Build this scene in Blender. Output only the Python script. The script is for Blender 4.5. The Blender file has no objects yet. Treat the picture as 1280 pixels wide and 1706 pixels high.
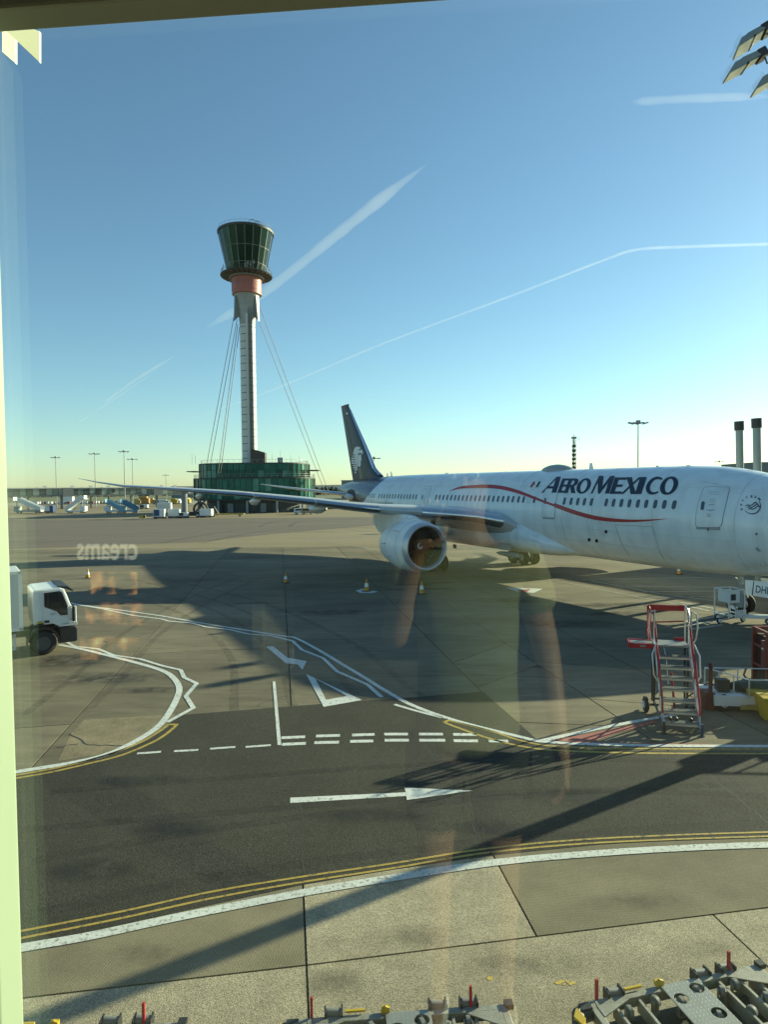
import bpy, bmesh, math, random
from mathutils import Vector, Matrix, Quaternion
random.seed(7)
S = bpy.context.scene
COL = S.collection
PI = math.pi

# ---------------------------------------------------------------- camera
FOC, EYE = 1100.0, 6.78
_p, _r = math.atan(39 / 1100.0), math.radians(0.6)
F_ = Vector((0, math.cos(_p), -math.sin(_p)))
_r0 = Vector((1, 0, 0)); _u0 = _r0.cross(F_)
R_ = math.cos(_r) * _r0 - math.sin(_r) * _u0
U_ = math.cos(_r) * _u0 + math.sin(_r) * _r0
CAM = Vector((0, 0, EYE))
cd = bpy.data.cameras.new('camera'); cam = bpy.data.objects.new('camera', cd); COL.objects.link(cam)
m3 = Matrix((R_, U_, -F_)).transposed()
cam.matrix_world = Matrix.Translation(CAM) @ m3.to_4x4()
cd.sensor_fit = 'VERTICAL'; cd.sensor_height = 36.0; cd.lens = 36.0 * FOC / 1706.0
cd.clip_start = 0.02; cd.clip_end = 60000
S.camera = cam

# ---------------------------------------------------------------- sky, sun, exposure
SUN_EL = math.radians(17.6); SUN_AZ = math.radians(58.4)          # azimuth clockwise from +Y
SUNV = Vector((math.sin(SUN_AZ) * math.cos(SUN_EL), math.cos(SUN_AZ) * math.cos(SUN_EL), math.sin(SUN_EL)))
W = bpy.data.worlds.new('World'); S.world = W; W.use_nodes = True
wn = W.node_tree.nodes; wl = W.node_tree.links
bg = wn['Background']
sky = wn.new('ShaderNodeTexSky'); sky.sky_type = 'NISHITA'; sky.sun_disc = False
sky.sun_elevation = SUN_EL; sky.sun_rotation = SUN_AZ
sky.altitude = 0; sky.air_density = 1.0; sky.dust_density = 0.3; sky.ozone_density = 3.0
wl.new(sky.outputs[0], bg.inputs[0]); bg.inputs[1].default_value = 0.081
sl = bpy.data.lights.new('sun', 'SUN'); sun = bpy.data.objects.new('sun', sl); COL.objects.link(sun)
sl.energy = 5.0; sl.angle = math.radians(0.55); sl.color = (1.0, 0.85, 0.62)
sun.rotation_euler = SUNV.to_track_quat('Z', 'Y').to_euler(); sun.location = (60, 40, 60)
S.view_settings.view_transform = 'Standard'; S.view_settings.look = 'None'
S.view_settings.exposure = 1.3; S.view_settings.gamma = 1.0; S.view_settings.use_curve_mapping = False
S.render.engine = 'CYCLES'
S.cycles.max_bounces = 8; S.cycles.transparent_max_bounces = 12
S.cycles.use_denoising = True

# ---------------------------------------------------------------- measuring helpers: a point of the photo as a ray into the place
def ray(x, y): return F_ * FOC + R_ * (x - 640) + U_ * (853 - y)
def G(x, y, z=0.0):
    d = ray(x, y); return CAM + d * ((z - EYE) / d.z)
def DY(x, y, Y):
    d = ray(x, y); return CAM + d * (Y / d.y)

# ---------------------------------------------------------------- materials
MATS = {}
def mat(name, col, rough=0.5, metal=0.0, noise=None, bump=None, spec=0.5, coat=0.0, col2=None, stretch=None, speck=None):
    """noise=(scale, amount): brightness mottling; bump=(scale, strength); speck=(scale, amount): fine grain"""
    if name in MATS: return MATS[name]
    m = bpy.data.materials.new(name); m.use_nodes = True
    n = m.node_tree.nodes; l = m.node_tree.links; b = n['Principled BSDF']
    b.inputs['Base Color'].default_value = (*col, 1); b.inputs['Roughness'].default_value = rough
    b.inputs['Metallic'].default_value = metal; b.inputs['Specular IOR Level'].default_value = spec
    b.inputs['Coat Weight'].default_value = coat
    tc = n.new('ShaderNodeTexCoord'); vec = tc.outputs['Object']
    if stretch:
        mp = n.new('ShaderNodeMapping'); mp.inputs['Scale'].default_value = stretch[:3]
        if len(stretch) > 3: mp.inputs['Rotation'].default_value = (0, 0, stretch[3])
        l.new(vec, mp.inputs['Vector']); svec = mp.outputs[0]
    else: svec = vec
    src = None
    if noise:
        t = n.new('ShaderNodeTexNoise'); t.inputs['Scale'].default_value = noise[0]; t.inputs['Detail'].default_value = 6
        t.inputs['Roughness'].default_value = 0.6
        l.new(svec, t.inputs['Vector'])
        mr = n.new('ShaderNodeMapRange'); mr.inputs[1].default_value = 0.3; mr.inputs[2].default_value = 0.7
        l.new(t.outputs['Fac'], mr.inputs[0])
        mx = n.new('ShaderNodeMix'); mx.data_type = 'RGBA'
        c2 = col2 if col2 else tuple(c * (1 - noise[1]) for c in col)
        mx.inputs[6].default_value = (*col, 1); mx.inputs[7].default_value = (*c2, 1)
        l.new(mr.outputs[0], mx.inputs[0]); src = mx.outputs[2]
        rr = n.new('ShaderNodeMapRange'); rr.inputs[3].default_value = max(0.02, rough - 0.06); rr.inputs[4].default_value = min(1, rough + 0.08)
        l.new(t.outputs['Fac'], rr.inputs[0]); l.new(rr.outputs[0], b.inputs['Roughness'])
    if speck:
        t2 = n.new('ShaderNodeTexVoronoi'); t2.inputs['Scale'].default_value = speck[0] * 2.0; t2.inputs['Randomness'].default_value = 1
        l.new(vec, t2.inputs['Vector'])
        sx = n.new('ShaderNodeSeparateColor'); l.new(t2.outputs['Color'], sx.inputs[0])
        m2 = n.new('ShaderNodeMapRange'); m2.inputs[1].default_value = 0.0; m2.inputs[2].default_value = 1.0
        m2.inputs[3].default_value = 1 - speck[1]; m2.inputs[4].default_value = 1 + speck[1]
        l.new(sx.outputs[0], m2.inputs[0])
        mu = n.new('ShaderNodeMix'); mu.data_type = 'RGBA'; mu.blend_type = 'MULTIPLY'; mu.inputs[0].default_value = 1
        if src: l.new(src, mu.inputs[6])
        else: mu.inputs[6].default_value = (*col, 1)
        l.new(m2.outputs[0], mu.inputs[7]); src = mu.outputs[2]
    if src: l.new(src, b.inputs['Base Color'])
    if bump:
        t3 = n.new('ShaderNodeTexNoise'); t3.inputs['Scale'].default_value = bump[0]; t3.inputs['Detail'].default_value = 5
        l.new(svec, t3.inputs['Vector'])
        bp = n.new('ShaderNodeBump'); bp.inputs['Strength'].default_value = bump[1]; bp.inputs['Distance'].default_value = 0.02
        l.new(t3.outputs['Fac'], bp.inputs['Height']); l.new(bp.outputs[0], b.inputs['Normal'])
    MATS[name] = m
    return m

def worn(name, col, under, scale=3.0, cover=0.62):
    """road paint worn through to the surface below"""
    if name in MATS: return MATS[name]
    m = mat(name, col, 0.75)
    n = m.node_tree.nodes; l = m.node_tree.links; b = n['Principled BSDF']
    tc = n.new('ShaderNodeTexCoord')
    t = n.new('ShaderNodeTexNoise'); t.inputs['Scale'].default_value = scale; t.inputs['Detail'].default_value = 9; t.inputs['Roughness'].default_value = 0.75
    l.new(tc.outputs['Object'], t.inputs['Vector'])
    r = n.new('ShaderNodeMapRange'); r.inputs[1].default_value = cover - 0.05; r.inputs[2].default_value = cover + 0.05
    l.new(t.outputs['Fac'], r.inputs[0])
    t2 = n.new('ShaderNodeTexNoise'); t2.inputs['Scale'].default_value = 0.8; t2.inputs['Detail'].default_value = 4
    l.new(tc.outputs['Object'], t2.inputs['Vector'])
    m0 = n.new('ShaderNodeMix'); m0.data_type = 'RGBA'; m0.inputs[6].default_value = (*col, 1); m0.inputs[7].default_value = (*[c * 0.62 for c in col], 1)
    l.new(t2.outputs['Fac'], m0.inputs[0])
    mx = n.new('ShaderNodeMix'); mx.data_type = 'RGBA'; mx.inputs[7].default_value = (*under, 1)
    l.new(m0.outputs[2], mx.inputs[6]); l.new(r.outputs[0], mx.inputs[0]); l.new(mx.outputs[2], b.inputs['Base Color'])
    return m

def glassy(name, col, rough=0.04, noise=None, spec=0.9):
    return mat(name, col, rough, 0.0, noise=noise, spec=spec)

# ---------------------------------------------------------------- mesh building
class MB:
    def __init__(s): s.v = []; s.f = []; s.mi = []
    def add(s, vs, fs, mi=0):
        o = len(s.v); s.v += [tuple(p) for p in vs]; s.f += [tuple(i + o for i in f) for f in fs]; s.mi += [mi] * len(fs); return s
    def box(s, c, d, rot=None, mi=0):
        x, y, z = (k / 2 for k in d); c = Vector(c)
        P = [Vector(p) for p in ((-x, -y, -z), (x, -y, -z), (x, y, -z), (-x, y, -z), (-x, -y, z), (x, -y, z), (x, y, z), (-x, y, z))]
        if rot is not None: P = [rot @ p for p in P]
        return s.add([p + c for p in P], [(3, 2, 1, 0), (4, 5, 6, 7), (0, 1, 5, 4), (1, 2, 6, 5), (2, 3, 7, 6), (3, 0, 4, 7)], mi)
    def hexa(s, b4, t4, mi=0):
        return s.add(list(b4) + list(t4), [(3, 2, 1, 0), (4, 5, 6, 7), (0, 1, 5, 4), (1, 2, 6, 5), (2, 3, 7, 6), (3, 0, 4, 7)], mi)
    def bar(s, a, b, w, h=None, mi=0):
        a, b = Vector(a), Vector(b); h = h or w; d = (b - a)
        q = d.to_track_quat('Z', 'Y').to_matrix()
        return s.box((a + b) / 2, (w, h, d.length), q, mi)
    def cyl(s, a, b, r, r2=None, n=12, cap=True, mi=0):
        a, b = Vector(a), Vector(b); r2 = r if r2 is None else r2
        q = (b - a).to_track_quat('Z', 'Y').to_matrix(); u, v = q.col[0], q.col[1]
        P = [a + (u * math.cos(2 * PI * i / n) + v * math.sin(2 * PI * i / n)) * r for i in range(n)] + \
            [b + (u * math.cos(2 * PI * i / n) + v * math.sin(2 * PI * i / n)) * r2 for i in range(n)]
        F = [(i, (i + 1) % n, n + (i + 1) % n, n + i) for i in range(n)]
        if cap: F += [tuple(range(n - 1, -1, -1)), tuple(range(n, 2 * n))]
        return s.add(P, F, mi)
    def tube(s, path, r, n=6, closed=False, mi=0):
        path = [Vector(p) for p in path]; N = len(path); rings = []
        up = None
        for i, p in enumerate(path):
            a = path[i - 1] if (i or closed) else p; b = path[(i + 1) % N] if (i < N - 1 or closed) else p
            t = (b - a).normalized()
            if up is None: up = t.orthogonal().normalized()
            up = (up - t * up.dot(t)).normalized(); w = t.cross(up)
            rr = r[i] if isinstance(r, (list, tuple)) else r
            rings.append([p + (up * math.cos(2 * PI * k / n) + w * math.sin(2 * PI * k / n)) * rr for k in range(n)])
        return s.loft(rings, closed_path=closed, mi=mi)
    def loft(s, rings, cap0=True, cap1=True, closed_path=False, mi=0):
        n = len(rings[0]); V = [p for r in rings for p in r]; Fc = []
        N = len(rings); M_ = N if closed_path else N - 1
        for j in range(M_):
            k = (j + 1) % N
            for i in range(n):
                Fc.append((j * n + i, j * n + (i + 1) % n, k * n + (i + 1) % n, k * n + i))
        if not closed_path:
            if cap0: Fc.append(tuple(range(n - 1, -1, -1)))
            if cap1: Fc.append(tuple((N - 1) * n + i for i in range(n)))
        return s.add(V, Fc, mi)
    def prism(s, poly, h0, h1, fn=None, mi=0):
        """polygon in 2D extruded between h0 and h1; fn maps (a,b,h) to a point"""
        fn = fn or (lambda a, b, h: (a, b, h)); n = len(poly)
        V = [fn(a, b, h0) for a, b in poly] + [fn(a, b, h1) for a, b in poly]
        return s.add(V, [tuple(range(n - 1, -1, -1)), tuple(range(n, 2 * n))] + [(i, (i + 1) % n, n + (i + 1) % n, n + i) for i in range(n)], mi)
    def rev(s, prof, origin, axis, n=32, mi=0, closed=False):
        """revolve profile [(along, radius)]"""
        o = Vector(origin); ax = Vector(axis).normalized(); u = ax.orthogonal().normalized(); v = ax.cross(u)
        return s.loft([[o + ax * a + (u * math.cos(2 * PI * i / n) + v * math.sin(2 * PI * i / n)) * r for i in range(n)] for a, r in prof], closed, closed, mi=mi)
    def mesh(s, name, mats, smooth=False, recalc=True):
        me = bpy.data.meshes.new(name); me.from_pydata(s.v, [], s.f)
        mats = mats if isinstance(mats, (list, tuple)) else [mats]
        for m in mats: me.materials.append(m)
        if len(mats) > 1: me.polygons.foreach_set('material_index', s.mi)
        if recalc:
            bm = bmesh.new(); bm.from_mesh(me); bmesh.ops.recalc_face_normals(bm, faces=bm.faces); bm.to_mesh(me); bm.free()
        if smooth:
            me.polygons.foreach_set('use_smooth', [True] * len(me.polygons))
            try: me.set_sharp_from_angle(angle=math.radians(smooth if smooth is not True else 40))
            except Exception: pass
        return me
    def build(s, name, mats, parent=None, smooth=False, recalc=True, bevel=0):
        o = bpy.data.objects.new(name, s.mesh(name, mats, smooth, recalc)); COL.objects.link(o)
        if parent is not None: o.parent = parent
        if bevel:
            md = o.modifiers.new('edge', 'BEVEL'); md.width = bevel; md.segments = 2; md.limit_method = 'ANGLE'; md.angle_limit = math.radians(40)
        return o

def tag(o, label=None, cat=None, group=None, kind=None):
    if label: o['label'] = label
    if cat: o['category'] = cat
    if group: o['group'] = group
    if kind: o['kind'] = kind
    return o
def thing(name, label, cat, loc=(0, 0, 0), rz=0.0, group=None):
    o = bpy.data.objects.new(name, None); COL.objects.link(o); o.empty_display_size = 0.3
    o.location = loc; o.rotation_euler = (0, 0, rz); return tag(o, label, cat, group)
def inst(name, me, parent, M=None):
    o = bpy.data.objects.new(name, me); COL.objects.link(o); o.parent = parent
    if M is not None: o.matrix_local = M
    return o
def dup(root, loc, rz, label=None, group=None, scale=None):
    def cp(o, par):
        c = o.copy(); COL.objects.link(c)
        if par is not None:
            c.parent = par; c.matrix_parent_inverse = o.matrix_parent_inverse.copy()
        for ch in o.children: cp(ch, c)
        return c
    r = cp(root, None); r.location = loc; r.rotation_euler = (0, 0, rz)
    if label: r['label'] = label
    if group: r['group'] = group
    if scale: r.scale = scale
    return r

def text_bm(body, bold=0.0, shear=0.0, space=1.0):
    """flat lettering as a bmesh, scaled to the unit box"""
    cu = bpy.data.curves.new('lettering', 'FONT'); cu.body = body; cu.offset = bold; cu.shear = shear; cu.space_character = space
    cu.resolution_u = 4
    o = bpy.data.objects.new('lettering', cu); COL.objects.link(o)
    dg = bpy.context.evaluated_depsgraph_get(); me = bpy.data.meshes.new_from_object(o.evaluated_get(dg))
    bpy.data.objects.remove(o); bpy.data.curves.remove(cu)
    bm = bmesh.new(); bm.from_mesh(me); bpy.data.meshes.remove(me)
    xs = [v.co.x for v in bm.verts]; ys = [v.co.y for v in bm.verts]
    x0, x1, y0, y1 = min(xs), max(xs), min(ys), max(ys)
    for v in bm.verts: v.co = ((v.co.x - x0) / (x1 - x0), (v.co.y - y0) / (y1 - y0), 0)
    return bm
def cut_bm(bm, nx, ny):
    for axis, k in ((0, nx), (1, ny)):
        for i in range(1, k):
            co = Vector((0, 0, 0)); no = Vector((0, 0, 0)); co[axis] = i / k; no[axis] = 1
            bmesh.ops.bisect_plane(bm, geom=bm.verts[:] + bm.edges[:] + bm.faces[:], plane_co=co, plane_no=no)
    return bm
def bm_build(bm, name, m, parent, fn):
    for v in bm.verts: v.co = fn(v.co.x, v.co.y)
    me = bpy.data.meshes.new(name); bm.to_mesh(me); bm.free(); me.materials.append(m)
    o = bpy.data.objects.new(name, me); COL.objects.link(o)
    if parent is not None: o.parent = parent
    return o
def poly_bm(pts, cell):
    """flat polygon cut into cells no larger than cell, in its own 2D units"""
    bm = bmesh.new(); vs = [bm.verts.new((a, b, 0)) for a, b in pts]; f = bm.faces.new(vs)
    if f.normal.z < 0: bmesh.ops.reverse_faces(bm, faces=[f])
    x0, x1 = min(p[0] for p in pts), max(p[0] for p in pts); y0, y1 = min(p[1] for p in pts), max(p[1] for p in pts)
    for axis, a, b in ((0, x0, x1), (1, y0, y1)):
        k = int((b - a) / cell)
        for i in range(1, k + 1):
            co = Vector((0, 0, 0)); no = Vector((0, 0, 0)); co[axis] = a + (b - a) * i / (k + 1); no[axis] = 1
            bmesh.ops.bisect_plane(bm, geom=bm.verts[:] + bm.edges[:] + bm.faces[:], plane_co=co, plane_no=no)
    return bm
def spline(pts, n=8):
    """Catmull-Rom through the points"""
    P = [Vector((*p, 0)) if len(p) == 2 else Vector(p) for p in pts]; out = []
    for i in range(len(P) - 1):
        p0, p1, p2, p3 = P[max(i - 1, 0)], P[i], P[i + 1], P[min(i + 2, len(P) - 1)]
        for k in range(n):
            t = k / n
            out.append(0.5 * ((2 * p1) + (p2 - p0) * t + (2 * p0 - 5 * p1 + 4 * p2 - p3) * t * t + (3 * p1 - p0 - 3 * p2 + p3) * t ** 3))
    out.append(P[-1]); return out
def interp(tab, x):
    if x <= tab[0][0]: return tab[0][1:]
    for a, b in zip(tab, tab[1:]):
        if x <= b[0]:
            t = (x - a[0]) / (b[0] - a[0]); return tuple(p + (q - p) * t for p, q in zip(a[1:], b[1:]))
    return tab[-1][1:]
def smooth_tab(tab, step):
    """denser table by Catmull-Rom"""
    xs = []; x = tab[0][0]
    out = []
    for i in range(len(tab) - 1):
        p0, p1, p2, p3 = tab[max(i - 1, 0)], tab[i], tab[i + 1], tab[min(i + 2, len(tab) - 1)]
        k = max(1, int((p2[0] - p1[0]) / step))
        for j in range(k):
            t = j / k; row = [p1[0] + (p2[0] - p1[0]) * t]
            for c in range(1, len(p1)):
                h = p2[0] - p1[0]
                m1 = (p2[c] - p0[c]) / (p2[0] - p0[0]) * h; m2 = (p3[c] - p1[c]) / (p3[0] - p1[0]) * h
                row.append((2 * t ** 3 - 3 * t * t + 1) * p1[c] + (t ** 3 - 2 * t * t + t) * m1 + (-2 * t ** 3 + 3 * t * t) * p2[c] + (t ** 3 - t * t) * m2)
            out.append(tuple(row))
    out.append(tab[-1]); return out
# ================================================================ GROUND
def slab_mat(name, col, col2, nscale, speck, bumpv, rand=0.10, brushed=None, stretch=None):
    m = mat(name, col, 0.88, noise=(nscale, 0.3), col2=col2, speck=speck, bump=bumpv, spec=0.25, stretch=stretch)
    n = m.node_tree.nodes; l = m.node_tree.links; b = n['Principled BSDF']
    src = b.inputs['Base Color'].links[0].from_socket
    oi = n.new('ShaderNodeObjectInfo'); mr = n.new('ShaderNodeMapRange'); mr.inputs[3].default_value = 1 - rand; mr.inputs[4].default_value = 1 + rand
    l.new(oi.outputs['Random'], mr.inputs[0])
    # broad stains and soot
    tc = n.new('ShaderNodeTexCoord'); t = n.new('ShaderNodeTexNoise'); t.inputs['Scale'].default_value = 0.16; t.inputs['Detail'].default_value = 7; t.inputs['Roughness'].default_value = 0.62
    mp = n.new('ShaderNodeMapping'); mp.inputs['Rotation'].default_value = (0, 0, math.radians(20)); mp.inputs['Scale'].default_value = (0.7, 1.6, 1)
    l.new(tc.outputs['Object'], mp.inputs[0]); l.new(mp.outputs[0], t.inputs['Vector'])
    m2 = n.new('ShaderNodeMapRange'); m2.inputs[1].default_value = 0.36; m2.inputs[2].default_value = 0.66; m2.inputs[3].default_value = 0.66; m2.inputs[4].default_value = 1.08
    l.new(t.outputs['Fac'], m2.inputs[0])
    ma = n.new('ShaderNodeMath'); ma.operation = 'MULTIPLY'; l.new(mr.outputs[0], ma.inputs[0]); l.new(m2.outputs[0], ma.inputs[1])
    mu = n.new('ShaderNodeMix'); mu.data_type = 'RGBA'; mu.blend_type = 'MULTIPLY'; mu.inputs[0].default_value = 1
    l.new(src, mu.inputs[6]); l.new(ma.outputs[0], mu.inputs[7]); last = mu.outputs[2]
    if brushed is not None:
        mp2 = n.new('ShaderNodeMapping'); mp2.inputs['Rotation'].default_value = (0, 0, brushed)
        l.new(tc.outputs['Object'], mp2.inputs[0])
        wv = n.new('ShaderNodeTexWave'); wv.inputs['Scale'].default_value = 7.5; wv.inputs['Distortion'].default_value = 1.6; wv.inputs['Detail'].default_value = 3
        wv.inputs['Detail Scale'].default_value = 0.8
        l.new(mp2.outputs[0], wv.inputs['Vector'])
        m5 = n.new('ShaderNodeMapRange'); m5.inputs[3].default_value = 0.80; m5.inputs[4].default_value = 1.1; l.new(wv.outputs['Fac'], m5.inputs[0])
        mu2 = n.new('ShaderNodeMix'); mu2.data_type = 'RGBA'; mu2.blend_type = 'MULTIPLY'; mu2.inputs[0].default_value = 1
        l.new(last, mu2.inputs[6]); l.new(m5.outputs[0], mu2.inputs[7]); last = mu2.outputs[2]
    l.new(last, b.inputs['Base Color'])
    return m
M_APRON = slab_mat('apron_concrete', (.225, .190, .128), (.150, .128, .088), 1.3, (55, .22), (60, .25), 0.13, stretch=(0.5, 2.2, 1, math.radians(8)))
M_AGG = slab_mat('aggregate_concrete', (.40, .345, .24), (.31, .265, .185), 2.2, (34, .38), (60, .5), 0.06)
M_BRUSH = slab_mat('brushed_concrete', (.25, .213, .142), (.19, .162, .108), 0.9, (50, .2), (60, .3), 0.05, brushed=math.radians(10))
M_BRUSH2 = slab_mat('brushed_concrete_across', (.25, .213, .142), (.19, .162, .108), 0.9, (50, .2), (60, .3), 0.05, brushed=math.radians(97))
M_ASPH = mat('asphalt', (.046, .043, .035), 0.9, noise=(0.35, 0.35), speck=(30, .62), bump=(45, .8), spec=0.25)
M_ASPHP = mat('asphalt_patch', (.055, .052, .043), 0.9, noise=(0.9, 0.35), speck=(42, .5), bump=(45, .8), spec=0.25)
M_JOINT = mat('joint_sealant', (.035, .033, .028), 0.8, noise=(2, .4))
M_FAR = mat('far_apron_concrete', (.275, .220, .138), 0.85, noise=(0.09, 0.3), col2=(.205, .165, .105), speck=(6, .12), spec=0.25, stretch=(0.25, 1.3, 1, math.radians(4)))
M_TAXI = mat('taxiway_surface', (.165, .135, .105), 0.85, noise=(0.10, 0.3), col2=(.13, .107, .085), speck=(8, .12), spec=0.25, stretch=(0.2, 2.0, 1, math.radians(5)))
M_GRASS = mat('dry_grass_field', (.16, .155, .075), 0.95, noise=(0.03, 0.4), col2=(.11, .12, .055))

def sheet(name, pts, z, m, kind='structure', thick=None, label=None):
    b = MB()
    if thick: b.prism([(p[0], p[1]) for p in pts], z - thick, z)
    else: b.add([(p[0], p[1], z) for p in pts], [tuple(range(len(pts)))])
    o = b.build(name, m); tag(o, kind=kind, label=label)
    if not thick:
        me = o.data
        if me.polygons[0].normal.z < 0: me.flip_normals()
    return o
ground = sheet('ground', [(-14000, -400), (14000, -400), (14000, 16000), (-14000, 16000)], -0.06, M_GRASS)
apron = sheet('apron', [(-150, -30), (190, -30), (190, 78), (-150, 78)], -0.022, M_JOINT)
far_apron = sheet('far_apron', [(-420, 78), (520, 78), (520, 330), (-420, 330)], -0.006, M_FAR)
service_yard = sheet('service_yard', [(-420, 330), (520, 330), (520, 440), (-420, 440)], -0.010, mat('yard_concrete', (.30, .27, .19), .9, noise=(.05, .3)))
# a darker taxi lane crossing between the stand and the tower
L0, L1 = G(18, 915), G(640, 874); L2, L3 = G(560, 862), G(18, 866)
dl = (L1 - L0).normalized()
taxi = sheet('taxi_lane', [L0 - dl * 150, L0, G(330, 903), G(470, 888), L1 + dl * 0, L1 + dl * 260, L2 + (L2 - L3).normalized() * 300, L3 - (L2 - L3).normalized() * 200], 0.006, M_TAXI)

# ---- the stand: concrete bays cut along the joints one sees
def side(a, b, p): return (b[0] - a[0]) * (p[1] - a[1]) - (b[1] - a[1]) * (p[0] - a[0])
def split(poly, a, b):
    Lp, Rp = [], []
    n = len(poly)
    for i in range(n):
        p, q = poly[i], poly[(i + 1) % n]; sp, sq = side(a, b, p), side(a, b, q)
        (Lp if sp >= 0 else Rp).append(p)
        if (sp >= 0) != (sq >= 0):
            t = sp / (sp - sq); x = (p[0] + (q[0] - p[0]) * t, p[1] + (q[1] - p[1]) * t); Lp.append(x); Rp.append(x)
    return Lp, Rp
def area(p): return abs(sum(p[i][0] * p[(i + 1) % len(p)][1] - p[(i + 1) % len(p)][0] * p[i][1] for i in range(len(p)))) / 2
def cen(p): return (sum(q[0] for q in p) / len(p), sum(q[1] for q in p) / len(p))
def g2(x, y): p = G(x, y); return (p.x, p.y)
def cut(polys, a, b, sel=None):
    out = []
    for p in polys:
        if sel and not sel(cen(p)): out.append(p); continue
        for q in split(p, a, b):
            if len(q) > 2 and area(q) > 0.15: out.append(q)
    return out
def inset(poly, d):
    n = len(poly)
    A = sum(poly[i][0] * poly[(i + 1) % n][1] - poly[(i + 1) % n][0] * poly[i][1] for i in range(n))
    if A < 0: poly = poly[::-1]
    lines = []
    for i in range(n):
        p, q = Vector(poly[i]), Vector(poly[(i + 1) % n]); e = q - p
        if e.length < 1e-4: continue
        e.normalize(); nn = Vector((-e.y, e.x)); lines.append((p + nn * d, e))
    out = []
    for i in range(len(lines)):
        p, e = lines[i - 1]; q, f = lines[i]; den = e.x * f.y - e.y * f.x
        if abs(den) < 1e-4: out.append(tuple(q)); continue
        t = ((q.x - p.x) * f.y - (q.y - p.y) * f.x) / den; out.append(tuple(p + e * t))
    return out
# slabs behind the road
NEAR = [(-60, 15.0), (60, 15.0), (60, 78), (-60, 78)]
polys = [NEAR]
J1 = (g2(40, 1292), g2(372, 925)); J2 = (g2(485, 1175), g2(471, 915)); J3 = (g2(755, 1105), g2(640, 990)); J4 = (g2(1105, 1245), g2(942, 1137))
J5 = (g2(1280, 1225), g2(1195, 1182))
EDGE = (g2(300, 1192), g2(805, 1153))
polys = cut(polys, *J1)
right1 = lambda c: side(J1[0], J1[1], c) < 0
polys = cut(polys, *J2, sel=right1)
right2 = lambda c: right1(c) and side(J2[0], J2[1], c) < 0
polys = cut(polys, *J3, sel=right2)
right3 = lambda c: right2(c) and side(J3[0], J3[1], c) < 0
polys = cut(polys, *J4, sel=right3)
right4 = lambda c: right3(c) and side(J4[0], J4[1], c) < 0
polys = cut(polys, *J5, sel=right4)
strip = lambda lo, hi: (lambda c: lo(c) and not hi(c))
none = lambda c: False
def cross(sel, pxs, slope=(505, -39)):
    global polys
    for (x, y) in pxs: polys = cut(polys, g2(x, y), g2(x + slope[0] * 0.2, y + slope[1] * 0.2), sel=sel)
cross(lambda c: not right1(c), [(100, 1040), (60, 985), (80, 945), (100, 925)])
cross(lambda c: not right1(c), [(250, 1196)])
cross(strip(right1, right2), [(330, 1085), (380, 1030), (400, 985), (420, 950), (440, 930)], (505, -25))
cross(strip(right2, right3), [(600, 1128), (560, 1065), (540, 1020), (520, 975), (540, 945), (560, 925)], (505, -10))
cross(strip(right3, right4), [(860, 1203), (900, 1128), (760, 1107), (800, 1060), (760, 1018), (800, 985), (860, 950), (900, 930)], (505, 20))
polys = cut(polys, g2(640, 1146), g2(917, 1046), sel=lambda c: strip(right3, right4)(c) and c[1] < 32)
polys = cut(polys, g2(850, 1125), g2(1020, 1062), sel=lambda c: strip(right3, right4)(c) and c[1] < 36)
cross(strip(right4, none), [(1180, 1180), (1120, 1120), (1050, 1050), (1000, 1010), (1100, 980), (1100, 955)], (505, 40))
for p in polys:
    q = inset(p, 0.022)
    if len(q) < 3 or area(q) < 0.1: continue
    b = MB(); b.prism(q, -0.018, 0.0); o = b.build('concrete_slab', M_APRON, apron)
# slabs in front of the road
polys = [[(-30, -6), (30, -6), (30, 15.0), (-30, 15.0)]]
K1 = (g2(515, 1706), g2(505, 1475)); K2 = [g2(35, 1663), g2(510, 1608), g2(895, 1560), g2(1280, 1512)]; K3 = (g2(895, 1560), g2(825, 1430)); K4 = (g2(1280, 1610), g2(1190, 1525))
polys = cut(polys, *K1)
rk1 = lambda c: side(K1[0], K1[1], c) < 0
polys = cut(polys, K2[0], K2[1], sel=lambda c: not rk1(c))
polys = cut(polys, K2[1], K2[2], sel=rk1)
up = lambda c: c[1] > 8.9 + c[0] * 0.02
polys = cut(polys, *K3, sel=lambda c: rk1(c) and side(K2[1], K2[2], c) > 0)
polys = cut(polys, *K4, sel=lambda c: rk1(c) and side(K2[1], K2[2], c) < 0)
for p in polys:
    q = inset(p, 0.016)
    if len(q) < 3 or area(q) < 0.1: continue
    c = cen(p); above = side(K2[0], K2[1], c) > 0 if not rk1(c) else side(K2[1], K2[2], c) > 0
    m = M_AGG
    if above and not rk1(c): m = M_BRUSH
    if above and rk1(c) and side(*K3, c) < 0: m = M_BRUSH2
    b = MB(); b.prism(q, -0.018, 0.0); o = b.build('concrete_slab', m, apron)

# ---- the asphalt service road
curve = [G(*p) for p in ((20, 1294), (100, 1278), (180, 1258), (235, 1236), (272, 1214), (296, 1193), (300, 1191.5))]
top = [G(*p) for p in ((420, 1182), (560, 1171), (700, 1161), (805, 1152.5))]
rgt = [G(*p) for p in ((855, 1196), (908, 1244), (1000, 1250), (1150, 1252), (1300, 1253))]
bot = [G(*p) for p in ((1300, 1395), (1150, 1398), (1000, 1407), (830, 1424), (640, 1451), (500, 1475), (350, 1508), (200, 1541), (20, 1578))]
lf = curve[0] - curve[1]; rb = rgt[-1] - rgt[-2]
road = sheet('service_road', [curve[0] + lf * 12] + curve + top + rgt + [rgt[-1] + rb * 12, bot[0] + (bot[0] - bot[1]) * 12] + bot + [bot[-1] + (bot[-1] - bot[-2]) * 12], 0.006, M_ASPH)
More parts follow.
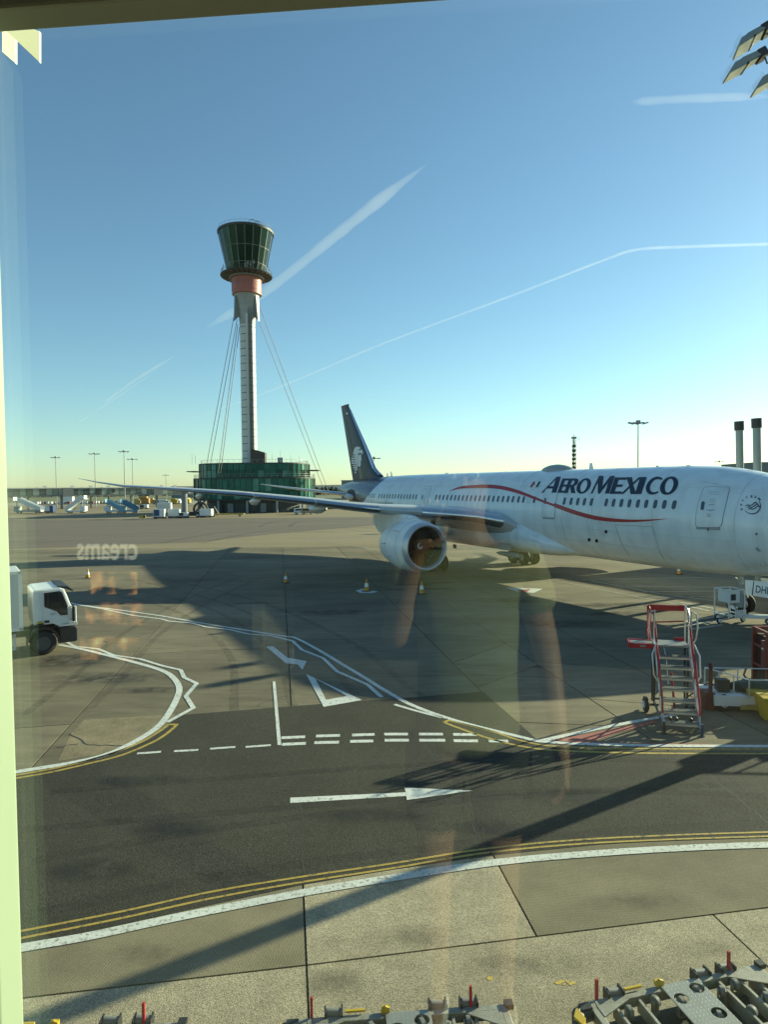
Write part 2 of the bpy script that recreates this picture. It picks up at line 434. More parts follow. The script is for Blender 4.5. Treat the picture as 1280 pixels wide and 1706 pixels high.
# ---- the brown, rougher infill behind the curved kerb line
M_INF = slab_mat('infill_concrete', (.30, .245, .155), (.21, .17, .108), 2.2, (36, .45), (60, .5), 0.0)
infill = sheet('aggregate_infill', [G(*p) for p in ((140, 1199), (292, 1190), (285, 1200), (262, 1219), (205, 1243), (160, 1258), (96, 1268), (118, 1222))], 0.003, M_INF)

# ---- painted markings
UND = (.09, .085, .07)
M_WHITE = worn('white_road_paint', (.70, .72, .68), UND, 11, .585)
M_WWORN = worn('worn_white_road_paint', (.66, .68, .64), (.2, .19, .155), 14, .565)
M_YEL = worn('yellow_road_paint', (.46, .32, .06), (.085, .078, .06), 8, .57)
M_RED = worn('red_road_paint', (.40, .105, .085), (.20, .15, .12), 6, .6)
M_THIN = worn('faded_stand_line', (.46, .46, .42), (.2, .19, .16), 4, .52)
def ribbon(pts, w, z=0.011, m=None, name='road_marking', curve_=False, ends=None):
    P = [Vector((p.x, p.y)) for p in pts]
    b = MB(); n = len(P); L = []; Rr = []
    for i in range(n):
        t = ((P[min(i + 1, n - 1)] - P[i]).normalized() + (P[i] - P[max(i - 1, 0)]).normalized())
        t.normalize(); nn = Vector((-t.y, t.x)); e = (P[min(i + 1, n - 1)] - P[max(i - 1, 0)]).normalized()
        k = w / 2
        if 0 < i < n - 1:
            c = abs((P[i + 1] - P[i]).normalized().dot(t)); k = w / 2 / max(c, 0.55)
        L.append(P[i] + nn * k); Rr.append(P[i] - nn * k)
    b.add([(p.x, p.y, z) for p in L] + [(p.x, p.y, z) for p in Rr], [(n + i, n + i + 1, i + 1, i) for i in range(n - 1)])
    o = b.build(name, m or M_WHITE, recalc=False); tag(o, kind='structure'); return o
def line(px, w, m=None, curved=True, z=0.011, name='road_marking'):
    pts = [(p.x, p.y) for p in spline(px, 6)] if curved else px
    return ribbon([G(*p) for p in pts], w, z, m, name)
def fillpx(px, m, z=0.011, name='road_marking'):
    return sheet(name, [G(*p) for p in px], z, m)
zr1 = lambda L: [(140 + a / 2.56, 880 + b / 2.56) for a, b in L]
zr2 = lambda L: [(640 + a / 2, 900 + b / 2) for a, b in L]
z7 = lambda L: [(a / 3.556, 900 + b / 3.556) for a, b in L]
z5 = lambda L: [(380 + a / 2.4615, 1040 + b / 2.4615) for a, b in L]
# lane edge sweeping from the truck down to the right
line(zr1([(-60, 318), (0, 330), (300, 370), (500, 405), (700, 437), (860, 462), (905, 470), (1000, 520), (1100, 580), (1200, 640), (1280, 690)]) + zr2([(100, 553), (250, 605), (450, 655), (520, 672)]), .17)
line(zr1([(-60, 322), (80, 345), (210, 373), (330, 388), (360, 397), (460, 405), (520, 422), (620, 433), (700, 452), (800, 460), (890, 482), (930, 520), (1020, 555), (1080, 612), (1210, 668), (1270, 722)]), .15, curved=False, z=.0125)
line(zr2([(35, 548), (110, 570), (195, 592)]), .13)
# curved kerb line by the truck and its zigzag
line(z7([(345, 620), (500, 650), (780, 720), (950, 770), (1020, 810), (1060, 870), (1050, 930), (1010, 1010), (960, 1080), (890, 1140), (750, 1220), (600, 1280), (400, 1325), (90, 1375), (-150, 1415)]), .21)
line(z7([(395, 605), (440, 630), (580, 645), (670, 682), (830, 705), (960, 745), (1070, 770), (1090, 815), (1165, 850), (1100, 925), (1145, 995), (990, 1080)]), .15, curved=False, z=.0125)
line(z7([(-100, 1428), (100, 1393), (300, 1357), (500, 1312), (700, 1252), (850, 1190), (950, 1130), (1000, 1092)]), .10, M_YEL)
line(z7([(-100, 1446), (100, 1411), (300, 1376), (520, 1326), (720, 1275), (900, 1200), (990, 1145), (1050, 1092)]), .10, M_YEL)
line(z7([(996, 1094), (1052, 1094)]), .12, M_YEL, False, z=.0135)
# give-way dashes
for a, b in (((228, 1256), (268, 1253)), ((290, 1252), (330, 1250)), ((350, 1248), (392, 1245)), ((409, 1245), (451, 1242))): line([a, b], .12, curved=False)
for a, b in (((218, 467), (316, 463)), ((361, 460), (459, 457)), ((509, 456), (601, 453)), ((641, 452), (738, 452)), ((784, 452), (882, 452)), ((924, 453), (1020, 454)),
             ((221, 494), (319, 490)), ((354, 487), (455, 485)), ((501, 482), (596, 480)), ((643, 477), (742, 477)), ((785, 477), (891, 477)), ((926, 479), (1026, 480)), ((1070, 480), (1150, 481))):
    line(z5([a, b]), .19, curved=False)
fillpx(z5([(182, 236), (194, 236), (218, 497), (203, 497)]), M_WHITE, .0125)
# arrows and the give-way triangle
fillpx(z5([(255, 713), (729, 691), (731, 706), (255, 735)]), M_WHITE)
fillpx(z5([(725, 672), (1005, 684), (734, 723)]), M_WHITE, .0125)
fillpx(z5([(156, 93), (185, 91), (258, 150), (240, 163)]), M_WHITE)
fillpx(z5([(250, 139), (322, 153), (305, 188), (286, 166), (244, 162), (240, 150)]), M_WHITE, .0125)
tri_o = z5([(320, 205), (550, 312), (392, 340)]); tri_i = z5([(358, 224), (488, 296), (402, 311)])
b = MB(); b.add([(*G(*p).xy, .0115) for p in tri_o + tri_i], [(0, 1, 4, 3), (1, 2, 5, 4), (2, 0, 3, 5)]); tag(b.build('road_marking', M_WHITE), kind='structure')
# right-hand kerb lines, the red hatched corner
line(zr2([(505, 670), (600, 677), (700, 681), (930, 686), (1280, 688), (1500, 690)]), .17, z=.014)
line(zr2([(215, 601), (350, 635), (470, 672), (600, 690), (900, 696), (1280, 697), (1500, 698)]), .10, M_YEL)
line(zr2([(200, 608), (330, 655), (460, 688), (600, 703), (900, 711), (1280, 712), (1500, 713)]), .10, M_YEL)
line(zr2([(198, 608), (222, 600)]), .12, M_YEL, False, z=.0135)
line(zr2([(512, 672), (700, 632), (850, 603), (1000, 577)]), .17, z=.0125)
fillpx(zr2([(565, 668), (760, 630), (910, 600), (914, 608), (780, 642), (690, 676)]), M_RED, .0112)
line(zr2([(600, 676), (930, 681), (1100, 683)]), .12, M_RED, False, z=.0128)
# near kerb: double yellow and broad white
line([(-60, 1570), (35, 1552), (200, 1520), (350, 1487), (500, 1462), (650, 1440), (800, 1416), (950, 1401), (1100, 1393), (1280, 1387), (1400, 1384)], .055, M_YEL)
line([(-60, 1583), (35, 1564), (200, 1531), (350, 1498), (500, 1471), (650, 1448), (800, 1423), (950, 1408), (1100, 1400), (1280, 1394), (1400, 1391)], .055, M_YEL)
line([(-60, 1598), (35, 1580), (150, 1560), (300, 1528), (500, 1489), (650, 1464), (830, 1437), (1000, 1422), (1150, 1413), (1280, 1408), (1400, 1405)], .20, M_WWORN)
# stand lines under and beyond the airliner
for a in ([(270, 82), (600, 140), (900, 200), (1000, 218)], [(660, 131), (900, 127), (1215, 122)], [(690, 135), (900, 175), (1140, 208)], [(790, 154), (1220, 158)], [(860, 172), (1180, 171)], [(900, 190), (1140, 189)]):
    line(zr2(a), .13, M_THIN, False)
line(zr1([(950, 43), (1240, 90)]), .2, M_THIN, False)
line([(500, 899), (640, 891)], .3, M_THIN, False)
for a in ([(1000, 272), (1130, 252)], [(1010, 285), (1150, 262)], [(1020, 298), (1130, 282)], [(990, 208), (1100, 228)], [(985, 214), (1085, 236)]): line(zr2(a), .25, M_THIN, False)
fillpx([(592, 984), (605, 981), (631, 986), (620, 988.5), (600, 988)], M_WWORN); fillpx([(843, 979), (905, 981), (890, 988), (862, 986)], M_WWORN)
fillpx([(862, 983), (885, 981.5), (878, 987), (866, 986.5)], M_RED, .0125)
# sealed cracks in the road and slabs
def crack(px, w=.02, z=.0085):
    P = []
    for a, b in zip(px, px[1:]):
        k = max(2, int(math.hypot(b[0] - a[0], b[1] - a[1]) / 6))
        for i in range(k): t = i / k; P.append((a[0] + (b[0] - a[0]) * t + random.uniform(-2.4, 2.4), a[1] + (b[1] - a[1]) * t + random.uniform(-1.2, 1.2)))
    P.append(px[-1]); ribbon([G(*p) for p in P], w, z, M_JOINT, 'crack')
crack([(500, 1320), (505, 1360), (502, 1400), (508, 1470)], .028); crack([(385, 1318), (470, 1312), (560, 1305), (650, 1294)], .02)
crack([(775, 1350), (790, 1380), (805, 1410)], .02); crack([(1180, 1290), (1230, 1330), (1280, 1372)], .03); crack([(786, 1360), (800, 1372), (815, 1408)], .014)
crack([(600, 1220), (660, 1200), (700, 1185)], .02)
crack([(115, 1222), (147, 1241), (210, 1243)], .05, .006); crack([(428, 1178), (436, 1170), (480, 1160)], .03, .002); crack([(96, 1245), (130, 1239)], .04, .006)
crack([(180, 1070), (150, 1062), (220, 1063), (260, 1052)], .03, .002)
for px in ([(222, 980), (262, 979)], [(262, 980), (297, 979)]): line(px, .25, M_JOINT, False, z=.002, name='drain_slot')
# rubber and oil marks on the stand: soft-edged films of dirt
def film(name, col, amount, scale=1.5, radial=True):
    m = bpy.data.materials.new(name); m.use_nodes = True; n = m.node_tree.nodes; l = m.node_tree.links; b = n['Principled BSDF']
    b.inputs['Base Color'].default_value = (*col, 1); b.inputs['Roughness'].default_value = .6
    tc = n.new('ShaderNodeTexCoord'); t = n.new('ShaderNodeTexNoise'); t.inputs['Scale'].default_value = scale; t.inputs['Detail'].default_value = 8; t.inputs['Roughness'].default_value = .7
    l.new(tc.outputs['Object'], t.inputs['Vector']); r = n.new('ShaderNodeMapRange'); r.inputs[1].default_value = .35; r.inputs[2].default_value = .68; r.inputs[4].default_value = amount; l.new(t.outputs['Fac'], r.inputs[0])
    al = r.outputs[0]
    if radial:
        v = n.new('ShaderNodeVectorMath'); v.operation = 'SUBTRACT'; v.inputs[1].default_value = (.5, .5, 0); l.new(tc.outputs['Generated'], v.inputs[0])
        ln = n.new('ShaderNodeVectorMath'); ln.operation = 'LENGTH'; mz = n.new('ShaderNodeVectorMath'); mz.operation = 'MULTIPLY'; mz.inputs[1].default_value = (1, 1, 0); l.new(v.outputs[0], mz.inputs[0]); l.new(mz.outputs[0], ln.inputs[0])
        fr_ = n.new('ShaderNodeMapRange'); fr_.interpolation_type = 'SMOOTHSTEP'; fr_.inputs[1].default_value = .5; fr_.inputs[2].default_value = .12; l.new(ln.outputs['Value'], fr_.inputs[0])
        mm = n.new('ShaderNodeMath'); mm.operation = 'MULTIPLY'; l.new(al, mm.inputs[0]); l.new(fr_.outputs[0], mm.inputs[1]); al = mm.outputs[0]
    l.new(al, b.inputs['Alpha']); return m
M_OIL = film('oil_stain', (.02, .019, .017), .75); M_OILF = film('faint_oil_stain', (.05, .045, .035), .35); M_TYRE = film('tyre_rubber_film', (.025, .023, .02), .26, 2.2, False)
def blot(px, py, rx, ry, z=.0022, m=None):
    c = G(px, py); n = 20; sheet('oil_stain', [(c.x + rx * math.cos(2 * PI * i / n), c.y + ry * math.sin(2 * PI * i / n)) for i in range(n)], z, m or M_OIL)
for a in ((690, 974, 2.2, .8), (730, 981, 2.6, .7), (735, 971, 2.0, .6), (662, 982, 1.4, .5), (1040, 1008, 4.0, 1.2), (1020, 1022, 3.2, .8), (1110, 995, 3.5, 1.0), (420, 1005, 2, .5), (180, 1130, 3.0, 1.0), (120, 1100, 2.5, 1.6), (250, 1150, 1.6, .5), (960, 1040, 3.5, 1.3), (860, 1000, 4, 1.4), (560, 1020, 3, 1.2)): blot(*a)
for k, a in enumerate(((300, 1380, 1.2, .5), (620, 1360, 1.6, .4), (980, 1330, 1.4, .6), (150, 1450, 1.0, .5), (820, 1380, 1.0, .4), (230, 1300, 1.5, .4))): blot(*a, z=.0075 + .0002 * k)
for k, a in enumerate(((700, 1560, .9, .35), (560, 1640, .7, .4), (860, 1610, 1.0, .3), (1060, 1500, 1.1, .4), (260, 1590, .9, .3), (1180, 1580, .7, .25))): blot(*a, z=.0026, m=M_OILF)
# tyre tracks: gently bending pairs
def tracks(px, gap, w, z):
    pts = [G(p.x, p.y) for p in spline(px, 8)]
    for s_ in (-1, 1):
        off = []
        for i, p in enumerate(pts):
            t = (pts[min(i + 1, len(pts) - 1)] - pts[max(i - 1, 0)]).normalized(); off.append(p + Vector((-t.y, t.x, 0)) * gap / 2 * s_)
        ribbon(off, w, z, M_TYRE, 'tyre_mark')
tracks([(60, 1350), (300, 1330), (700, 1300), (1000, 1290), (1290, 1300)], 1.7, .28, .0078)
tracks([(40, 1480), (350, 1420), (700, 1375), (1000, 1350), (1290, 1335)], 1.7, .28, .0079)
tracks([(470, 1260), (440, 1180), (420, 1090), (330, 1020), (200, 985)], 1.8, .3, .0016)
tracks([(760, 1230), (650, 1160), (560, 1080), (420, 1010), (250, 965)], 1.9, .3, .0018)
tracks([(90, 1190), (170, 1120), (230, 1060), (330, 1000), (420, 960)], 1.8, .3, .0017)
for px in ([(300, 905), (420, 884), (560, 880), (640, 884)], [(20, 905), (200, 893), (360, 886), (560, 884)], [(455, 878), (475, 870), (520, 866), (600, 862)], [(20, 885), (200, 878), (400, 872), (620, 866)]): tracks(px, 5.5, .9, .0085)
# ================================================================ AIRLINER (x forward, y to port, z up; origin on the ground between the main gear)
AH, AT = math.radians(-64.16), math.radians(0.45)
AX = Vector((math.cos(AH) * math.cos(AT), math.sin(AH) * math.cos(AT), -math.sin(AT)))
AY = Vector((-math.sin(AH), math.cos(AH), 0)); AZ = AX.cross(AY)
AO = Vector((7.04 + .436 * 1.4, 58.86 - .9 * 1.4, 0))
AM = Matrix((AX, AY, AZ)).transposed().to_4x4(); AM.translation = AO
def toL(P): d = P - AO; return Vector((d.dot(AX), d.dot(AY), d.dot(AZ)))
CL = toL(CAM)
def rayL(x, y): d = ray(x, y); return Vector((d.dot(AX), d.dot(AY), d.dot(AZ)))
def AC(x, y, yl):
    d = rayL(x, y); return CL + d * ((yl - CL.y) / d.y)
plane = bpy.data.objects.new('airliner', None); COL.objects.link(plane); plane.matrix_world = AM
tag(plane, 'white wide-body airliner with a dark blue tail and AEROMEXICO titles, parked on the stand', 'airplane')

def fus_white(name):
    m = mat(name, (.70, .765, .80), .3, noise=(.7, .06), spec=.5, coat=.35)
    n = m.node_tree.nodes; l = m.node_tree.links; b = n['Principled BSDF']
    b.inputs['Coat Roughness'].default_value = .12
    src = b.inputs['Base Color'].links[0].from_socket
    tc = n.new('ShaderNodeTexCoord'); mp = n.new('ShaderNodeMapping'); mp.inputs['Scale'].default_value = (.9, 1, .22)
    l.new(tc.outputs['Object'], mp.inputs[0])
    t = n.new('ShaderNodeTexNoise'); t.inputs['Scale'].default_value = 1.6; t.inputs['Detail'].default_value = 7; l.new(mp.outputs[0], t.inputs['Vector'])
    mr = n.new('ShaderNodeMapRange'); mr.inputs[1].default_value = .42; mr.inputs[2].default_value = .72; mr.inputs[3].default_value = 1; mr.inputs[4].default_value = .80
    l.new(t.outputs['Fac'], mr.inputs[0])
    mu = n.new('ShaderNodeMix'); mu.data_type = 'RGBA'; mu.blend_type = 'MULTIPLY'; mu.inputs[0].default_value = 1
    l.new(src, mu.inputs[6]); l.new(mr.outputs[0], mu.inputs[7]); l.new(mu.outputs[2], b.inputs['Base Color'])
    return m
M_FUSW = fus_white('aircraft_white_paint')
M_NAVY = mat('aircraft_navy_paint', (.022, .036, .058), .38, noise=(.5, .15), spec=.35)
M_NAVYT = mat('aircraft_navy_lettering', (.012, .028, .055), .35)
M_BLUE = mat('aircraft_blue_band', (.05, .14, .38), .3, coat=.3)
M_REDP = mat('aircraft_red_paint', (.38, .025, .035), .35)
M_GREENP = mat('aircraft_green_paint', (.01, .09, .06), .35)
M_WGREY = mat('wing_grey_paint', (.50, .52, .53), .32, noise=(.8, .1), coat=.2)
M_WUNDER = M_WGREY
M_SLAT = mat('bare_slat_metal', (.72, .73, .75), .22, 1.0, noise=(1.5, .08))
M_LIP = mat('inlet_lip_metal', (.58, .57, .60), .46, .6, noise=(2.0, .1))
M_DARK = mat('dark_rubber', (.022, .022, .022), .75, noise=(8, .3))
M_BLACK = mat('black_gap', (.012, .012, .013), .6)
M_STEEL = mat('brushed_steel', (.45, .46, .47), .35, .8, noise=(6, .15))
M_GSTEEL = mat('painted_grey_metal', (.32, .34, .34), .5, noise=(5, .2))
M_WINDOW = glassy('cabin_window_glass', (.035, .06, .075), .08)
M_LINEG = mat('panel_line_grey', (.30, .32, .34), .6)
M_DOORG = mat('door_outline_grey', (.22, .24, .26), .5)
M_WHITEP = mat('white_gloss_paint', (.82, .83, .83), .42, noise=(2, .06), coat=.08)

# ---- fuselage: distance from nose tip -> top, bottom, half width
NOSE = 31.9
FT = smooth_tab([(0, 4.40, 4.32, .04), (.15, 4.72, 4.0, .36), (.5, 5.06, 3.68, .72), (1, 5.5, 3.36, 1.1), (2, 6.25, 2.94, 1.62), (3.5, 7.02, 2.58, 2.16), (5, 7.55, 2.36, 2.5), (7, 7.92, 2.2, 2.76), (9, 8.05, 2.14, 2.86), (11, 8.08, 2.13, 2.885),
      (16, 8.08, 2.13, 2.885), (25, 8.08, 2.13, 2.885), (38, 8.08, 2.13, 2.885), (42, 8.07, 2.2, 2.87), (46, 8.02, 2.62, 2.78), (50, 7.92, 3.35, 2.46), (54, 7.75, 4.2, 1.95), (58, 7.45, 5.12, 1.28), (61, 7.12, 5.8, .70), (62.4, 6.82, 6.14, .30), (62.8, 6.62, 6.40, .08)], .5)
def sec(x):
    t, bt, w = interp(FT, NOSE - x); return (t + bt) / 2, (t - bt) / 2, w
def fus(x, th, off=0.0):
    """point on the skin; th is the angle up from the horizontal on the starboard side"""
    zc, b, w = sec(x); n = Vector((0, -math.cos(th) / w, math.sin(th) / b)).normalized()
    return Vector((x, -w * math.cos(th), zc + b * math.sin(th))) + n * off
def inside(p):
    d = NOSE - p.x
    if d < 0 or d > 62.8: return False
    zc, b, w = sec(p.x); return (p.y / w) ** 2 + ((p.z - zc) / b) ** 2 < 1
def px2fus(x, y, off=0.012):
    lo, hi = -3.4, -0.02
    a = lo
    while a < hi and not inside(AC(x, y, a)): a += .08
    lo, hi = a - .08, a
    for _ in range(14):
        mid = (lo + hi) / 2
        if inside(AC(x, y, mid)): hi = mid
        else: lo = mid
    p = AC(x, y, hi); zc, b, w = sec(p.x)
    n = Vector((0, p.y / w ** 2, (p.z - zc) / b ** 2)).normalized()
    return p + n * off
NAVY_B = None
rings = []; ds = [r[0] for r in FT]; NS = 56
for d in ds:
    t, bt, w = interp(FT, d); zc, b = (t + bt) / 2, (t - bt) / 2
    rings.append([(NOSE - d, -w * math.cos(2 * PI * i / NS), zc + b * math.sin(2 * PI * i / NS)) for i in range(NS)])
fb = MB(); fb.loft(rings)
# boundary of the navy tail: a slanted, curved line read off the photo
nb = [px2fus(*p, 0) for p in ((646, 796), (632, 806), (619, 819), (609, 832), (601, 846))]
nb.sort(key=lambda p: p.z)
# white and navy skins share one mesh: the split follows the paint edge through node maths on object coordinates
def paint_split():
    m = bpy.data.materials.new('aircraft_body_paint'); m.use_nodes = True
    n = m.node_tree.nodes; l = m.node_tree.links
    src = M_FUSW.node_tree
    b = n['Principled BSDF']; b.inputs['Roughness'].default_value = .3; b.inputs['Coat Weight'].default_value = .35; b.inputs['Coat Roughness'].default_value = .12
    tc = n.new('ShaderNodeTexCoord'); sp = n.new('ShaderNodeSeparateXYZ'); l.new(tc.outputs['Object'], sp.inputs[0])
    cv = n.new('ShaderNodeFloatCurve'); c = cv.mapping.curves[0]
    zz = [(p.z - 2) / 7 for p in nb]; xx = [(p.x + 40) / 40 for p in nb]
    c.points[0].location = (0, max(0, xx[0] - (xx[1] - xx[0]) / max(zz[1] - zz[0], .01) * zz[0] * .8)); c.points[1].location = (1, min(1, xx[-1] + .02))
    for a, bb in zip(zz, xx): c.points.new(a, bb)
    cv.mapping.update()
    m1 = n.new('ShaderNodeMapRange'); m1.inputs[1].default_value = 2; m1.inputs[2].default_value = 9; l.new(sp.outputs[2], m1.inputs[0]); l.new(m1.outputs[0], cv.inputs['Value'])
    m2 = n.new('ShaderNodeMapRange'); m2.inputs[1].default_value = -40; m2.inputs[2].default_value = 0; m2.clamp = True; l.new(sp.outputs[0], m2.inputs[0])
    sb = n.new('ShaderNodeMath'); sb.operation = 'SUBTRACT'; l.new(m2.outputs[0], sb.inputs[0]); l.new(cv.outputs[0], sb.inputs[1])
    # dirt
    mp = n.new('ShaderNodeMapping'); mp.inputs['Scale'].default_value = (.9, 1, .2); l.new(tc.outputs['Object'], mp.inputs[0])
    t = n.new('ShaderNodeTexNoise'); t.inputs['Scale'].default_value = 1.5; t.inputs['Detail'].default_value = 8; l.new(mp.outputs[0], t.inputs['Vector'])
    mr = n.new('ShaderNodeMapRange'); mr.inputs[1].default_value = .44; mr.inputs[2].default_value = .75; mr.inputs[3].default_value = 1; mr.inputs[4].default_value = .82; l.new(t.outputs['Fac'], mr.inputs[0])
    mu = n.new('ShaderNodeMix'); mu.data_type = 'RGBA'; mu.blend_type = 'MULTIPLY'; mu.inputs[0].default_value = 1; mu.inputs[6].default_value = (.70, .765, .80, 1); l.new(mr.outputs[0], mu.inputs[7])
    cr = n.new('ShaderNodeValToRGB'); cr.color_ramp.interpolation = 'CONSTANT'; e = cr.color_ramp.elements
    e[0].position = 0; e[0].color = (0, 0, 0, 1); e[1].position = .5; e[1].color = (1, 1, 1, 1)
    k = n.new('ShaderNodeMath'); k.operation = 'MULTIPLY_ADD'; k.inputs[1].default_value = 20; k.inputs[2].default_value = .5; l.new(sb.outputs[0], k.inputs[0]); l.new(k.outputs[0], cr.inputs[0])
    cr2 = n.new('ShaderNodeValToRGB'); cr2.color_ramp.interpolation = 'CONSTANT'; e = cr2.color_ramp.elements
    e[0].color = (.028, .042, .075, 1); e[1].position = .36; e[1].color = (.05, .14, .38, 1); l.new(k.outputs[0], cr2.inputs[0])
    mx = n.new('ShaderNodeMix'); mx.data_type = 'RGBA'; l.new(cr.outputs[0], mx.inputs[0]); l.new(cr2.outputs[0], mx.inputs[6]); l.new(mu.outputs[2], mx.inputs[7]); l.new(mx.outputs[2], b.inputs['Base Color'])
    return m
fuselage = fb.build('fuselage', paint_split(), plane, smooth=True)

def decal(name, px, m, off=.012, cell=7.0, parent=None):
    bm = poly_bm(px, cell); return bm_build(bm, name, m, parent or fuselage, lambda a, b_: px2fus(a, b_, off))
def seam(px, w=.03, m=None, off=.010, name='panel_line', curved=False, parent=None, step=7):
    pts = [(p.x, p.y) for p in spline(px, 5)] if curved else px
    P = []
    for a, b_ in zip(pts, pts[1:]):
        k = max(1, int(math.hypot(b_[0] - a[0], b_[1] - a[1]) / step))
        P += [(a[0] + (b_[0] - a[0]) * i / k, a[1] + (b_[1] - a[1]) * i / k) for i in range(k)]
    P.append(pts[-1])
    mb_ = MB(); mb_.tube([px2fus(*p, off - w * .35) for p in P], w / 2, 5); return mb_.build(name, m or M_LINEG, parent or fuselage)
q1 = lambda L: [(600 + a / 6.4, 780 + b / 6.4) for a, b in L]
q2 = lambda L: [(780 + a / 7.111, 780 + b / 7.111) for a, b in L]
q3 = lambda L: [(1080 + a / 5.685, 760 + b / 5.685) for a, b in L]
q5 = lambda L: [(860 + a / 3.048, 680 + b / 3.048) for a, b in L]
q7 = lambda L: [(860 + a / 6.4, 760 + b / 6.4) for a, b in L]
# swoosh
top_e = q1([(950, 246), (1050, 203), (1150, 186), (1280, 178)]) + q2([(150, 196), (300, 198), (450, 220), (600, 262), (750, 320), (900, 380), (1040, 430)]) + q5([(200, 483), (300, 518), (400, 545), (500, 560), (600, 566), (700, 564), (772, 560.5)])
bot_e = q1([(950, 247), (1050, 222), (1150, 215), (1280, 212)]) + q2([(150, 236), (300, 240), (450, 262), (600, 302), (750, 355), (900, 410), (1040, 461)]) + q5([(200, 504), (300, 540), (400, 566), (500, 577), (600, 578), (700, 571), (772, 561)])
T_ = spline(top_e, 4); B_ = spline(bot_e, 4); mbx = MB(); n_ = len(T_)
rows = []
for k in range(4):
    rows.append([px2fus(T_[i].x + (B_[i].x - T_[i].x) * k / 3, T_[i].y + (B_[i].y - T_[i].y) * k / 3, .024) for i in range(n_)])
for k in range(3): mbx.add(rows[k] + rows[k + 1], [(i, i + 1, n_ + i + 1, n_ + i) for i in range(n_ - 1)])
mbx.build('red_swoosh', M_REDP, fuselage)
# titles: lettering mapped onto the skin between the baseline and the cap line of the photo
def skin_text(name, body, quad, m, bold=0.0, shear=0.0, nx=30, ny=6, space=1.0, off=.014):
    (ax, ay), (bx, by), (cx, cy), (dx, dy) = quad          # bottom left, bottom right, top right, top left
    bm = cut_bm(text_bm(body, bold, shear, space), nx, ny)
    def fn(u, v):
        return px2fus(ax * (1 - u) * (1 - v) + bx * u * (1 - v) + cx * u * v + dx * (1 - u) * v, ay * (1 - u) * (1 - v) + by * u * (1 - v) + cy * u * v + dy * (1 - u) * v, off)
    return bm_build(bm, name, m, fuselage, fn)
# left and right ends of each letter on the baseline (gb0) and on its cap line (gt0), and their heights
gb0 = {0: (130, 207), 1: (212, 256), 2: (245, 299), 3: (298, 366), 4: (381, 474), 5: (477, 538), 6: (533, 612), 7: (606, 638), 8: (650, 724), 9: (722, 810)}   # bottom left / right
gt0 = {0: (161, 238), 1: (238, 282), 2: (272, 327), 3: (326, 394), 4: (413, 506), 5: (505, 566), 6: (561, 641), 7: (634, 667), 8: (679, 753), 9: (750, 838)}
hts = {0: (430, 349), 1: (430, 358), 2: (432, 358), 3: (435, 357), 4: (434, 345), 5: (436, 353), 6: (437, 352), 7: (437, 351), 8: (440, 349), 9: (441, 348)}
def ell(cx, cy, rx, ry, a0=0, a1=360, n=28, sk=0.0):
    return [(cx + rx * math.cos(math.radians(a0 + (a1 - a0) * k / n)) + sk * math.sin(math.radians(a0 + (a1 - a0) * k / n)), cy + ry * math.sin(math.radians(a0 + (a1 - a0) * k / n))) for k in range(n + (0 if a1 - a0 == 360 else 1))]
GLYPH = {
    'A': [[(0, 0), (.11, 0), (.25, .26), (.66, .26), (.67, 0), (1, 0), (.88, 1), (.62, 1)], [(.33, .40), (.645, .40), (.625, .84)]],
    'E': [[(0, 0), (.94, 0), (.97, .15), (.36, .15), (.36, .43), (.84, .43), (.84, .57), (.36, .57), (.36, .86), (.98, .86), (1, 1), (0, 1)]],
    'R': [[(0, 0), (.33, 0), (.33, .42), (.40, .42), (.68, 0), (1.08, 0), (.70, .48), (.86, .56), (.94, .66), (.95, .78), (.90, .89), (.78, .97), (.62, 1), (0, 1)], [(.33, .55), (.46, .55), (.57, .60), (.62, .68), (.62, .77), (.57, .84), (.46, .87), (.33, .87)]],
    'O': [ell(.5, .5, .5, .5), ell(.5, .5, .24, .38, sk=-.04)],
    'M': [[(0, 0), (.09, 0), (.17, .66), (.40, 0), (.50, 0), (.76, .66), (.775, 0), (1, 0), (.975, 1), (.74, 1), (.505, .40), (.36, 1), (.115, 1)]],
    'X': [[(0, 0), (.17, 0), (.45, .37), (.64, 0), (1.0, 0), (.61, .56), (.97, 1), (.81, 1), (.55, .68), (.38, 1), (.02, 1), (.39, .48)]],
    'I': [[(0, 0), (1, 0), (1, 1), (0, 1)]],
    'C': [ell(.58, .5, .58, .5, 48, 312, 26) + ell(.66, .5, .40, .37, 305, 55, 22)],
}
def glyph(ch):
    bm = bmesh.new(); edges = []
    for loop in GLYPH[ch]:
        vs = [bm.verts.new((x, y, 0)) for x, y in loop]; edges += [bm.edges.new((vs[k], vs[(k + 1) % len(vs)])) for k in range(len(vs))]
    bmesh.ops.triangle_fill(bm, edges=edges, use_beauty=True, normal=(0, 0, 1)); return bm
for i, ch in enumerate('AEROMEXICO'):
    b0, b1 = gb0[i]; t0, t1 = gt0[i]; yb, yt = hts[i]
    (ax, ay), (bx, by), (cx, cy), (dx, dy) = q5([(b0, yb), (b1, yb), (t1, yt), (t0, yt)])
    bm = cut_bm(glyph(ch), 4, 8)
    bm_build(bm, 'title_letter', M_NAVYT, fuselage, lambda u, v: px2fus(ax * (1 - u) * (1 - v) + bx * u * (1 - v) + cx * u * v + dx * (1 - u) * v, ay * (1 - u) * (1 - v) + by * u * (1 - v) + cy * u * v + dy * (1 - u) * v, .027))
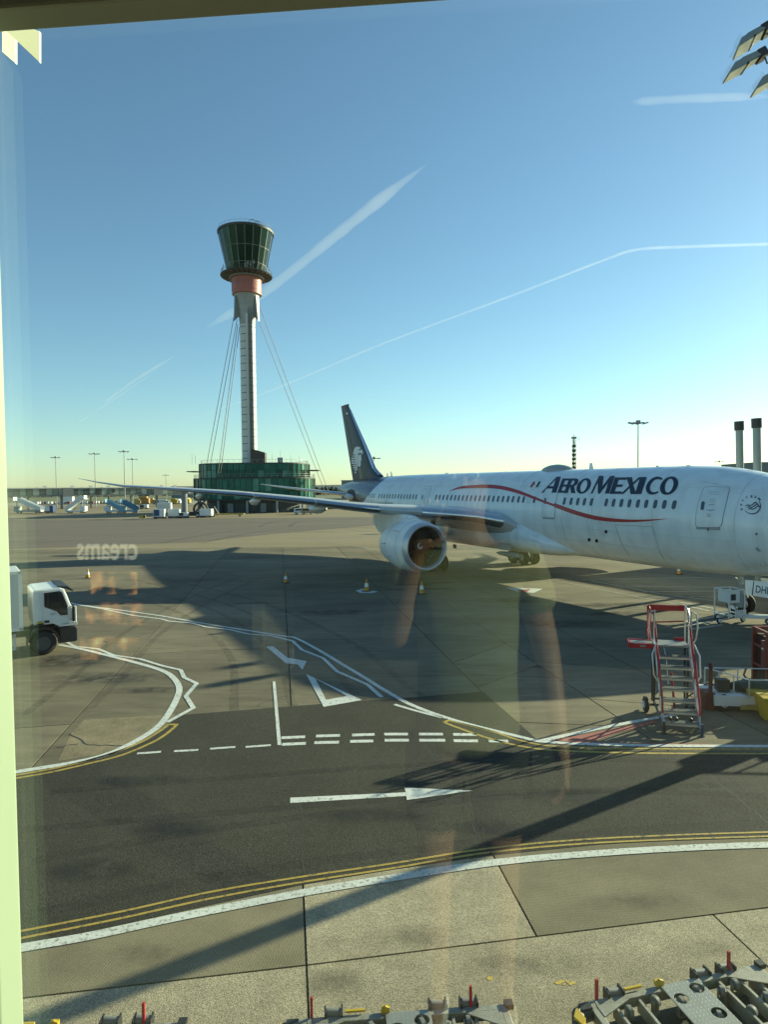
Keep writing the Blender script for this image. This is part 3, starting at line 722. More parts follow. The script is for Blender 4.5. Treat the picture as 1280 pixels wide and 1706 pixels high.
# flag
decal('flag', q2([(735, 226), (762, 226), (803, 160), (778, 160)]), M_REDP, .014); decal('flag', q2([(770, 226), (798, 226), (838, 160), (810, 160)]), M_WHITEP, .014); decal('flag', q2([(802, 226), (830, 226), (868, 158), (842, 158)]), M_GREENP, .014)
decal('flag', q2([(786, 200), (794, 204), (801, 188), (793, 184)]), mat('flag_emblem', (.3, .16, .08), .5), .016)
skin_text('small_title', 'DREAMLINER', q1([(190, 388), (352, 388), (356, 362), (196, 362)]), M_DOORG, bold=-.005, nx=6, ny=2)
seam(q1([(266, 340), (282, 365), (283, 385), (270, 405)]), .05, M_DOORG, .012, 'title_curl', True)
# alliance roundel: name on an arc round three ribbons and a crescent
rc = (997, 465)
for ch, ang in zip('SKYTEAM', (198, 170, 145, 118, 92, 70, 47)):
    a = math.radians(ang); cx_, cy_ = rc[0] - 8 + 103 * math.cos(a), rc[1] + 10 - 92 * math.sin(a); ro = a - PI / 2
    ux, uy = math.cos(ro), -math.sin(ro); vx, vy = math.sin(ro) * -1 * -1, 0
    vx, vy = math.cos(a), -math.sin(a)
    hw, hh = (13 if ch in 'MA' else 9.5), 11
    quad = q3([(cx_ - ux * hw - vx * hh, cy_ - uy * hw - vy * hh), (cx_ + ux * hw - vx * hh, cy_ + uy * hw - vy * hh), (cx_ + ux * hw + vx * hh, cy_ + uy * hw + vy * hh), (cx_ - ux * hw + vx * hh, cy_ - uy * hw + vy * hh)])
    skin_text('roundel_letter', ch, quad, M_NAVYT, bold=.02, nx=1, ny=1)
outer = [(rc[0] - 4 + 82 * math.cos(math.radians(t)), rc[1] + 8 - 78 * math.sin(math.radians(t))) for t in range(-150, 42, 8)]
inner = [(rc[0] - 8 + 78 * math.cos(math.radians(t)), rc[1] + 4 - 73 * math.sin(math.radians(t))) for t in range(-150, 42, 8)]
mbx = MB(); P1 = [px2fus(*p, .014) for p in q3(outer)]; P2 = [px2fus(*p, .014) for p in q3(inner)]
mbx.add(P1 + P2, [(i, i + 1, len(P1) + i + 1, len(P1) + i) for i in range(len(P1) - 1)]); mbx.build('roundel_crescent', M_NAVYT, fuselage)
for k in range(3):
    dx, dy = -2 + k * 12, k * 17
    seam(q3([(932 + dx, 470 + dy), (950 + dx, 462 + dy), (975 + dx, 468 + dy), (1000 + dx, 455 + dy), (1018 + dx, 440 + dy), (1034 + dx, 440 + dy), (1040 + dx, 452 + dy)]), .055, M_NAVYT, .016, 'roundel_ribbon', True)

# ---- doors
def door(outline, win, sill, bold=.05, label=None):
    d = decal('door', outline, M_FUSW, .016, 6, plane)
    if label: d['label'] = label
    seam(outline + outline[:1], bold, M_DOORG, .016, 'door_outline', parent=d, step=5)
    decal('door_sill', sill, M_LINEG, .02, 6, d)
    decal('door_window', win, M_WINDOW, .022, 5, d); return d
def pill(x0, y0, x1, y1, sl=0.0, n=6):
    """upright rounded slot in photo pixels"""
    w = (x1 - x0) / 2; cx_ = (x0 + x1) / 2; out = []
    for k in range(n + 1): a = PI * k / n; out.append((cx_ + w * math.cos(a) + sl, y0 + w - w * math.sin(a)))
    for k in range(n + 1): a = PI + PI * k / n; out.append((cx_ + w * math.cos(a) - sl, y1 - w - w * math.sin(a)))
    return out
d1 = door(q3([(455, 640), (456, 590), (462, 530), (478, 450), (500, 380), (528, 310), (542, 293), (560, 290), (760, 293), (774, 300), (774, 320), (757, 390), (735, 480), (717, 560), (703, 640), (690, 664), (672, 674), (478, 672), (462, 662)]),
          q3(pill(506, 428, 540, 512, 4)), q3([(462, 672), (690, 676), (688, 702), (462, 690)]))
for a in ([(592, 338), (680, 340), (676, 362), (590, 360)],): seam(q3(a + a[:1]), .03, M_LINEG, .02, 'door_panel', parent=d1)
seam(q3([(578, 470), (595, 460), (615, 458), (634, 466)]), .05, M_DOORG, .02, 'door_marking', True, parent=d1); seam(q3([(556, 515), (580, 508), (596, 520), (612, 508), (636, 514)]), .06, M_DOORG, .02, 'door_handle', True, parent=d1)
for yy in (405, 415, 425, 435): seam(q3([(585, yy), (645, yy)]), .02, M_LINEG, .02, 'door_marking', parent=d1)
for yy in (548, 560, 572): seam(q3([(562, yy), (598, yy)]), .04, M_LINEG, .02, 'door_marking', parent=d1)
decal('door_marking', q3([(568, 680), (580, 680), (580, 708), (568, 708)]), M_BLACK, .024, parent=d1)
d2 = door(q2([(886, 580), (880, 540), (879, 490), (884, 410), (900, 320), (925, 240), (940, 220), (965, 213), (1075, 222), (1082, 240), (1062, 320), (1045, 400), (1034, 480), (1030, 575), (1020, 590), (900, 588)]),
          q2(pill(908, 352, 930, 425, 3)), q2([(888, 580), (1028, 584), (1028, 606), (888, 600)]), .04)
d3 = door(q1([(655, 436), (646, 420), (644, 380), (650, 330), (662, 270), (682, 210), (694, 195), (762, 196), (762, 206), (742, 290), (728, 350), (720, 400), (718, 434)]),
          q1(pill(660, 285, 672, 335, 2)), q1([(652, 432), (718, 434), (716, 445), (654, 443)]), .05)
for yy in (220, 235, 300, 320, 338, 370): seam(q1([(690 - (yy - 220) * .1, yy), (728 - (yy - 220) * .1, yy)] if yy < 250 else [(680, yy), (694, yy)]), .04, M_LINEG, .02, 'door_marking', parent=d3)

# ---- cabin windows: one pane each, seated in the skin
wx = []
z4 = [665, 686, 708, 731, 755, 778, 800, 824, 848, 872, 898, 924, 950, 977, 1005, 1033, 1062, 1092, 1121, 1154, 1184, 1248]
wx += [(540 + a / 3.556, 660 + (599 + (a - 665) * .0255) / 3.556) for a in z4]
wx += [(540 + a / 3.556, 660 + (592 + (a - 328) * .02) / 3.556) for a in (328, 343, 358, 374, 390, 407, 423, 441, 458, 476, 493, 511, 529, 547)]
wx += [(540 + a / 3.556, 660 + 590 / 3.556) for a in (268, 283, 297)]
wx += [(860 + a / 3.048, 680 + (472 + (a - 247) * .033) / 3.048) for a in (247, 281, 315, 349, 385, 460, 497, 537, 578, 621, 663, 709, 755, 805)]
base_z = None
for (x, y) in wx:
    p = px2fus(x, y, 0); zc, bb, w = sec(p.x); th = math.asin(max(-1, min(1, (p.z - zc) / bb)))
    k = []
    for i in range(16):
        a = 2 * PI * i / 16; u = math.copysign(abs(math.cos(a)) ** .8, math.cos(a)) * .146; v = math.sin(a) * .146 + math.copysign(.112, math.sin(a)) if abs(math.sin(a)) > .05 else 0
        k.append((u, v))
    mb_ = MB(); O_ = [fus(p.x + u, th + v / bb, .012) for u, v in k]; I_ = [fus(p.x + u * .97, th + v * .98 / bb, .0105) for u, v in k]; E_ = [fus(p.x + u * 1.14, th + v * 1.09 / bb, .004) for u, v in k]
    n_ = 16; mb_.add(O_ + E_ + I_, [(i, (i + 1) % n_, n_ + (i + 1) % n_, n_ + i) for i in range(n_)], 1); mb_.add(I_, [tuple(range(n_))], 0)
    mb_.add(O_ + I_, [(i, (i + 1) % n_, n_ + (i + 1) % n_, n_ + i) for i in range(n_)], 1)
    mb_.build('cabin_window', [M_WINDOW, M_WHITEP], plane)
# skin joints: hoop seams and lap joints, hairline and low in contrast
M_SEAM = mat('skin_joint', (.50, .53, .55), .5)
for xs in (26.9, 22.2, 17.6, 14.9, 9.8, 5.2, .6, -2.1, -6.4, -11, -15.2, -19):
    mb_ = MB(); mb_.tube([fus(xs, math.radians(a), .001) for a in range(-60, 92, 4)], .011, 4); mb_.build('skin_joint', M_SEAM, fuselage)
for th in (38, -16, -34):
    mb_ = MB(); mb_.tube([fus(26.9 - k * 1.2, math.radians(th), .001) for k in range(38)], .010, 4); mb_.build('skin_joint', M_SEAM, fuselage)
# blanked window outline, panel seams, small ports
seam(q2([(708, 345), (706, 400), (716, 416), (730, 412), (740, 370), (741, 345)]), .025, M_LINEG, .010, 'blanked_window', True)
seam(q5([(505, 592), (695, 602)]), .03); seam(q5([(505, 592), (520, 640), (545, 700), (575, 750)]), .02, curved=True); seam(q5([(695, 602), (712, 660), (728, 710), (752, 765)]), .02, curved=True)
seam(q5([(215, 555), (228, 620), (260, 690)]), .012, curved=True); seam(q2([(1090, 560), (1120, 700), (1165, 830)]), .012, curved=True)
seam(q3([(500, 238), (620, 258), (700, 272), (800, 290)]), .012, curved=True); seam(q1([(395, 110), (600, 108)]), .02)
for (a, b_) in ((459, 627), (373, 668), (411, 673)): decal('vent_port', q5([(a + 8 * math.cos(t * PI / 5), b_ + 9 * math.sin(t * PI / 5)) for t in range(10)]), M_BLACK, .016)
for (a, b_, s_) in ((1224, 639, 8),): decal('sensor_port', q5([(a + s_ * math.cos(t * PI / 6), b_ + s_ * math.sin(t * PI / 6)) for t in range(12)]), M_LINEG, .014); decal('sensor_port', q5([(a + s_ * .4 * math.cos(t * PI / 4), b_ + s_ * .4 * math.sin(t * PI / 4)) for t in range(8)]), M_BLACK, .02)
for (a, b_) in ((1230, 712), (1255, 787)):
    p0, p1, p2_ = px2fus(*q5([(a - 4, b_ - 2)])[0], .02), px2fus(*q5([(a + 6, b_ + 4)])[0], .09), px2fus(*q5([(a + 20, b_ + 9)])[0], .10)
    mb_ = MB(); mb_.tube([p0, p1, p2_], [.07, .05, .03], 6); mb_.build('pitot_probe', M_STEEL, plane, smooth=True)
# faint drip streaks of dirt under the belly line are in the paint; hairline light strip over the wing
decal('overwing_strip', q2([(385, 458), (575, 460), (575, 467), (385, 465)]), M_WHITEP, .014)

# ---- antennas and the radome on the crown
sx, ex = AC(905, 781, 0), AC(955, 777, 0)
mb_ = MB(); L_ = ex.x - sx.x; rr = []
for i in range(13):
    t = i / 12; h_ = .48 * math.sin(PI * min(1, max(0.02, t * .96 + .02))) ** .6; w_ = .75 * math.sin(PI * min(.98, max(.02, t))) ** .5
    rr.append([(sx.x + L_ * t, w_ * math.cos(PI * k / 8), 8.0 + h_ * math.sin(PI * k / 8)) for k in range(9)])
mb_.loft(rr); mb_.build('satcom_dome', mat('dome_grey', (.33, .35, .34), .35, noise=(2, .1)), plane, smooth=True)
def blade(x, h, c, sw, y=0.0, z=8.05, th=.05):
    mb_ = MB(); mb_.hexa([(x - c, y - th, z - .1), (x, y - th * .2, z - .1), (x, y + th * .2, z - .1), (x - c, y + th, z - .1)], [(x - sw - c * .45, y - th * .6, z + h), (x - sw, y - th * .2, z + h), (x - sw, y + th * .2, z + h), (x - sw - c * .45, y + th * .6, z + h)])
    mb_.build('blade_antenna', M_WHITEP, plane)
p = AC(990, 776, 0); blade(p.x, .42, .42, .16); p = AC(1099, 772, 0); blade(p.x, .10, .3, .05); p = AC(1152, 772, 0); blade(p.x, .06, .5, .05)
p = AC(654, 788, 0); blade(p.x, .5, .3, .2, z=8.0); p = AC(647, 789, 0); blade(p.x, .35, .25, .15, z=8.0); p = AC(748, 786, 0); blade(p.x, .10, .9, .1)
# red beacon
mb_ = MB(); mb_.rev([(-.1, .1), (0, .1), (.1, .07), (.14, .01)], (10.2, 0, 8.1), (0, 0, 1), 10, closed=True); mb_.build('beacon_light', M_REDP, plane, smooth=True)

# ---- wings
LEZ = [(2.5, 3.85), (3.0, 4.02), (3.6, 4.35), (5.1, 4.72), (8.8, 5.10), (10.3, 5.2), (12.4, 5.42), (15.4, 5.86), (20.1, 6.45), (24, 6.80), (27.8, 7.10), (29.6, 7.45), (30.95, 7.79)]
def le_x(y): return 10.2 - (y - 3) * .637 - max(0, y - 27) * .9
def chord(y): return interp([(2.5, 11.6), (3, 11.2), (9.8, 7.1), (26.8, 2.45), (29, 1.5), (30.95, .35)], y)[0]
def foil(t, n=9):
    """closed section, chord 0..1 back from the leading edge: list of (c, z)"""
    up, lo = [], []
    for i in range(n + 1):
        c = (1 - math.cos(PI * i / n)) / 2
        th = 5 * t * (.2969 * math.sqrt(c) - .126 * c - .3516 * c * c + .2843 * c ** 3 - .1036 * c ** 4); cam_ = .02 * (1 - (2 * c - 1) ** 2)
        up.append((c, cam_ + th)); lo.append((c, cam_ - th))
    return lo[::-1] + up[1:-1]
def wing(sgn):
    ys = [2.5, 3.0, 3.6, 4.4, 5.1, 7, 8.8, 10.3, 12.4, 15.4, 18, 20.1, 22, 24, 26, 27.2, 27.8, 28.7, 29.6, 30.4, 30.95]
    rings = []
    for y in ys:
        z = interp(LEZ, y)[0]; c = chord(y); t = interp([(2.5, .145), (10, .115), (31, .09)], y)[0]; tw = math.radians(interp([(2.5, 3.2), (12, 1.5), (31, -1)], y)[0])
        rings.append([(le_x(y) - (a * c * math.cos(tw) + 0), sgn * y, z + zz * c - a * c * math.sin(tw)) for a, zz in foil(t)])
    b_ = MB(); b_.loft(rings)
    n = len(foil(.1)); nose_idx = n // 2
    w = b_.build('wing', M_WGREY, plane, smooth=50)
    # polished slats along the leading edge, in sections
    for y0, y1 in ((3.7, 8.6), (11.2, 15.2), (15.3, 19.2), (19.3, 23.2), (23.3, 26.8)):
        rs = []
        for k in range(7):
            y = y0 + (y1 - y0) * k / 6; z = interp(LEZ, y)[0]; c = chord(y); t = interp([(2.5, .145), (10, .115), (31, .09)], y)[0]; tw = math.radians(interp([(2.5, 3.2), (12, 1.5), (31, -1)], y)[0])
            f_ = [(a, q) for a, q in foil(t * 1.035, 14) if a < .085]
            rs.append([(le_x(y) + .012 - a * c * math.cos(tw), sgn * y, z + q * c - a * c * math.sin(tw)) for a, q in f_])
        sb = MB(); sb.loft(rs); sb.build('slat', M_SLAT, w, smooth=60)
    # flap track fairings
    for y, ln, r in ((7.2, 4.2, .36), (13.6, 4.2, .36), (18.2, 3.6, .3), (22.3, 3.0, .25)):
        z = interp(LEZ, y)[0]; c = chord(y); x0 = le_x(y) - c * .55
        fbm = MB(); fbm.loft([[(x0 - ln * t + 0, sgn * y + r * .62 * s_ * math.cos(2 * PI * k / 10), z - .12 - .10 * t * 2 + r * s_ * (math.sin(2 * PI * k / 10) - .35) - .04 * c * .5) for k in range(10)] for t, s_ in ((0, .05), (.08, .5), (.25, .9), (.5, 1), (.75, .75), (.92, .35), (1, .05))])
        fbm.build('flap_fairing', M_WGREY, w, smooth=True)
    nb_ = MB(); y = 29.2; nb_.box((le_x(y) + .02, sgn * y, interp(LEZ, y)[0]), (.25, .35, .08)); nb_.build('navigation_light', glassy('light_lens', (.5, .6, .55), .1), w)
    return w
wing(-1); wing(1)
# landing-light housing and wing-to-body fairing
def fairing():
    rs = []
    for x, hw, zt, zb in ((15.6, 1.2, 3.0, 2.34), (14.0, 2.05, 3.5, 2.2), (12.4, 2.7, 4.1, 2.04), (10.6, 3.05, 4.75, 1.98), (8.5, 3.22, 5.0, 1.94), (5, 3.32, 5.0, 1.93), (1, 3.32, 4.8, 1.93), (-3, 3.2, 4.5, 1.94), (-6.5, 2.95, 4.0, 2.0), (-9.5, 2.4, 3.4, 2.12), (-11.5, 1.6, 2.9, 2.3)):
        rs.append([(x, math.copysign(abs(math.cos(a)) ** .75, math.cos(a)) * hw, (zt + zb) / 2 + math.copysign(abs(math.sin(a)) ** .8, math.sin(a)) * (zt - zb) / 2) for a in [2 * PI * k / 28 for k in range(28)]])
    b_ = MB(); b_.loft(rs); return b_.build('wing_fairing', M_FUSW, plane, smooth=True)
fair = fairing()
gb = MB(); gb.box((9.2, -3.28, 2.55), (1.5, .05, .5)); gb.build('air_scoop', M_DOORG, fair)
gb = MB(); gb.loft([[(9.9 - t * 2.6, -2.6 + .34 * s_ * math.cos(2 * PI * k / 10), 1.92 + .2 * s_ * math.sin(2 * PI * k / 10)) for k in range(10)] for t, s_ in ((0, .7), (.1, .95), (.4, 1), (.8, .7), (1, .1))]); gb.build('air_scoop', M_GSTEEL, fair, smooth=True)
gb = MB(); gb.box((-1.2, -1.0, 1.6), (.5, .06, .35)); gb.build('blade_antenna', M_DARK, plane)

# ---- tail
finLE = [AC(560 + a / 8.533, 660 + b_ / 8.533, 0) for a, b_ in ((660, 1124), (620, 1092), (560, 1015), (500, 855), (400, 625), (300, 405), (215, 205), (185, 160))]
finTE = [AC(560 + a / 8.533, 660 + b_ / 8.533, 0) for a, b_ in ((245, 1232), (70, 140))]
LEz = sorted([(p.z, p.x) for p in finLE]); TEz = sorted([(p.z, p.x) for p in finTE])
LEz = [(7.3, LEz[0][1] + .8)] + LEz
def finx(z): return interp(LEz, z)[0], interp([(6.8, TEz[0][1] - (TEz[0][0] - 6.8) * 0), *TEz], z)[0]
zmax = max(TEz[-1][0], LEz[-1][0])
def fin_y(x, z):
    a, e = finx(z); c = a - e; k = min(1, max(0, (a - x) / c)); t = .10 if z > 9 else .10
    cc = min(c, 8.5)
    return cc * 5 * t * (.2969 * math.sqrt(k) - .126 * k - .3516 * k * k + .2843 * k ** 3 - .1036 * k ** 4)
zs = [7.2, 7.6, 7.9, 8.1, 8.3, 8.6, 9, 9.6, 10.5, 11.5, 12.5, 13.5, 14.5, 15.5, 16.2, 16.7, zmax - .04]
rs = []
for z in zs:
    a, e = finx(z); xs = [a - (a - e) * (1 - math.cos(PI * i / 12)) / 2 for i in range(13)]
    rs.append([(x, -fin_y(x, z), z) for x in xs] + [(x, fin_y(x, z), z) for x in xs[-2:0:-1]])
fbm = MB(); fbm.loft(rs); fin = fbm.build('fin', M_NAVY, plane, smooth=45)
# pale leading edge of the fin, rudder hinge line, red tip
lb = MB(); rs = []
for z in [8.2, 8.6, 9, 9.6, 10.5, 11.5, 12.5, 13.5, 14.5, 15.5, 16.2, 16.6]:
    a, e = finx(z); c = a - e; w_ = min(.06, .42 / c)
    xs = [a + .02 - (c * w_) * (k / 4) ** 2 for k in range(5)]
    rs.append([(x, -fin_y(min(x, a - .001), z) - .015 * (1 if x < a else 0), z) for x in xs[::-1]] + [(x, fin_y(min(x, a - .001), z) + .015, z) for x in xs[1:]])
lb.loft(rs); lb.build('fin_leading_edge', M_SLAT, fin, smooth=60)
def fin_px(x, y, off=.02):
    yl = -.3
    for _ in range(6): p = AC(x, y, yl); yl = -fin_y(p.x, p.z)
    p = AC(x, y, yl - off); return p
def fdecal(name, px, m, cell=3.0, off=.02):
    return bm_build(poly_bm([(560 + a / 8.533, 660 + b_ / 8.533) for a, b_ in px], cell), name, m, fin, lambda a, b_: fin_px(a, b_, off))
M_EAGLE = mat('tail_emblem_white', (.62, .66, .68), .4)
fdecal('tail_emblem', [(240, 826), (250, 778), (262, 742), (280, 722), (305, 716), (330, 720), (346, 734), (350, 748), (332, 752), (316, 758), (328, 770), (346, 764), (366, 758), (378, 775), (384, 800), (380, 830), (366, 815), (345, 808), (325, 812), (310, 822), (302, 850), (300, 880), (270, 878), (272, 842), (262, 828)], M_EAGLE)
fdecal('tail_emblem', [(304, 845), (322, 826), (334, 842), (350, 826), (358, 832), (362, 880), (364, 905), (352, 925), (352, 985), (342, 1002), (322, 1004), (308, 990), (304, 920)], M_EAGLE)
for (x0, x1, yy, h_) in ((232, 302, 852, 17), (218, 302, 886, 20), (214, 302, 920, 20), (218, 300, 952, 20), (240, 302, 986, 20), (242, 302, 1018, 20), (260, 300, 1050, 18), (262, 290, 1084, 18)):
    fdecal('tail_emblem', [(x0, yy - h_ / 2), (x1, yy - h_ / 2), (x1, yy + h_ / 2), (x0 + 6, yy + h_ / 2)], M_EAGLE)
for a in ([(272, 870), (302, 870), (302, 1045), (286, 1040), (284, 960), (274, 940)],): fdecal('tail_emblem', a, M_EAGLE, off=.026)
for k, xx in enumerate((318, 334, 350)):
    fdecal('tail_emblem', [(xx, 1020 + k * 6), (xx + 9, 1020 + k * 6), (xx + 34, 1175), (xx + 22, 1178)], mat('tail_emblem_bronze', (.30, .25, .20), .5))
fdecal('tail_tip_mark', [(74, 142), (130, 140), (132, 168), (80, 175)], mat('tail_tip_red', (.16, .05, .05), .5)); fdecal('tail_number', [(142, 234), (172, 232), (168, 258), (146, 262)], M_EAGLE)
rb_ = MB()
for sgn in (-1, 1):
    P_ = []
    for z in [8.4 + .6 * k for k in range(14)]:
        a, e = finx(z); x = a - (a - e) * .68; P_.append((x, sgn * (fin_y(x, z) + .004), z))
    rb_.tube(P_, .02, 4)
rb_.build('rudder_hinge', M_BLACK, fin)
# horizontal stabilisers
def stab(sgn):
    rs = []
    for y, xl, z, c, t in ((.6, -22.4, 5.72, 5.6, .10), (1.6, -23.0, 5.86, 5.2, .10), (4, -25.1, 6.2, 4.1, .095), (7, -28.2, 6.68, 2.9, .09), (9.2, -30.6, 7.06, 1.8, .09), (9.75, -31.3, 7.18, 1.3, .09), (9.95, -31.9, 7.22, .6, .09)):
        rs.append([(xl - a * c, sgn * y, z + q * c) for a, q in foil(t)])
    b_ = MB(); b_.loft(rs); s_ = b_.build('stabilizer', M_WGREY, plane, smooth=50)
    rs = []
    for y, xl, z, c in ((1.8, -23.2, 5.89, 5.1), (4, -25.1, 6.2, 4.1), (7, -28.2, 6.68, 2.9), (9.2, -30.6, 7.06, 1.8)):
        rs.append([(xl + .015 - a * c, sgn * y, z + q * c) for a, q in foil(.10, 14) if a < .07])
    sb = MB(); sb.loft(rs); sb.build('stabilizer_leading_edge', M_SLAT, s_, smooth=60)
    return s_
stab(-1); stab(1)
# dark cut-out in the tail skin where the stabiliser trims, with its pale root fairing
decal('stabilizer_cutout', [(560 + a / 8.533, 660 + b_ / 8.533) for a, b_ in ((150, 1370), (175, 1335), (215, 1322), (255, 1335), (268, 1360), (270, 1440), (330, 1490), (320, 1500), (262, 1490), (240, 1545), (205, 1530), (170, 1450))], M_BLACK, .02, 4)
mb_ = MB(); pc = px2fus(560 + 215 / 8.533, 660 + 1425 / 8.533, .1)
mb_.loft([[(pc.x + 1.2 - 2.6 * t, pc.y - .1 + .42 * s_ * math.cos(2 * PI * k / 10), pc.z + .34 * s_ * math.sin(2 * PI * k / 10)) for k in range(10)] for t, s_ in ((0, .1), (.1, .6), (.35, 1), (.7, .9), (1, .3))]); mb_.build('stabilizer_root', M_WGREY, plane, smooth=True)
mb_ = MB(); mb_.cyl((-30.4, 0, 6.5), (-31.0, 0, 6.52), .26, .2, 14, cap=False); mb_.build('exhaust_cone', M_STEEL, plane, smooth=True)

# ---- engines
M_FAN = mat('fan_blade_metal', (.085, .06, .045), .5, .25, noise=(3, .3))
M_BARREL = mat('inlet_barrel', (.20, .165, .14), .4, .3, noise=(2, .15))
def engine(sgn):
    E = bpy.data.objects.new('engine', None); COL.objects.link(E); E.parent = plane; E.location = (9.25, sgn * 9.73, 2.80)
    # axis slightly nose-up and toed in
    E.rotation_euler = (0, math.radians(-1.2), math.radians(-sgn * 1.2) * -1)
    def ring(x, r, n=40, dz=0, flat=1.0): return [(x, r * math.cos(2 * PI * k / n), dz + r * flat * math.sin(2 * PI * k / n)) for k in range(n)]
    b_ = MB(); b_.loft([ring(-.5, 1.712), ring(-.9, 1.77), ring(-1.3, 1.80), ring(-2.0, 1.82), ring(-2.8, 1.79), ring(-3.5, 1.70), ring(-4.2, 1.55), ring(-4.75, 1.42)], False, False)
    cow = b_.build('nacelle', M_WHITEP, E, smooth=True)
    # chevrons
    n = 40; b_ = MB(); base = ring(-4.75, 1.42, n); tip = [(-4.75 - (.38 if k % 2 else .02), (1.42 - (.10 if k % 2 else 0)) * math.cos(2 * PI * k / n), (1.42 - (.10 if k % 2 else 0)) * math.sin(2 * PI * k / n)) for k in range(n)]
    b_.loft([base, tip], False, False); b_.build('chevron', M_WHITEP, E, smooth=False)
    b_ = MB(); b_.loft([ring(-.5, 1.715), ring(-.40, 1.70), ring(-.22, 1.66), ring(-.08, 1.60), ring(0, 1.52), ring(-.03, 1.455), ring(-.14, 1.405), ring(-.35, 1.375)], False, False); b_.build('inlet_lip', M_LIP, E, smooth=True)
    b_ = MB(); b_.loft([ring(-.35, 1.375), ring(-.8, 1.38), ring(-1.45, 1.42)], False, False); b_.build('inlet_barrel', M_BARREL, E, smooth=True)
    b_ = MB(); b_.loft([ring(-1.72, 1.42), ring(-1.73, .2)], False, True); b_.build('fan_backing', M_BLACK, E)
    b_ = MB(); b_.add([(-1.45, .3, -.09), (-1.62, .32, .10), (-1.52, .9, .16), (-1.36, .9, -.10), (-1.66, 1.395, .20), (-1.36, 1.395, -.14)], [(0, 1, 2, 3), (3, 2, 4, 5)])
    fm = b_.mesh('fan_blade', M_FAN, True)
    for k in range(18): inst('fan_blade', fm, E, Matrix.Rotation(2 * PI * k / 18, 4, 'X'))
    b_ = MB(); b_.rev([(-1.7, .40), (-1.45, .36), (-1.2, .26), (-1.0, .14), (-.92, .02)], (0, 0, 0), (1, 0, 0), 24, closed=True); sp = b_.build('spinner', mat('spinner_dark', (.03, .028, .026), .4), E, smooth=True)
    # white spiral mark on the spinner
    b_ = MB(); P_ = []
    for k in range(22):
        t = k / 21; r = .05 + .17 * t; x = -.925 - (r / .26) ** 1.6 * .22; a = 1.0 - 5.0 * t * 1.15; P_.append((x + .03, r * math.cos(a), r * math.sin(a)))
    b_.tube(P_, [.012 + .03 * min(1, k / 8) for k in range(22)], 5); b_.build('spinner_spiral', M_WHITEP, sp)
    b_ = MB(); b_.loft([ring(-4.3, .95), ring(-5.2, .82), ring(-5.9, .62)], False, False); b_.loft([ring(-5.2, .5), ring(-5.9, .42), ring(-6.6, .12)], True, True); b_.build('exhaust_nozzle', mat('exhaust_titanium', (.22, .19, .16), .4, .8, noise=(3, .2)), E, smooth=True)
    # pylon from the cowl top up and back to the wing
    b_ = MB(); rs = []
    for x, w_, zt, zb in ((-.9, .04, 1.80, 1.4), (-1.5, .16, 1.98, 1.3), (-2.4, .24, 2.14, 1.2), (-3.4, .28, 2.22, 1.0), (-4.6, .30, 2.24, .7), (-6.0, .28, 2.2, .55), (-7.6, .20, 2.1, .75), (-9.0, .05, 1.95, 1.4)):
        rs.append([(x, w_, zt), (x, w_ * 1.1, (zt + zb) / 2), (x, w_, zb), (x, -w_, zb), (x, -w_ * 1.1, (zt + zb) / 2), (x, -w_, zt), (x, 0, zt + .05)])
    b_.loft(rs); b_.build('pylon', M_FUSW, E, smooth=50)
    # upper cowl bulge, strake and latch seam
    b_ = MB(); b_.loft([[(-1.0 - 3.0 * t, .62 * s_ * math.cos(PI * k / 8), 1.42 + (.5 + .12 * s_) * (.3 + .7 * s_) * math.sin(PI * k / 8)) for k in range(9)] for t, s_ in ((0, .1), (.15, .6), (.4, 1), (.75, .95), (1, .5))]); b_.build('cowl_bulge', M_WHITEP, E, smooth=True)
    b_ = MB()
    for x in (-1.32, -3.05):
        r = interp([(-3.5, 1.70), (-2.8, 1.79), (-2, 1.82), (-1.3, 1.80)], x)[0] + .002; b_.tube([(x, r * math.cos(2 * PI * k / 40), r * math.sin(2 * PI * k / 40)) for k in range(40)], .012, 4, True)
    b_.build('cowl_seam', M_LINEG, E)
    b_ = MB()
    for sg in (-1, 1):
        a = math.radians(35); b_.add([(-.95, sg * 1.76 * math.cos(a), 1.76 * math.sin(a)), (-2.0, sg * 1.8 * math.cos(a), 1.8 * math.sin(a)), (-2.0, sg * 2.05 * math.cos(a), 2.05 * math.sin(a)), (-1.6, sg * 2.02 * math.cos(a), 2.02 * math.sin(a)), (-.95, sg * 1.76 * math.cos(a), 1.76 * math.sin(a) + .03), (-2.0, sg * 1.8 * math.cos(a), 1.8 * math.sin(a) + .03), (-2.0, sg * 2.05 * math.cos(a), 2.05 * math.sin(a) + .03), (-1.6, sg * 2.02 * math.cos(a), 2.02 * math.sin(a) + .03)], [(0, 1, 2, 3), (7, 6, 5, 4), (0, 3, 7, 4), (3, 2, 6, 7), (2, 1, 5, 6), (1, 0, 4, 5)])
    b_.build('nacelle_strake', M_WHITEP, E)
    for (x, a_, w_) in ((-3.2, 4, .5), (-3.9, 3, .22), (-2.6, -25, .25), (-3.0, -27, .15)):
        a = math.radians(180 - a_); r = interp([(-4.2, 1.55), (-3.5, 1.70), (-2.8, 1.79), (-2, 1.82)], x)[0] + .006; bb = MB(); bb.add([(x - w_ / 2, r * math.cos(a), r * math.sin(a)), (x + w_ / 2, (r + .03) * math.cos(a), (r + .03) * math.sin(a)), (x + w_ / 2, (r + .03) * math.cos(a - .05), (r + .03) * math.sin(a - .05)), (x - w_ / 2, r * math.cos(a - .05), r * math.sin(a - .05))], [(0, 1, 2, 3)]); bb.build('cowl_placard', M_LINEG, E)
engine(-1); engine(1)

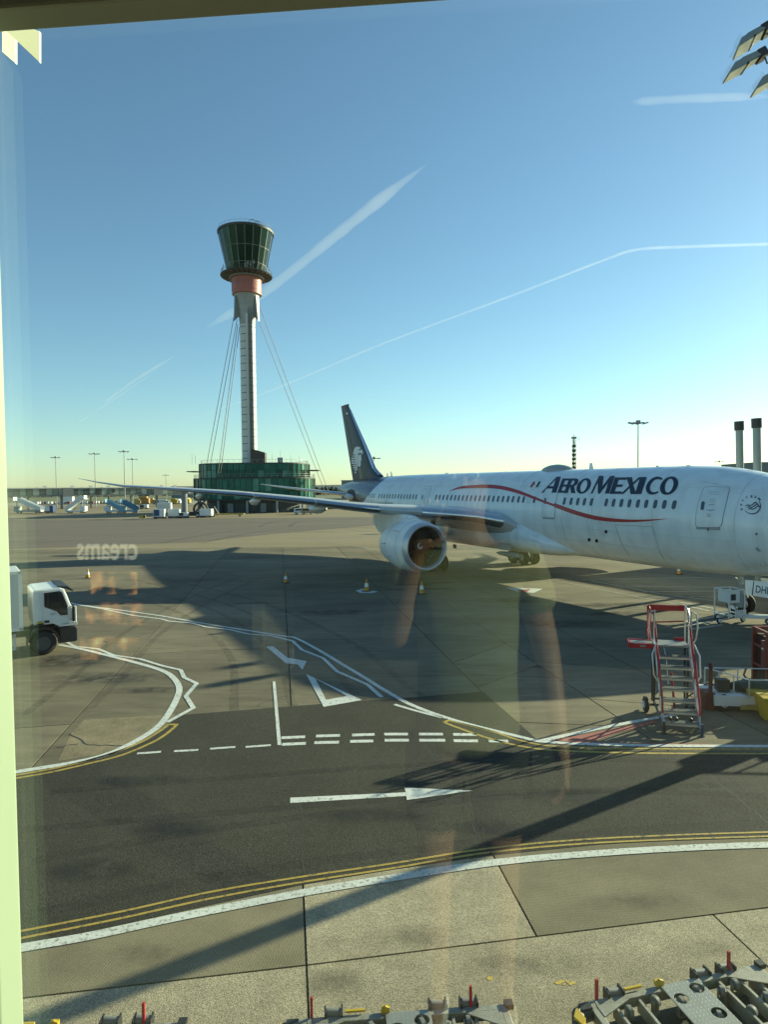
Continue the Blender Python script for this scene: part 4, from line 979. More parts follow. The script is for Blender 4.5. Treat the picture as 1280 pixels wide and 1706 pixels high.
# ---- landing gear
def wheel(name, r, w, parent, loc, hub=.52, rm=None):
    W_ = bpy.data.objects.new(name, None); COL.objects.link(W_); W_.parent = parent; W_.location = loc
    b_ = MB(); b_.rev([(-w / 2 + .02, r * hub), (-w / 2, r * .75), (-w / 2 + .05, r * .93), (-w / 4, r * .995), (-w / 12, r), (-w / 12 + .012, r - .018), (w / 12 - .012, r - .018), (w / 12, r), (w / 4, r * .995), (w / 2 - .05, r * .93), (w / 2, r * .75), (w / 2 - .02, r * hub)], (0, 0, 0), (0, 1, 0), 32)
    b_.build('tyre', M_DARK, W_, smooth=50)
    b_ = MB(); b_.rev([(-w / 2 + .02, r * hub), (-w / 2 + .05, r * hub * .92), (-w / 2 + .14, r * hub * .8), (-w / 2 + .14, r * .28), (-w / 2 + .05, r * .24), (-w / 2 + .04, .02)], (0, 0, 0), (0, 1, 0), 24, closed=True)
    b_.rev([(w / 2 - .02, r * hub), (w / 2 - .05, r * hub * .92), (w / 2 - .14, r * hub * .8), (w / 2 - .14, r * .28), (w / 2 - .05, r * .24), (w / 2 - .04, .02)], (0, 0, 0), (0, 1, 0), 24, closed=True)
    for k in range(8):
        a = 2 * PI * k / 8
        for s_ in (-1, 1): b_.cyl((math.cos(a) * r * .36, s_ * (w / 2 - .15), math.sin(a) * r * .36), (math.cos(a) * r * .36, s_ * (w / 2 - .1), math.sin(a) * r * .36), .03, n=6)
    b_.build('rim', rm or (M_WHITEP if r < .6 else M_GSTEEL), W_, smooth=40)
def main_gear(sgn):
    g = bpy.data.objects.new('main_gear', None); COL.objects.link(g); g.parent = plane; g.location = (1.2, sgn * 4.7, 0)
    for xx in (-.74, .74):
        for yy in (-.56, .56): wheel('wheel', .67, .5, g, (xx, yy, .67), .45)
    b_ = MB(); b_.cyl((-.74, -.5, .67), (-.74, .5, .67), .1); b_.cyl((.74, -.5, .67), (.74, .5, .67), .1); b_.bar((-.85, 0, .67), (.85, 0, .67), .26, .26); b_.build('bogie_beam', M_GSTEEL, g)
    b_ = MB(); b_.cyl((0, 0, .7), (0, 0, 2.0), .13); b_.cyl((0, 0, 1.5), (0, -sgn * .1, 4.2), .2); b_.bar((0, 0, 2.2), (0, -sgn * 2.0, 3.4), .12); b_.bar((-.1, 0, 2.0), (-1.6, 0, 3.6), .1); b_.bar((.2, 0, .8), (.42, 0, 1.4), .07); b_.bar((.42, 0, 1.4), (.15, 0, 1.9), .07); b_.build('strut', M_GSTEEL, g)
    b_ = MB(); b_.box((0, sgn * .72, 2.35), (1.5, .06, 1.9)); b_.build('gear_door', M_WHITEP, g)
main_gear(-1); main_gear(1)
g = bpy.data.objects.new('nose_gear', None); COL.objects.link(g); g.parent = plane; g.location = (25.55, 0, 0.2)
for yy in (-.38, .38): wheel('wheel', .51, .38, g, (0, yy, .51), .5)
b_ = MB(); b_.cyl((0, -.3, .51), (0, .3, .51), .07); b_.cyl((0, 0, .5), (0, 0, 1.3), .09); b_.cyl((0, 0, 1.0), (-.1, 0, 2.6), .13); b_.bar((-.1, 0, 1.7), (-1.3, 0, 2.4), .09); b_.bar((.12, 0, .6), (.38, 0, .95), .06); b_.bar((.38, 0, .95), (.1, 0, 1.35), .06); b_.cyl((.1, -.22, 1.5), (.24, -.22, 1.5), .1); b_.cyl((.1, .22, 1.5), (.24, .22, 1.5), .1); b_.build('strut', M_GSTEEL, g)
DZ = 2.12 - .2
for sgn in (-1, 1):
    b_ = MB(); b_.prism([(.75, 1.18), (.65, 1.92), (2.55, 1.98), (2.6, 1.18)], -.02, .02, lambda a, b2, h: (a, sgn * (.62 + (1.9 - b2) * .12) + h, b2)); dd = b_.build('gear_door', M_WHITEP, g)
    b_ = MB(); b_.bar((1.15, sgn * .645, 1.9), (1.13, sgn * .735, 1.19), .03); b_.build('door_gap', M_BLACK, dd)
    if sgn < 0:
        bm = text_bm('DHN', .012)
        bm_build(bm, 'registration_lettering', M_NAVYT, dd, lambda u, v: Vector((1.29 + u * .86, -(.62 + (1.9 - (1.36 + v * .36)) * .12) - .026, 1.36 + v * .36)))
# ================================================================ CONTROL TOWER
M_TWHITE = mat('tower_white_cladding', (.62, .62, .58), .45, noise=(.4, .12))
M_TGREY = mat('tower_grey_steel', (.20, .215, .215), .5, noise=(1, .2))
M_TRED = mat('tower_red_cladding', (.42, .13, .10), .5, noise=(.5, .12))
M_TDARK = mat('tower_dark_steel', (.045, .05, .05), .55, noise=(1, .2))
M_CAB = glassy('cab_glass', (.003, .010, .011), .05)
M_PGLASS = mat('podium_glass', (.03, .14, .115), .07, 0, noise=(.35, .45), spec=.85)
M_PGLASS2 = mat('podium_glass_dark', (.012, .07, .058), .07, 0, noise=(.35, .4), spec=.8)
M_PGLASS3 = mat('podium_glass_pale', (.10, .27, .22), .07, 0, noise=(.35, .4), spec=.85)
M_CABLE = mat('stay_cable_grey', (.035, .04, .042), .6)
TY = 203.0
tb = DY(416, 760, TY); TX = tb.x
for _m in (M_CAB, M_PGLASS, M_PGLASS2, M_PGLASS3):
    _m.node_tree.nodes['Principled BSDF'].inputs['Specular Tint'].default_value = (.32, .80, .76, 1); _m.node_tree.nodes['Principled BSDF'].inputs['Specular IOR Level'].default_value = .32
tower = thing('control_tower', 'tall airport control tower with red collar and dark glass cab held by stay cables', 'control tower', (TX, TY, 0))
def tz(y, Y=TY): return DY(410, y, Y).z
def polar(r, a, z): return Vector((r * math.sin(a), -r * math.cos(a), z))            # a=0 faces the camera
RS = 2.3
zc0, zc1 = tz(492), tz(461)                     # collar bottom, balcony
segs = 24; z0 = 12.0; z1 = zc0 - 1.0
b_ = MB(); b_.cyl((0, 0, z0), (0, 0, z1), RS - .08, n=32); b_.build('shaft_core', M_TDARK, tower)
hs = (z1 - z0) / segs
b_ = MB(); b_.rev([(.10, RS - .14), (.10, RS), (hs - .10, RS), (hs - .10, RS - .14)], (0, 0, 0), (0, 0, 1), 36)
for a in (-75, -40, -8, 60, 110):
    p = polar(RS + .03, math.radians(a), hs * .5); b_.cyl(polar(RS - .02, math.radians(a), hs * .5), p, .11, n=8)
b_.cyl(polar(RS - .05, math.radians(-82), hs * .2), polar(RS + .28, math.radians(-82), hs * .2), .05, n=5); b_.cyl(polar(RS - .05, math.radians(84), hs * .2), polar(RS + .28, math.radians(84), hs * .2), .05, n=5)
sm = b_.mesh('shaft_segment', M_TWHITE, 35)
for k in range(segs): inst('shaft_segment', sm, tower, Matrix.Translation((0, 0, z0 + hs * k)))
# lift guides up the right of the shaft
b_ = MB()
for a, w_, d_ in ((17, .2, .4), (27, .2, .5), (40, .2, .45)):
    p = polar(RS + d_ / 2, math.radians(a), 0); b_.box((p.x, p.y, (z0 + z1) / 2), (w_, d_, z1 - z0), Matrix.Rotation(math.radians(a), 3, 'Z'))
b_.build('lift_guide', M_TGREY, tower)
b_ = MB(); p = polar(RS + .1, math.radians(9), 0); b_.box((p.x, p.y, (z0 + z1) / 2), (.9, .3, z1 - z0), Matrix.Rotation(math.radians(9), 3, 'Z')); b_.build('lift_guide', M_TWHITE, tower)
# cladding cone and splayed fairings below the collar
b_ = MB(); b_.rev([(zc0 - 9, RS + .02), (zc0 - 5, RS + .35), (zc0 - 2, 3.1), (zc0 + .2, 3.9)], (0, 0, 0), (0, 0, 1), 32); b_.build('shaft_cone', mat('tower_cone_grey', (.36, .37, .36), .45, noise=(.8, .2)), tower, smooth=True)
for a in (-62, 68, 180):
    r_ = math.radians(a); b_ = MB(); t_ = Vector((math.cos(r_), math.sin(r_), 0)); o_ = Vector((math.sin(r_), -math.cos(r_), 0))
    A, B = zc0 - .6, zc0 - 8.2
    b_.hexa([o_ * 2.1 - t_ * .5 + Vector((0, 0, B + 2)), o_ * 2.1 + t_ * .5 + Vector((0, 0, B + 2)), o_ * 4.1 + t_ * .45 + Vector((0, 0, B)), o_ * 4.1 - t_ * .45 + Vector((0, 0, B))],
            [o_ * 2.6 - t_ * .9 + Vector((0, 0, A)), o_ * 2.6 + t_ * .9 + Vector((0, 0, A)), o_ * 3.7 + t_ * .8 + Vector((0, 0, A)), o_ * 3.7 - t_ * .8 + Vector((0, 0, A))]); b_.build('cable_fairing', M_TGREY, tower)
# red collar
b_ = MB(); b_.rev([(zc0, 3.6), (zc0, 4.4), (zc0 + 1.1, 4.42), (zc0 + 1.1, 4.48), (zc0 + 4.7, 4.48), (zc0 + 4.7, 4.2)], (0, 0, 0), (0, 0, 1), 48); b_.build('red_collar', M_TRED, tower, smooth=35)
pb = MB()
for a0 in (-58, -34, -18, -2, 16, 34, 52):
    for k, (da, dz) in enumerate(((-5, 0), (-2, .6), (1, 0), (4, .5), (1, -.5))):
        a = math.radians(a0 + da); z = zc0 + 3 + dz - .2
        pb.cyl(polar(4.4, a, z), polar(4.5, a, z), .12, n=6)
pb.build('collar_perforation', M_TDARK, tower)
cs = MB()
for a in (-80, -25, 30, 85): cs.bar(polar(4.49, math.radians(a), zc0 + 1.1), polar(4.49, math.radians(a), zc0 + 4.7), .05)
cs.build('collar_seam', M_TDARK, tower)
b_ = MB(); b_.rev([(zc0 + 4.7, 4.6), (zc0 + 4.75, 5.2), (zc0 + 5.5, 5.35), (zc0 + 5.5, 4.6)], (0, 0, 0), (0, 0, 1), 48); b_.build('collar_rim', M_TGREY, tower, smooth=35)
# balcony
ZB = zc1
b_ = MB(); b_.rev([(ZB - .35, 5.2), (ZB - .1, 7.7), (ZB + .15, 7.85), (ZB + .3, 7.7), (ZB + .3, 5.0)], (0, 0, 0), (0, 0, 1), 56); b_.build('balcony', M_TDARK, tower, smooth=35)
b_ = MB()
for k in range(28):
    a = 2 * PI * k / 28; b_.bar(polar(5.3, a, ZB - .42), polar(7.6, a, ZB - .16), .12, .22)
b_.build('balcony_rib', M_TGREY, tower)
b_ = MB()
for zz in (.8, 1.4): b_.tube([polar(7.6, 2 * PI * k / 48, ZB + zz) for k in range(48)], .035, 4, True)
for k in range(32): b_.bar(polar(7.6, 2 * PI * k / 32, ZB + .3), polar(7.6, 2 * PI * k / 32, ZB + 1.4), .05)
b_.build('balcony_railing', M_TDARK, tower)
for k, (a, h_) in enumerate(((-70, 1.6), (-62, 2.1), (40, 2.0), (20, 1.5), (14, 1.8), (8, 1.4), (28, 2.2), (72, 2.4), (80, 1.6), (-40, 1.4), (-30, 1.7))):
    a = math.radians(a); p = polar(7.2, a, ZB + .3); b_ = MB(); b_.bar(p, p + Vector((0, 0, h_)), .08); b_.box(p + Vector((.1, 0, h_ * .75)), (.45, .12, .25)); b_.cyl(p + Vector((0, 0, h_)), p + Vector((.25, -.1, h_ + .25)), .1, n=6); b_.build('balcony_antenna', M_GSTEEL, tower)
# glazed cab: 20 sides leaning out, three panes high
NC = 20; ZT = tz(391); rb0, rb1 = 5.55, 8.25
def cabp(k, t, dr=0): a = 2 * PI * (k + .5) / NC; r = rb0 + (rb1 - rb0) * t + dr; return polar(r, a, ZB + .3 + (ZT - ZB - .3) * t)
b_ = MB(); b_.loft([[cabp(k, 0, -.25) for k in range(NC)], [cabp(k, 1, -.25) for k in range(NC)]]); b_.build('cab_core', M_BLACK, tower)
for k in range(NC):
    for t0, t1 in ((0, .2), (.2, .58), (.58, 1)):
        q0, q1_, q2_, q3_ = cabp(k, t0), cabp(k + 1, t0), cabp(k + 1, t1), cabp(k, t1); c_ = (q0 + q1_ + q2_ + q3_) / 4
        sh = lambda q: c_ + (q - c_) * .965
        nn = (q1_ - q0).cross(q3_ - q0).normalized() * -.06
        b_ = MB(); b_.hexa([sh(q0), sh(q1_), sh(q2_), sh(q3_)], [sh(q0) + nn, sh(q1_) + nn, sh(q2_) + nn, sh(q3_) + nn]); b_.build('window_pane', M_CAB, tower)
mulm = M_GSTEEL
for k in range(NC):
    b_ = MB(); b_.bar(cabp(k, 0, .02), cabp(k, 1, .02), .10, .14); b_.build('mullion', mulm, tower)
b_ = MB()
for t in (.2, .58): b_.tube([cabp(k, t, .02) for k in range(NC)], .05, 4, True)
b_.build('transom', mulm, tower)
b_ = MB(); b_.rev([(ZT, 8.05), (ZT - .1, 8.42), (ZT + .5, 8.52), (ZT + .7, 8.25), (ZT + .9, 5)], (0, 0, 0), (0, 0, 1), 60, closed=True); b_.build('cab_roof', M_TDARK, tower, smooth=30)
b_ = MB()
for k in range(30):
    b_.bar(polar(8.1, 2 * PI * k / 30, ZT + .6), polar(8.1, 2 * PI * k / 30, ZT + 1.5), .05)
b_.tube([polar(8.1, 2 * PI * k / 48, ZT + 1.5) for k in range(48)], .035, 4, True)
b_.build('roof_railing', M_TDARK, tower)
for a, r_ in ((28, 1.0), (42, .9)):
    a = math.radians(a); c_ = polar(6.6, a, ZT + .8); b_ = MB(); b_.tube([c_ + Vector((r_ * math.cos(t), 0, r_ * 1.4 * math.sin(t))) for t in [PI * k / 10 for k in range(11)]], .1, 5); b_.bar(c_ + Vector((0, -.3, 0)), c_ + Vector((0, -.3, 1.1)), .1); b_.build('roof_crane', M_GSTEEL, tower)
# stay cables down to three anchors
def cable(top_px, bot_px, Yb, zb=0.2, n=2):
    t = DY(top_px[0], top_px[1], TY); bpt = DY(bot_px[0], bot_px[1], Yb) if zb is None else G(*bot_px, zb)
    m_ = MB(); m_.tube([Vector(t) - tower.location, Vector(bpt) - tower.location], .10, 5); m_.build('stay_cable', M_CABLE, tower)
def cable2(a, b, Y0, Y1):
    m_ = MB(); m_.tube([DY(*a, Y0) - tower.location, DY(*b, Y1) - tower.location], .095, 5); m_.build('stay_cable', M_CABLE, tower)
cable2((391, 520), (331, 845), TY, 240); cable2((395, 532), (337, 845), TY, 240)
cable2((396, 540), (355, 850), TY - 3, 186); cable2((399, 545), (359, 851), TY - 3, 186)
cable2((429, 502), (557, 845), TY + 2, 232); cable2((431, 534), (551, 845), TY + 2, 230)
for p in (G(356, 858), G(554, 848)):
    b_ = MB(); q = p - tower.location; b_.hexa([q + Vector((-1.6, -.8, 0)), q + Vector((1.6, -.8, 0)), q + Vector((1.6, .8, 0)), q + Vector((-1.6, .8, 0))], [q + Vector((-.6, -.4, 2.4)), q + Vector((.2, -.4, 2.4)), q + Vector((.2, .4, 2.4)), q + Vector((-.6, .4, 2.4))]); b_.build('cable_anchor', M_TDARK, tower)

# ---- the round glass building at the foot of the tower
PX_, PY_ = DY(426, 800, 207).x, 207.0
pod = thing('tower_base_building', 'low rounded green glass building round the foot of the control tower', 'building', (PX_, PY_, 0))
def plan(a, ax, ay, e=2.7):
    c, s_ = math.cos(a), math.sin(a); return (math.copysign(abs(c) ** (2 / e), c) * ax, math.copysign(abs(s_) ** (2 / e), s_) * ay)
def walk(ax, ay, step):
    P = [plan(2 * PI * k / 720, ax, ay) for k in range(721)]; out = [P[0]]; acc = 0
    for p, q in zip(P, P[1:]):
        acc += math.hypot(q[0] - p[0], q[1] - p[1])
        if acc >= step: out.append(q); acc = 0
    return out
z_t, z_m, z_l = tz(772, 194), tz(797, 194), tz(832, 193.5)
mg = MB(); tr = MB()
for (ax, ay, zb, zt, dark) in ((16.7, 13.0, z_m + .25, z_t, .3), (18.3, 14.2, z_l, z_m, .15)):
    W_ = walk(ax, ay, 1.72)
    c_ = MB(); c_.prism([(x * .985, y * .985) for x, y in W_], zb, zt); c_.build('inner_wall', M_BLACK, pod)
    for i in range(len(W_)):
        p, q = W_[i], W_[(i + 1) % len(W_)]
        if math.hypot(q[0] - p[0], q[1] - p[1]) < .4: continue
        mid_y = (p[1] + q[1]) / 2
        if mid_y > ay * .55: continue
        hm = zb + (zt - zb) * (.52 if zt > 12 else .38)
        for z_a, z_b in ((zb + .1, hm - .06), (hm + .06, zt - .15)):
            b_ = MB(); d = Vector((q[0] - p[0], q[1] - p[1], 0)); d.normalize(); o_ = Vector((d.y, -d.x, 0)) * .05
            P_ = Vector((p[0], p[1], 0)) + d * .06; Q_ = Vector((q[0], q[1], 0)) - d * .06
            up = Vector((0, 0, 1))
            b_.hexa([P_ + up * z_a, Q_ + up * z_a, Q_ + up * z_b, P_ + up * z_b], [P_ + o_ + up * z_a, Q_ + o_ + up * z_a, Q_ + o_ + up * z_b, P_ + o_ + up * z_b]); b_.build('window_pane', (M_PGLASS if random.random() > dark else M_PGLASS2) if random.random() > .22 else M_PGLASS3, pod)
        mg.bar((p[0] * 1.006, p[1] * 1.006, zb), (p[0] * 1.006, p[1] * 1.006, zt), .14, .2)
    sl_ = MB(); sl_.prism([(x * 1.012, y * 1.012) for x, y in W_], zt - .12, zt + .22); sl_.build('floor_slab', M_TDARK, pod)
mg.build('mullion', M_TDARK, pod)
W_ = walk(18.3, 14.2, 1.72); b_ = MB()
for zz in (.5, 1.1): b_.tube([(x * .995, y * .995, z_m + .22 + zz) for x, y in W_[:-1]], .035, 4, True)
for x, y in W_: b_.bar((x * .995, y * .995, z_m + .2), (x * .995, y * .995, z_m + 1.32), .05)
W2 = walk(16.7, 13.0, 1.72)
b_.tube([(x * .97, y * .97, z_t + 1.2) for x, y in W2[:-1]], .04, 4, True)
for x, y in W2: b_.bar((x * .97, y * .97, z_t + .2), (x * .97, y * .97, z_t + 1.2), .05)
b_.build('terrace_railing', M_GSTEEL, pod)
for sgn in (-1, 1):
    b_ = MB(); b_.prism([(sgn * 17.2, -6), (sgn * 20.2, -5), (sgn * 20.2, 2), (sgn * 17.2, 3)], z_t - 2.1, z_t - 1.85); b_.build('canopy', M_TDARK, pod)
b_ = MB(); b_.prism([(x * .80, y * .86) for x, y in W_], 0, z_l - .15); b_.build('ground_floor_wall', mat('recessed_dark_wall', (.035, .04, .042), .5, noise=(.5, .3)), pod)
b_ = MB(); b_.prism([(x, y) for x, y in W_], z_l - .32, z_l - .04); b_.build('soffit', M_TDARK, pod)
for i in range(0, len(W_), 5):
    x, y = W_[i]
    if y > 5: continue
    b_ = MB(); b_.cyl((x * .96, y * .96, 0), (x * .96, y * .96, z_l - .3), .32, n=12); b_.build('column', M_GSTEEL, pod, smooth=True)
for k, xx in enumerate((-9, -5.2, 1, 4.5, 8.5)):
    b_ = MB(); b_.box((xx, -12.35, 1.5), (1.7 if k % 2 else 2.6, .08, 2.6)); b_.build('door', M_TGREY if k % 2 else M_TDARK, pod)
b_ = MB(); q = tower.location - pod.location
b_.box((q.x + 3.4, q.y - 2.6, z_t + 1.7), (4.0, 3, 3.4)); b_.prism([(q.x + 1.4, z_t + 3.4), (q.x + 1.4, z_t + 4.6), (q.x + 5.4, z_t + 3.4)], q.y - 4.1, q.y - 1.1, lambda a, b2, h: (a, h, b2)); b_.build('lift_lobby', mat('lobby_brown_cladding', (.07, .05, .04), .5, noise=(1, .2)), pod)
for k, (xx, hh) in enumerate(((-16.8, 3.2), (-15.8, 2.6), (7, 2.8), (9.5, 3.8), (12.5, 2.5), (-2, 1.6), (15, 2))):
    b_ = MB(); b_.bar((xx, -10.5, z_t), (xx, -10.5, z_t + hh), .07); b_.build('roof_antenna', M_GSTEEL, pod)
b_ = MB(); b_.box((9.2, -8.5, z_t + 1), (1.6, 1.2, 1.6)); b_.build('roof_plant', M_GSTEEL, pod)

# ================================================================ FAR FIELD
def post_lamp(x, ytop, ybase_y, Y, heads, label, group='tall apron floodlight masts in the distance', r=.22, span=3.2):
    t = DY(x, ytop, Y); o = thing('light_mast', label, 'light mast', (t.x, Y, 0), 0, group)
    b_ = MB(); b_.cyl((0, 0, 0), (0, 0, t.z), r, r * .55, 8); b_.build('pole', M_GSTEEL, o, smooth=True)
    b_ = MB(); b_.bar((-span / 2, 0, t.z - .3), (span / 2, 0, t.z - .3), .16); b_.box((0, 0, t.z - .05), (.7, .7, .5)); b_.build('crossarm', M_GSTEEL, o)
    b_ = MB(); b_.hexa([(-.55, -.35, -.14), (.55, -.35, -.14), (.55, .35, -.14), (-.55, .35, -.14)], [(-.45, -.25, .14), (.45, -.25, .14), (.45, .25, .14), (-.45, .25, .14)])
    lm = b_.mesh('lamp_head', M_GSTEEL)
    for k in range(heads): inst('lamp_head', lm, o, Matrix.Translation((-span / 2 + span * k / (heads - 1), -.15 + .3 * (k % 2), t.z - .35)) @ Matrix.Rotation(.25 * (1 if k < heads / 2 else -1), 4, 'Y'))
    return o
post_lamp(92, 761, 845, 300, 4, 'slim grey light mast, leftmost and nearest the window frame')
post_lamp(157, 755, 845, 290, 5, 'grey light mast with wide head above the tip of the airliner wing', span=4.2)
post_lamp(206, 751, 850, 262, 4, 'tallest light mast of the close pair left of the tower')
post_lamp(220, 764, 845, 310, 4, 'shorter light mast of the close pair left of the tower', span=4)
post_lamp(276, 791, 838, 420, 3, 'small distant light mast nearest the green glass building')
post_lamp(1064, 702, 830, 130, 4, 'light mast with spread arms rising behind the airliner titles', None, .17, 3.0)
post_lamp(623, 762, 830, 210, 4, 'light mast half hidden behind the airliner tail fin', None, .18, 3.4)
post_lamp(1199, 768, 830, 330, 3, 'small distant light mast between the two white bridge columns', None, .2, 3.5)
# slender surveillance mast with lumps up its height
p = DY(957, 731, 330); o = thing('radar_mast', 'slender dark lattice mast with an aerial on top behind the airliner roof', 'radio mast', (p.x, 330, 0))
b_ = MB()
for a in range(3): b_.bar((.9 * math.cos(a * 2.1), .9 * math.sin(a * 2.1), 0), (.55 * math.cos(a * 2.1), .55 * math.sin(a * 2.1), p.z), .28)
for k in range(26): z = k * p.z / 26; a = k % 3; b_.bar((.85 * math.cos(a * 2.1), .85 * math.sin(a * 2.1), z), (.8 * math.cos((a + 1) * 2.1), .8 * math.sin((a + 1) * 2.1), z + p.z / 26), .2)
b_.build('mast_frame', M_TDARK, o)
b_ = MB()
for k in range(9): b_.cyl((0, 0, p.z * (.3 + .07 * k)), (0, 0, p.z * (.3 + .07 * k) + 1.1), .95, 1.15, 8)
b_.build('mast_platform', M_TDARK, o)
b_ = MB(); b_.box((0, 0, p.z + .5), (2.2, 1.6, 1.0)); b_.bar((1, 0, p.z - 1), (2.6, 0, p.z + .2), .12); b_.bar((2.6, 0, p.z - 1.6), (2.6, 0, p.z + 1.6), .12); b_.bar((0, 0, p.z + 1), (0, 0, p.z + 2.4), .2); b_.build('aerial', M_GSTEEL, o)

# long glazed pier corridor at the left
A = DY(8, 819, 252); B = DY(345, 817, 300)
zt_, zb_ = DY(100, 812.5, 262).z, DY(100, 826.5, 262).z
pier = thing('glazed_walkway', 'long raised glass walkway on slim posts across the left distance', 'walkway', (A.x, A.y, 0), math.atan2(B.y - A.y, B.x - A.x))
Ln = math.hypot(B.x - A.x, B.y - A.y) + 25
b_ = MB(); b_.box((Ln / 2 - 40, 2, (zt_ + zb_) / 2), (Ln + 80, 3.6, zt_ - zb_ - .5)); b_.build('inner_wall', M_TDARK, pier)
b_ = MB(); b_.box((Ln / 2 - 40, 1.9, zt_ - .12), (Ln + 80, 4.4, .34)); b_.build('roof', M_TWHITE, pier)
b_ = MB(); b_.box((Ln / 2 - 40, 1.9, zb_ + .1), (Ln + 80, 4.3, .4)); b_.build('floor_slab', M_TGREY, pier)
M_PIER = [mat('walkway_glass_pale', (.40, .46, .40), .12, noise=(.3, .4), spec=.8), mat('walkway_glass_green', (.22, .28, .24), .12, noise=(.3, .4), spec=.8), mat('walkway_glass_dim', (.13, .16, .15), .12, noise=(.3, .4), spec=.8)]
k = 0; x = -2.0
while x < Ln:
    w_ = 2.3; b_ = MB(); b_.box((x + w_ / 2, .1, (zt_ + zb_) / 2), (w_ - .14, .1, zt_ - zb_ - .75)); b_.build('window_pane', M_PIER[(k * 7 + k // 3) % 3], pier); x += w_; k += 1
for xx in (8, 20, 31, 38, 47, 58, 70, 86):
    b_ = MB(); b_.box((xx, 2, zb_ / 2), (.9 if xx in (20, 58) else .45, .6, zb_)); b_.build('support_post', M_TGREY, pier)
for xx, m_ in ((22, M_TGREY), (58, M_TGREY)):
    b_ = MB(); b_.box((xx, -.2, (zt_ + zb_) / 2 - .2), (4, 1.2, zt_ - zb_ + .2)); b_.build('lift_tower', m_, pier)
for xx in (14, 24, 31, 38, 60, 66): b_ = MB(); b_.box((xx, 1.5, zt_ + .45), (1.2, 1, .7)); b_.build('roof_vent', M_TWHITE, pier)
b_ = MB(); b_.box((33, -.15, zb_ + 1.2), (1.8, .1, 1.2)); b_.build('sign_board', M_TDARK, pier)
b_ = MB(); b_.box((39.5, -.15, zt_ - 1.4), (1.3, .1, 1.4)); b_.build('sign_board', M_TDARK, pier)
# stand number board
def far_building(name, label, cat, x0, x1, y0, Y, depth, m, wins=0):
    a = DY(x0, y0, Y); b2 = DY(x1, y0, Y); o = thing(name, label, cat, ((a.x + b2.x) / 2, Y, 0)); w_ = b2.x - a.x
    b_ = MB(); b_.box((0, depth / 2, a.z / 2), (w_, depth, a.z)); b_.build('wall', m, o)
    b_ = MB(); b_.box((0, depth / 2, a.z + .2), (w_ + .6, depth + .6, .4)); b_.build('roof', M_TGREY, o)
    for k in range(wins):
        b_ = MB(); b_.box((-w_ / 2 + w_ * (k + .5) / wins, -.04, a.z * .68), (w_ / wins * .7, .08, a.z * .18)); b_.build('window', M_PIER[2], o)
    return o
M_BG = mat('distant_grey_cladding', (.22, .23, .22), .7, noise=(.2, .15))
far_building('terminal_block', 'grey flat roofed block behind the airliner tail', 'building', 570, 610, 808, 420, 30, M_BG, 5)
far_building('terminal_block', 'upper grey block set back above the block behind the tail', 'building', 569, 600, 801, 470, 25, M_TGREY, 4)
far_building('hangar', 'wide low pale hangar right behind the airliner nose', 'hangar', 1262, 1420, 771, 380, 40, M_BG, 8)
far_building('terminal_block', 'low building on the horizon left of the green glass building', 'building', 285, 322, 811, 620, 30, M_BG, 6)
# hills and tree line on the horizon
def ridge(name, x0, x1, Y, h, m, kind, step=14, seed=1, label=None):
    rnd = random.Random(seed); a = DY(x0, 815, Y).x; b2 = DY(x1, 815, Y).x; n = 60; top_ = []
    for i in range(n + 1):
        t = i / n; top_.append((a + (b2 - a) * t, h * (.55 + .3 * math.sin(t * 7 + seed) + .2 * math.sin(t * 17 + seed * 2) + .12 * rnd.random())))
    b_ = MB(); V = []
    for x, z in top_: V += [(x, Y - 200, -1), (x, Y, max(z, .5)), (x, Y + 300, -1)]
    b_.add(V, [(3 * i, 3 * i + 3, 3 * i + 4, 3 * i + 1) for i in range(n)] + [(3 * i + 1, 3 * i + 4, 3 * i + 5, 3 * i + 2) for i in range(n)])
    return tag(b_.build(name, m, smooth=True), kind=kind, label=label)
ridge('hills', -1500, 2800, 9000, 75, mat('hazy_hill', (.12, .16, .15), .95, noise=(.002, .3)), 'structure', seed=3)
def treeline(x0, x1, Y, h, n, seed, label):
    rnd = random.Random(seed); a = DY(x0, 815, Y).x; b2 = DY(x1, 815, Y).x; b_ = MB()
    for i in range(n):
        cx_ = a + (b2 - a) * rnd.random(); cy_ = Y + rnd.uniform(-25, 25); hh = h * rnd.uniform(.5, 1.1); w_ = h * rnd.uniform(.4, .9)
        for k in range(9):
            c_ = Vector((cx_ + rnd.uniform(-w_, w_), cy_ + rnd.uniform(-2, 2), hh * rnd.uniform(.15, .95))); s_ = hh * rnd.uniform(.14, .3)
            V = [c_ + Vector((rnd.uniform(-s_, s_), rnd.uniform(-s_, s_), rnd.uniform(-s_, s_))) for _ in range(5)]; b_.add(V, [(0, 1, 2), (0, 2, 3), (1, 3, 4), (0, 3, 4)])
    return tag(b_.build('treeline', mat('distant_foliage', (.055, .075, .042), .95, noise=(.1, .4)), recalc=False), label, 'trees', kind='stuff')
treeline(-400, 330, 900, 11, 420, 4, 'distant line of trees on the left horizon')
treeline(330, 700, 800, 9, 260, 5, 'distant line of trees behind the glass building and tail')
treeline(1150, 1500, 800, 9, 150, 6, 'distant line of trees on the right horizon')
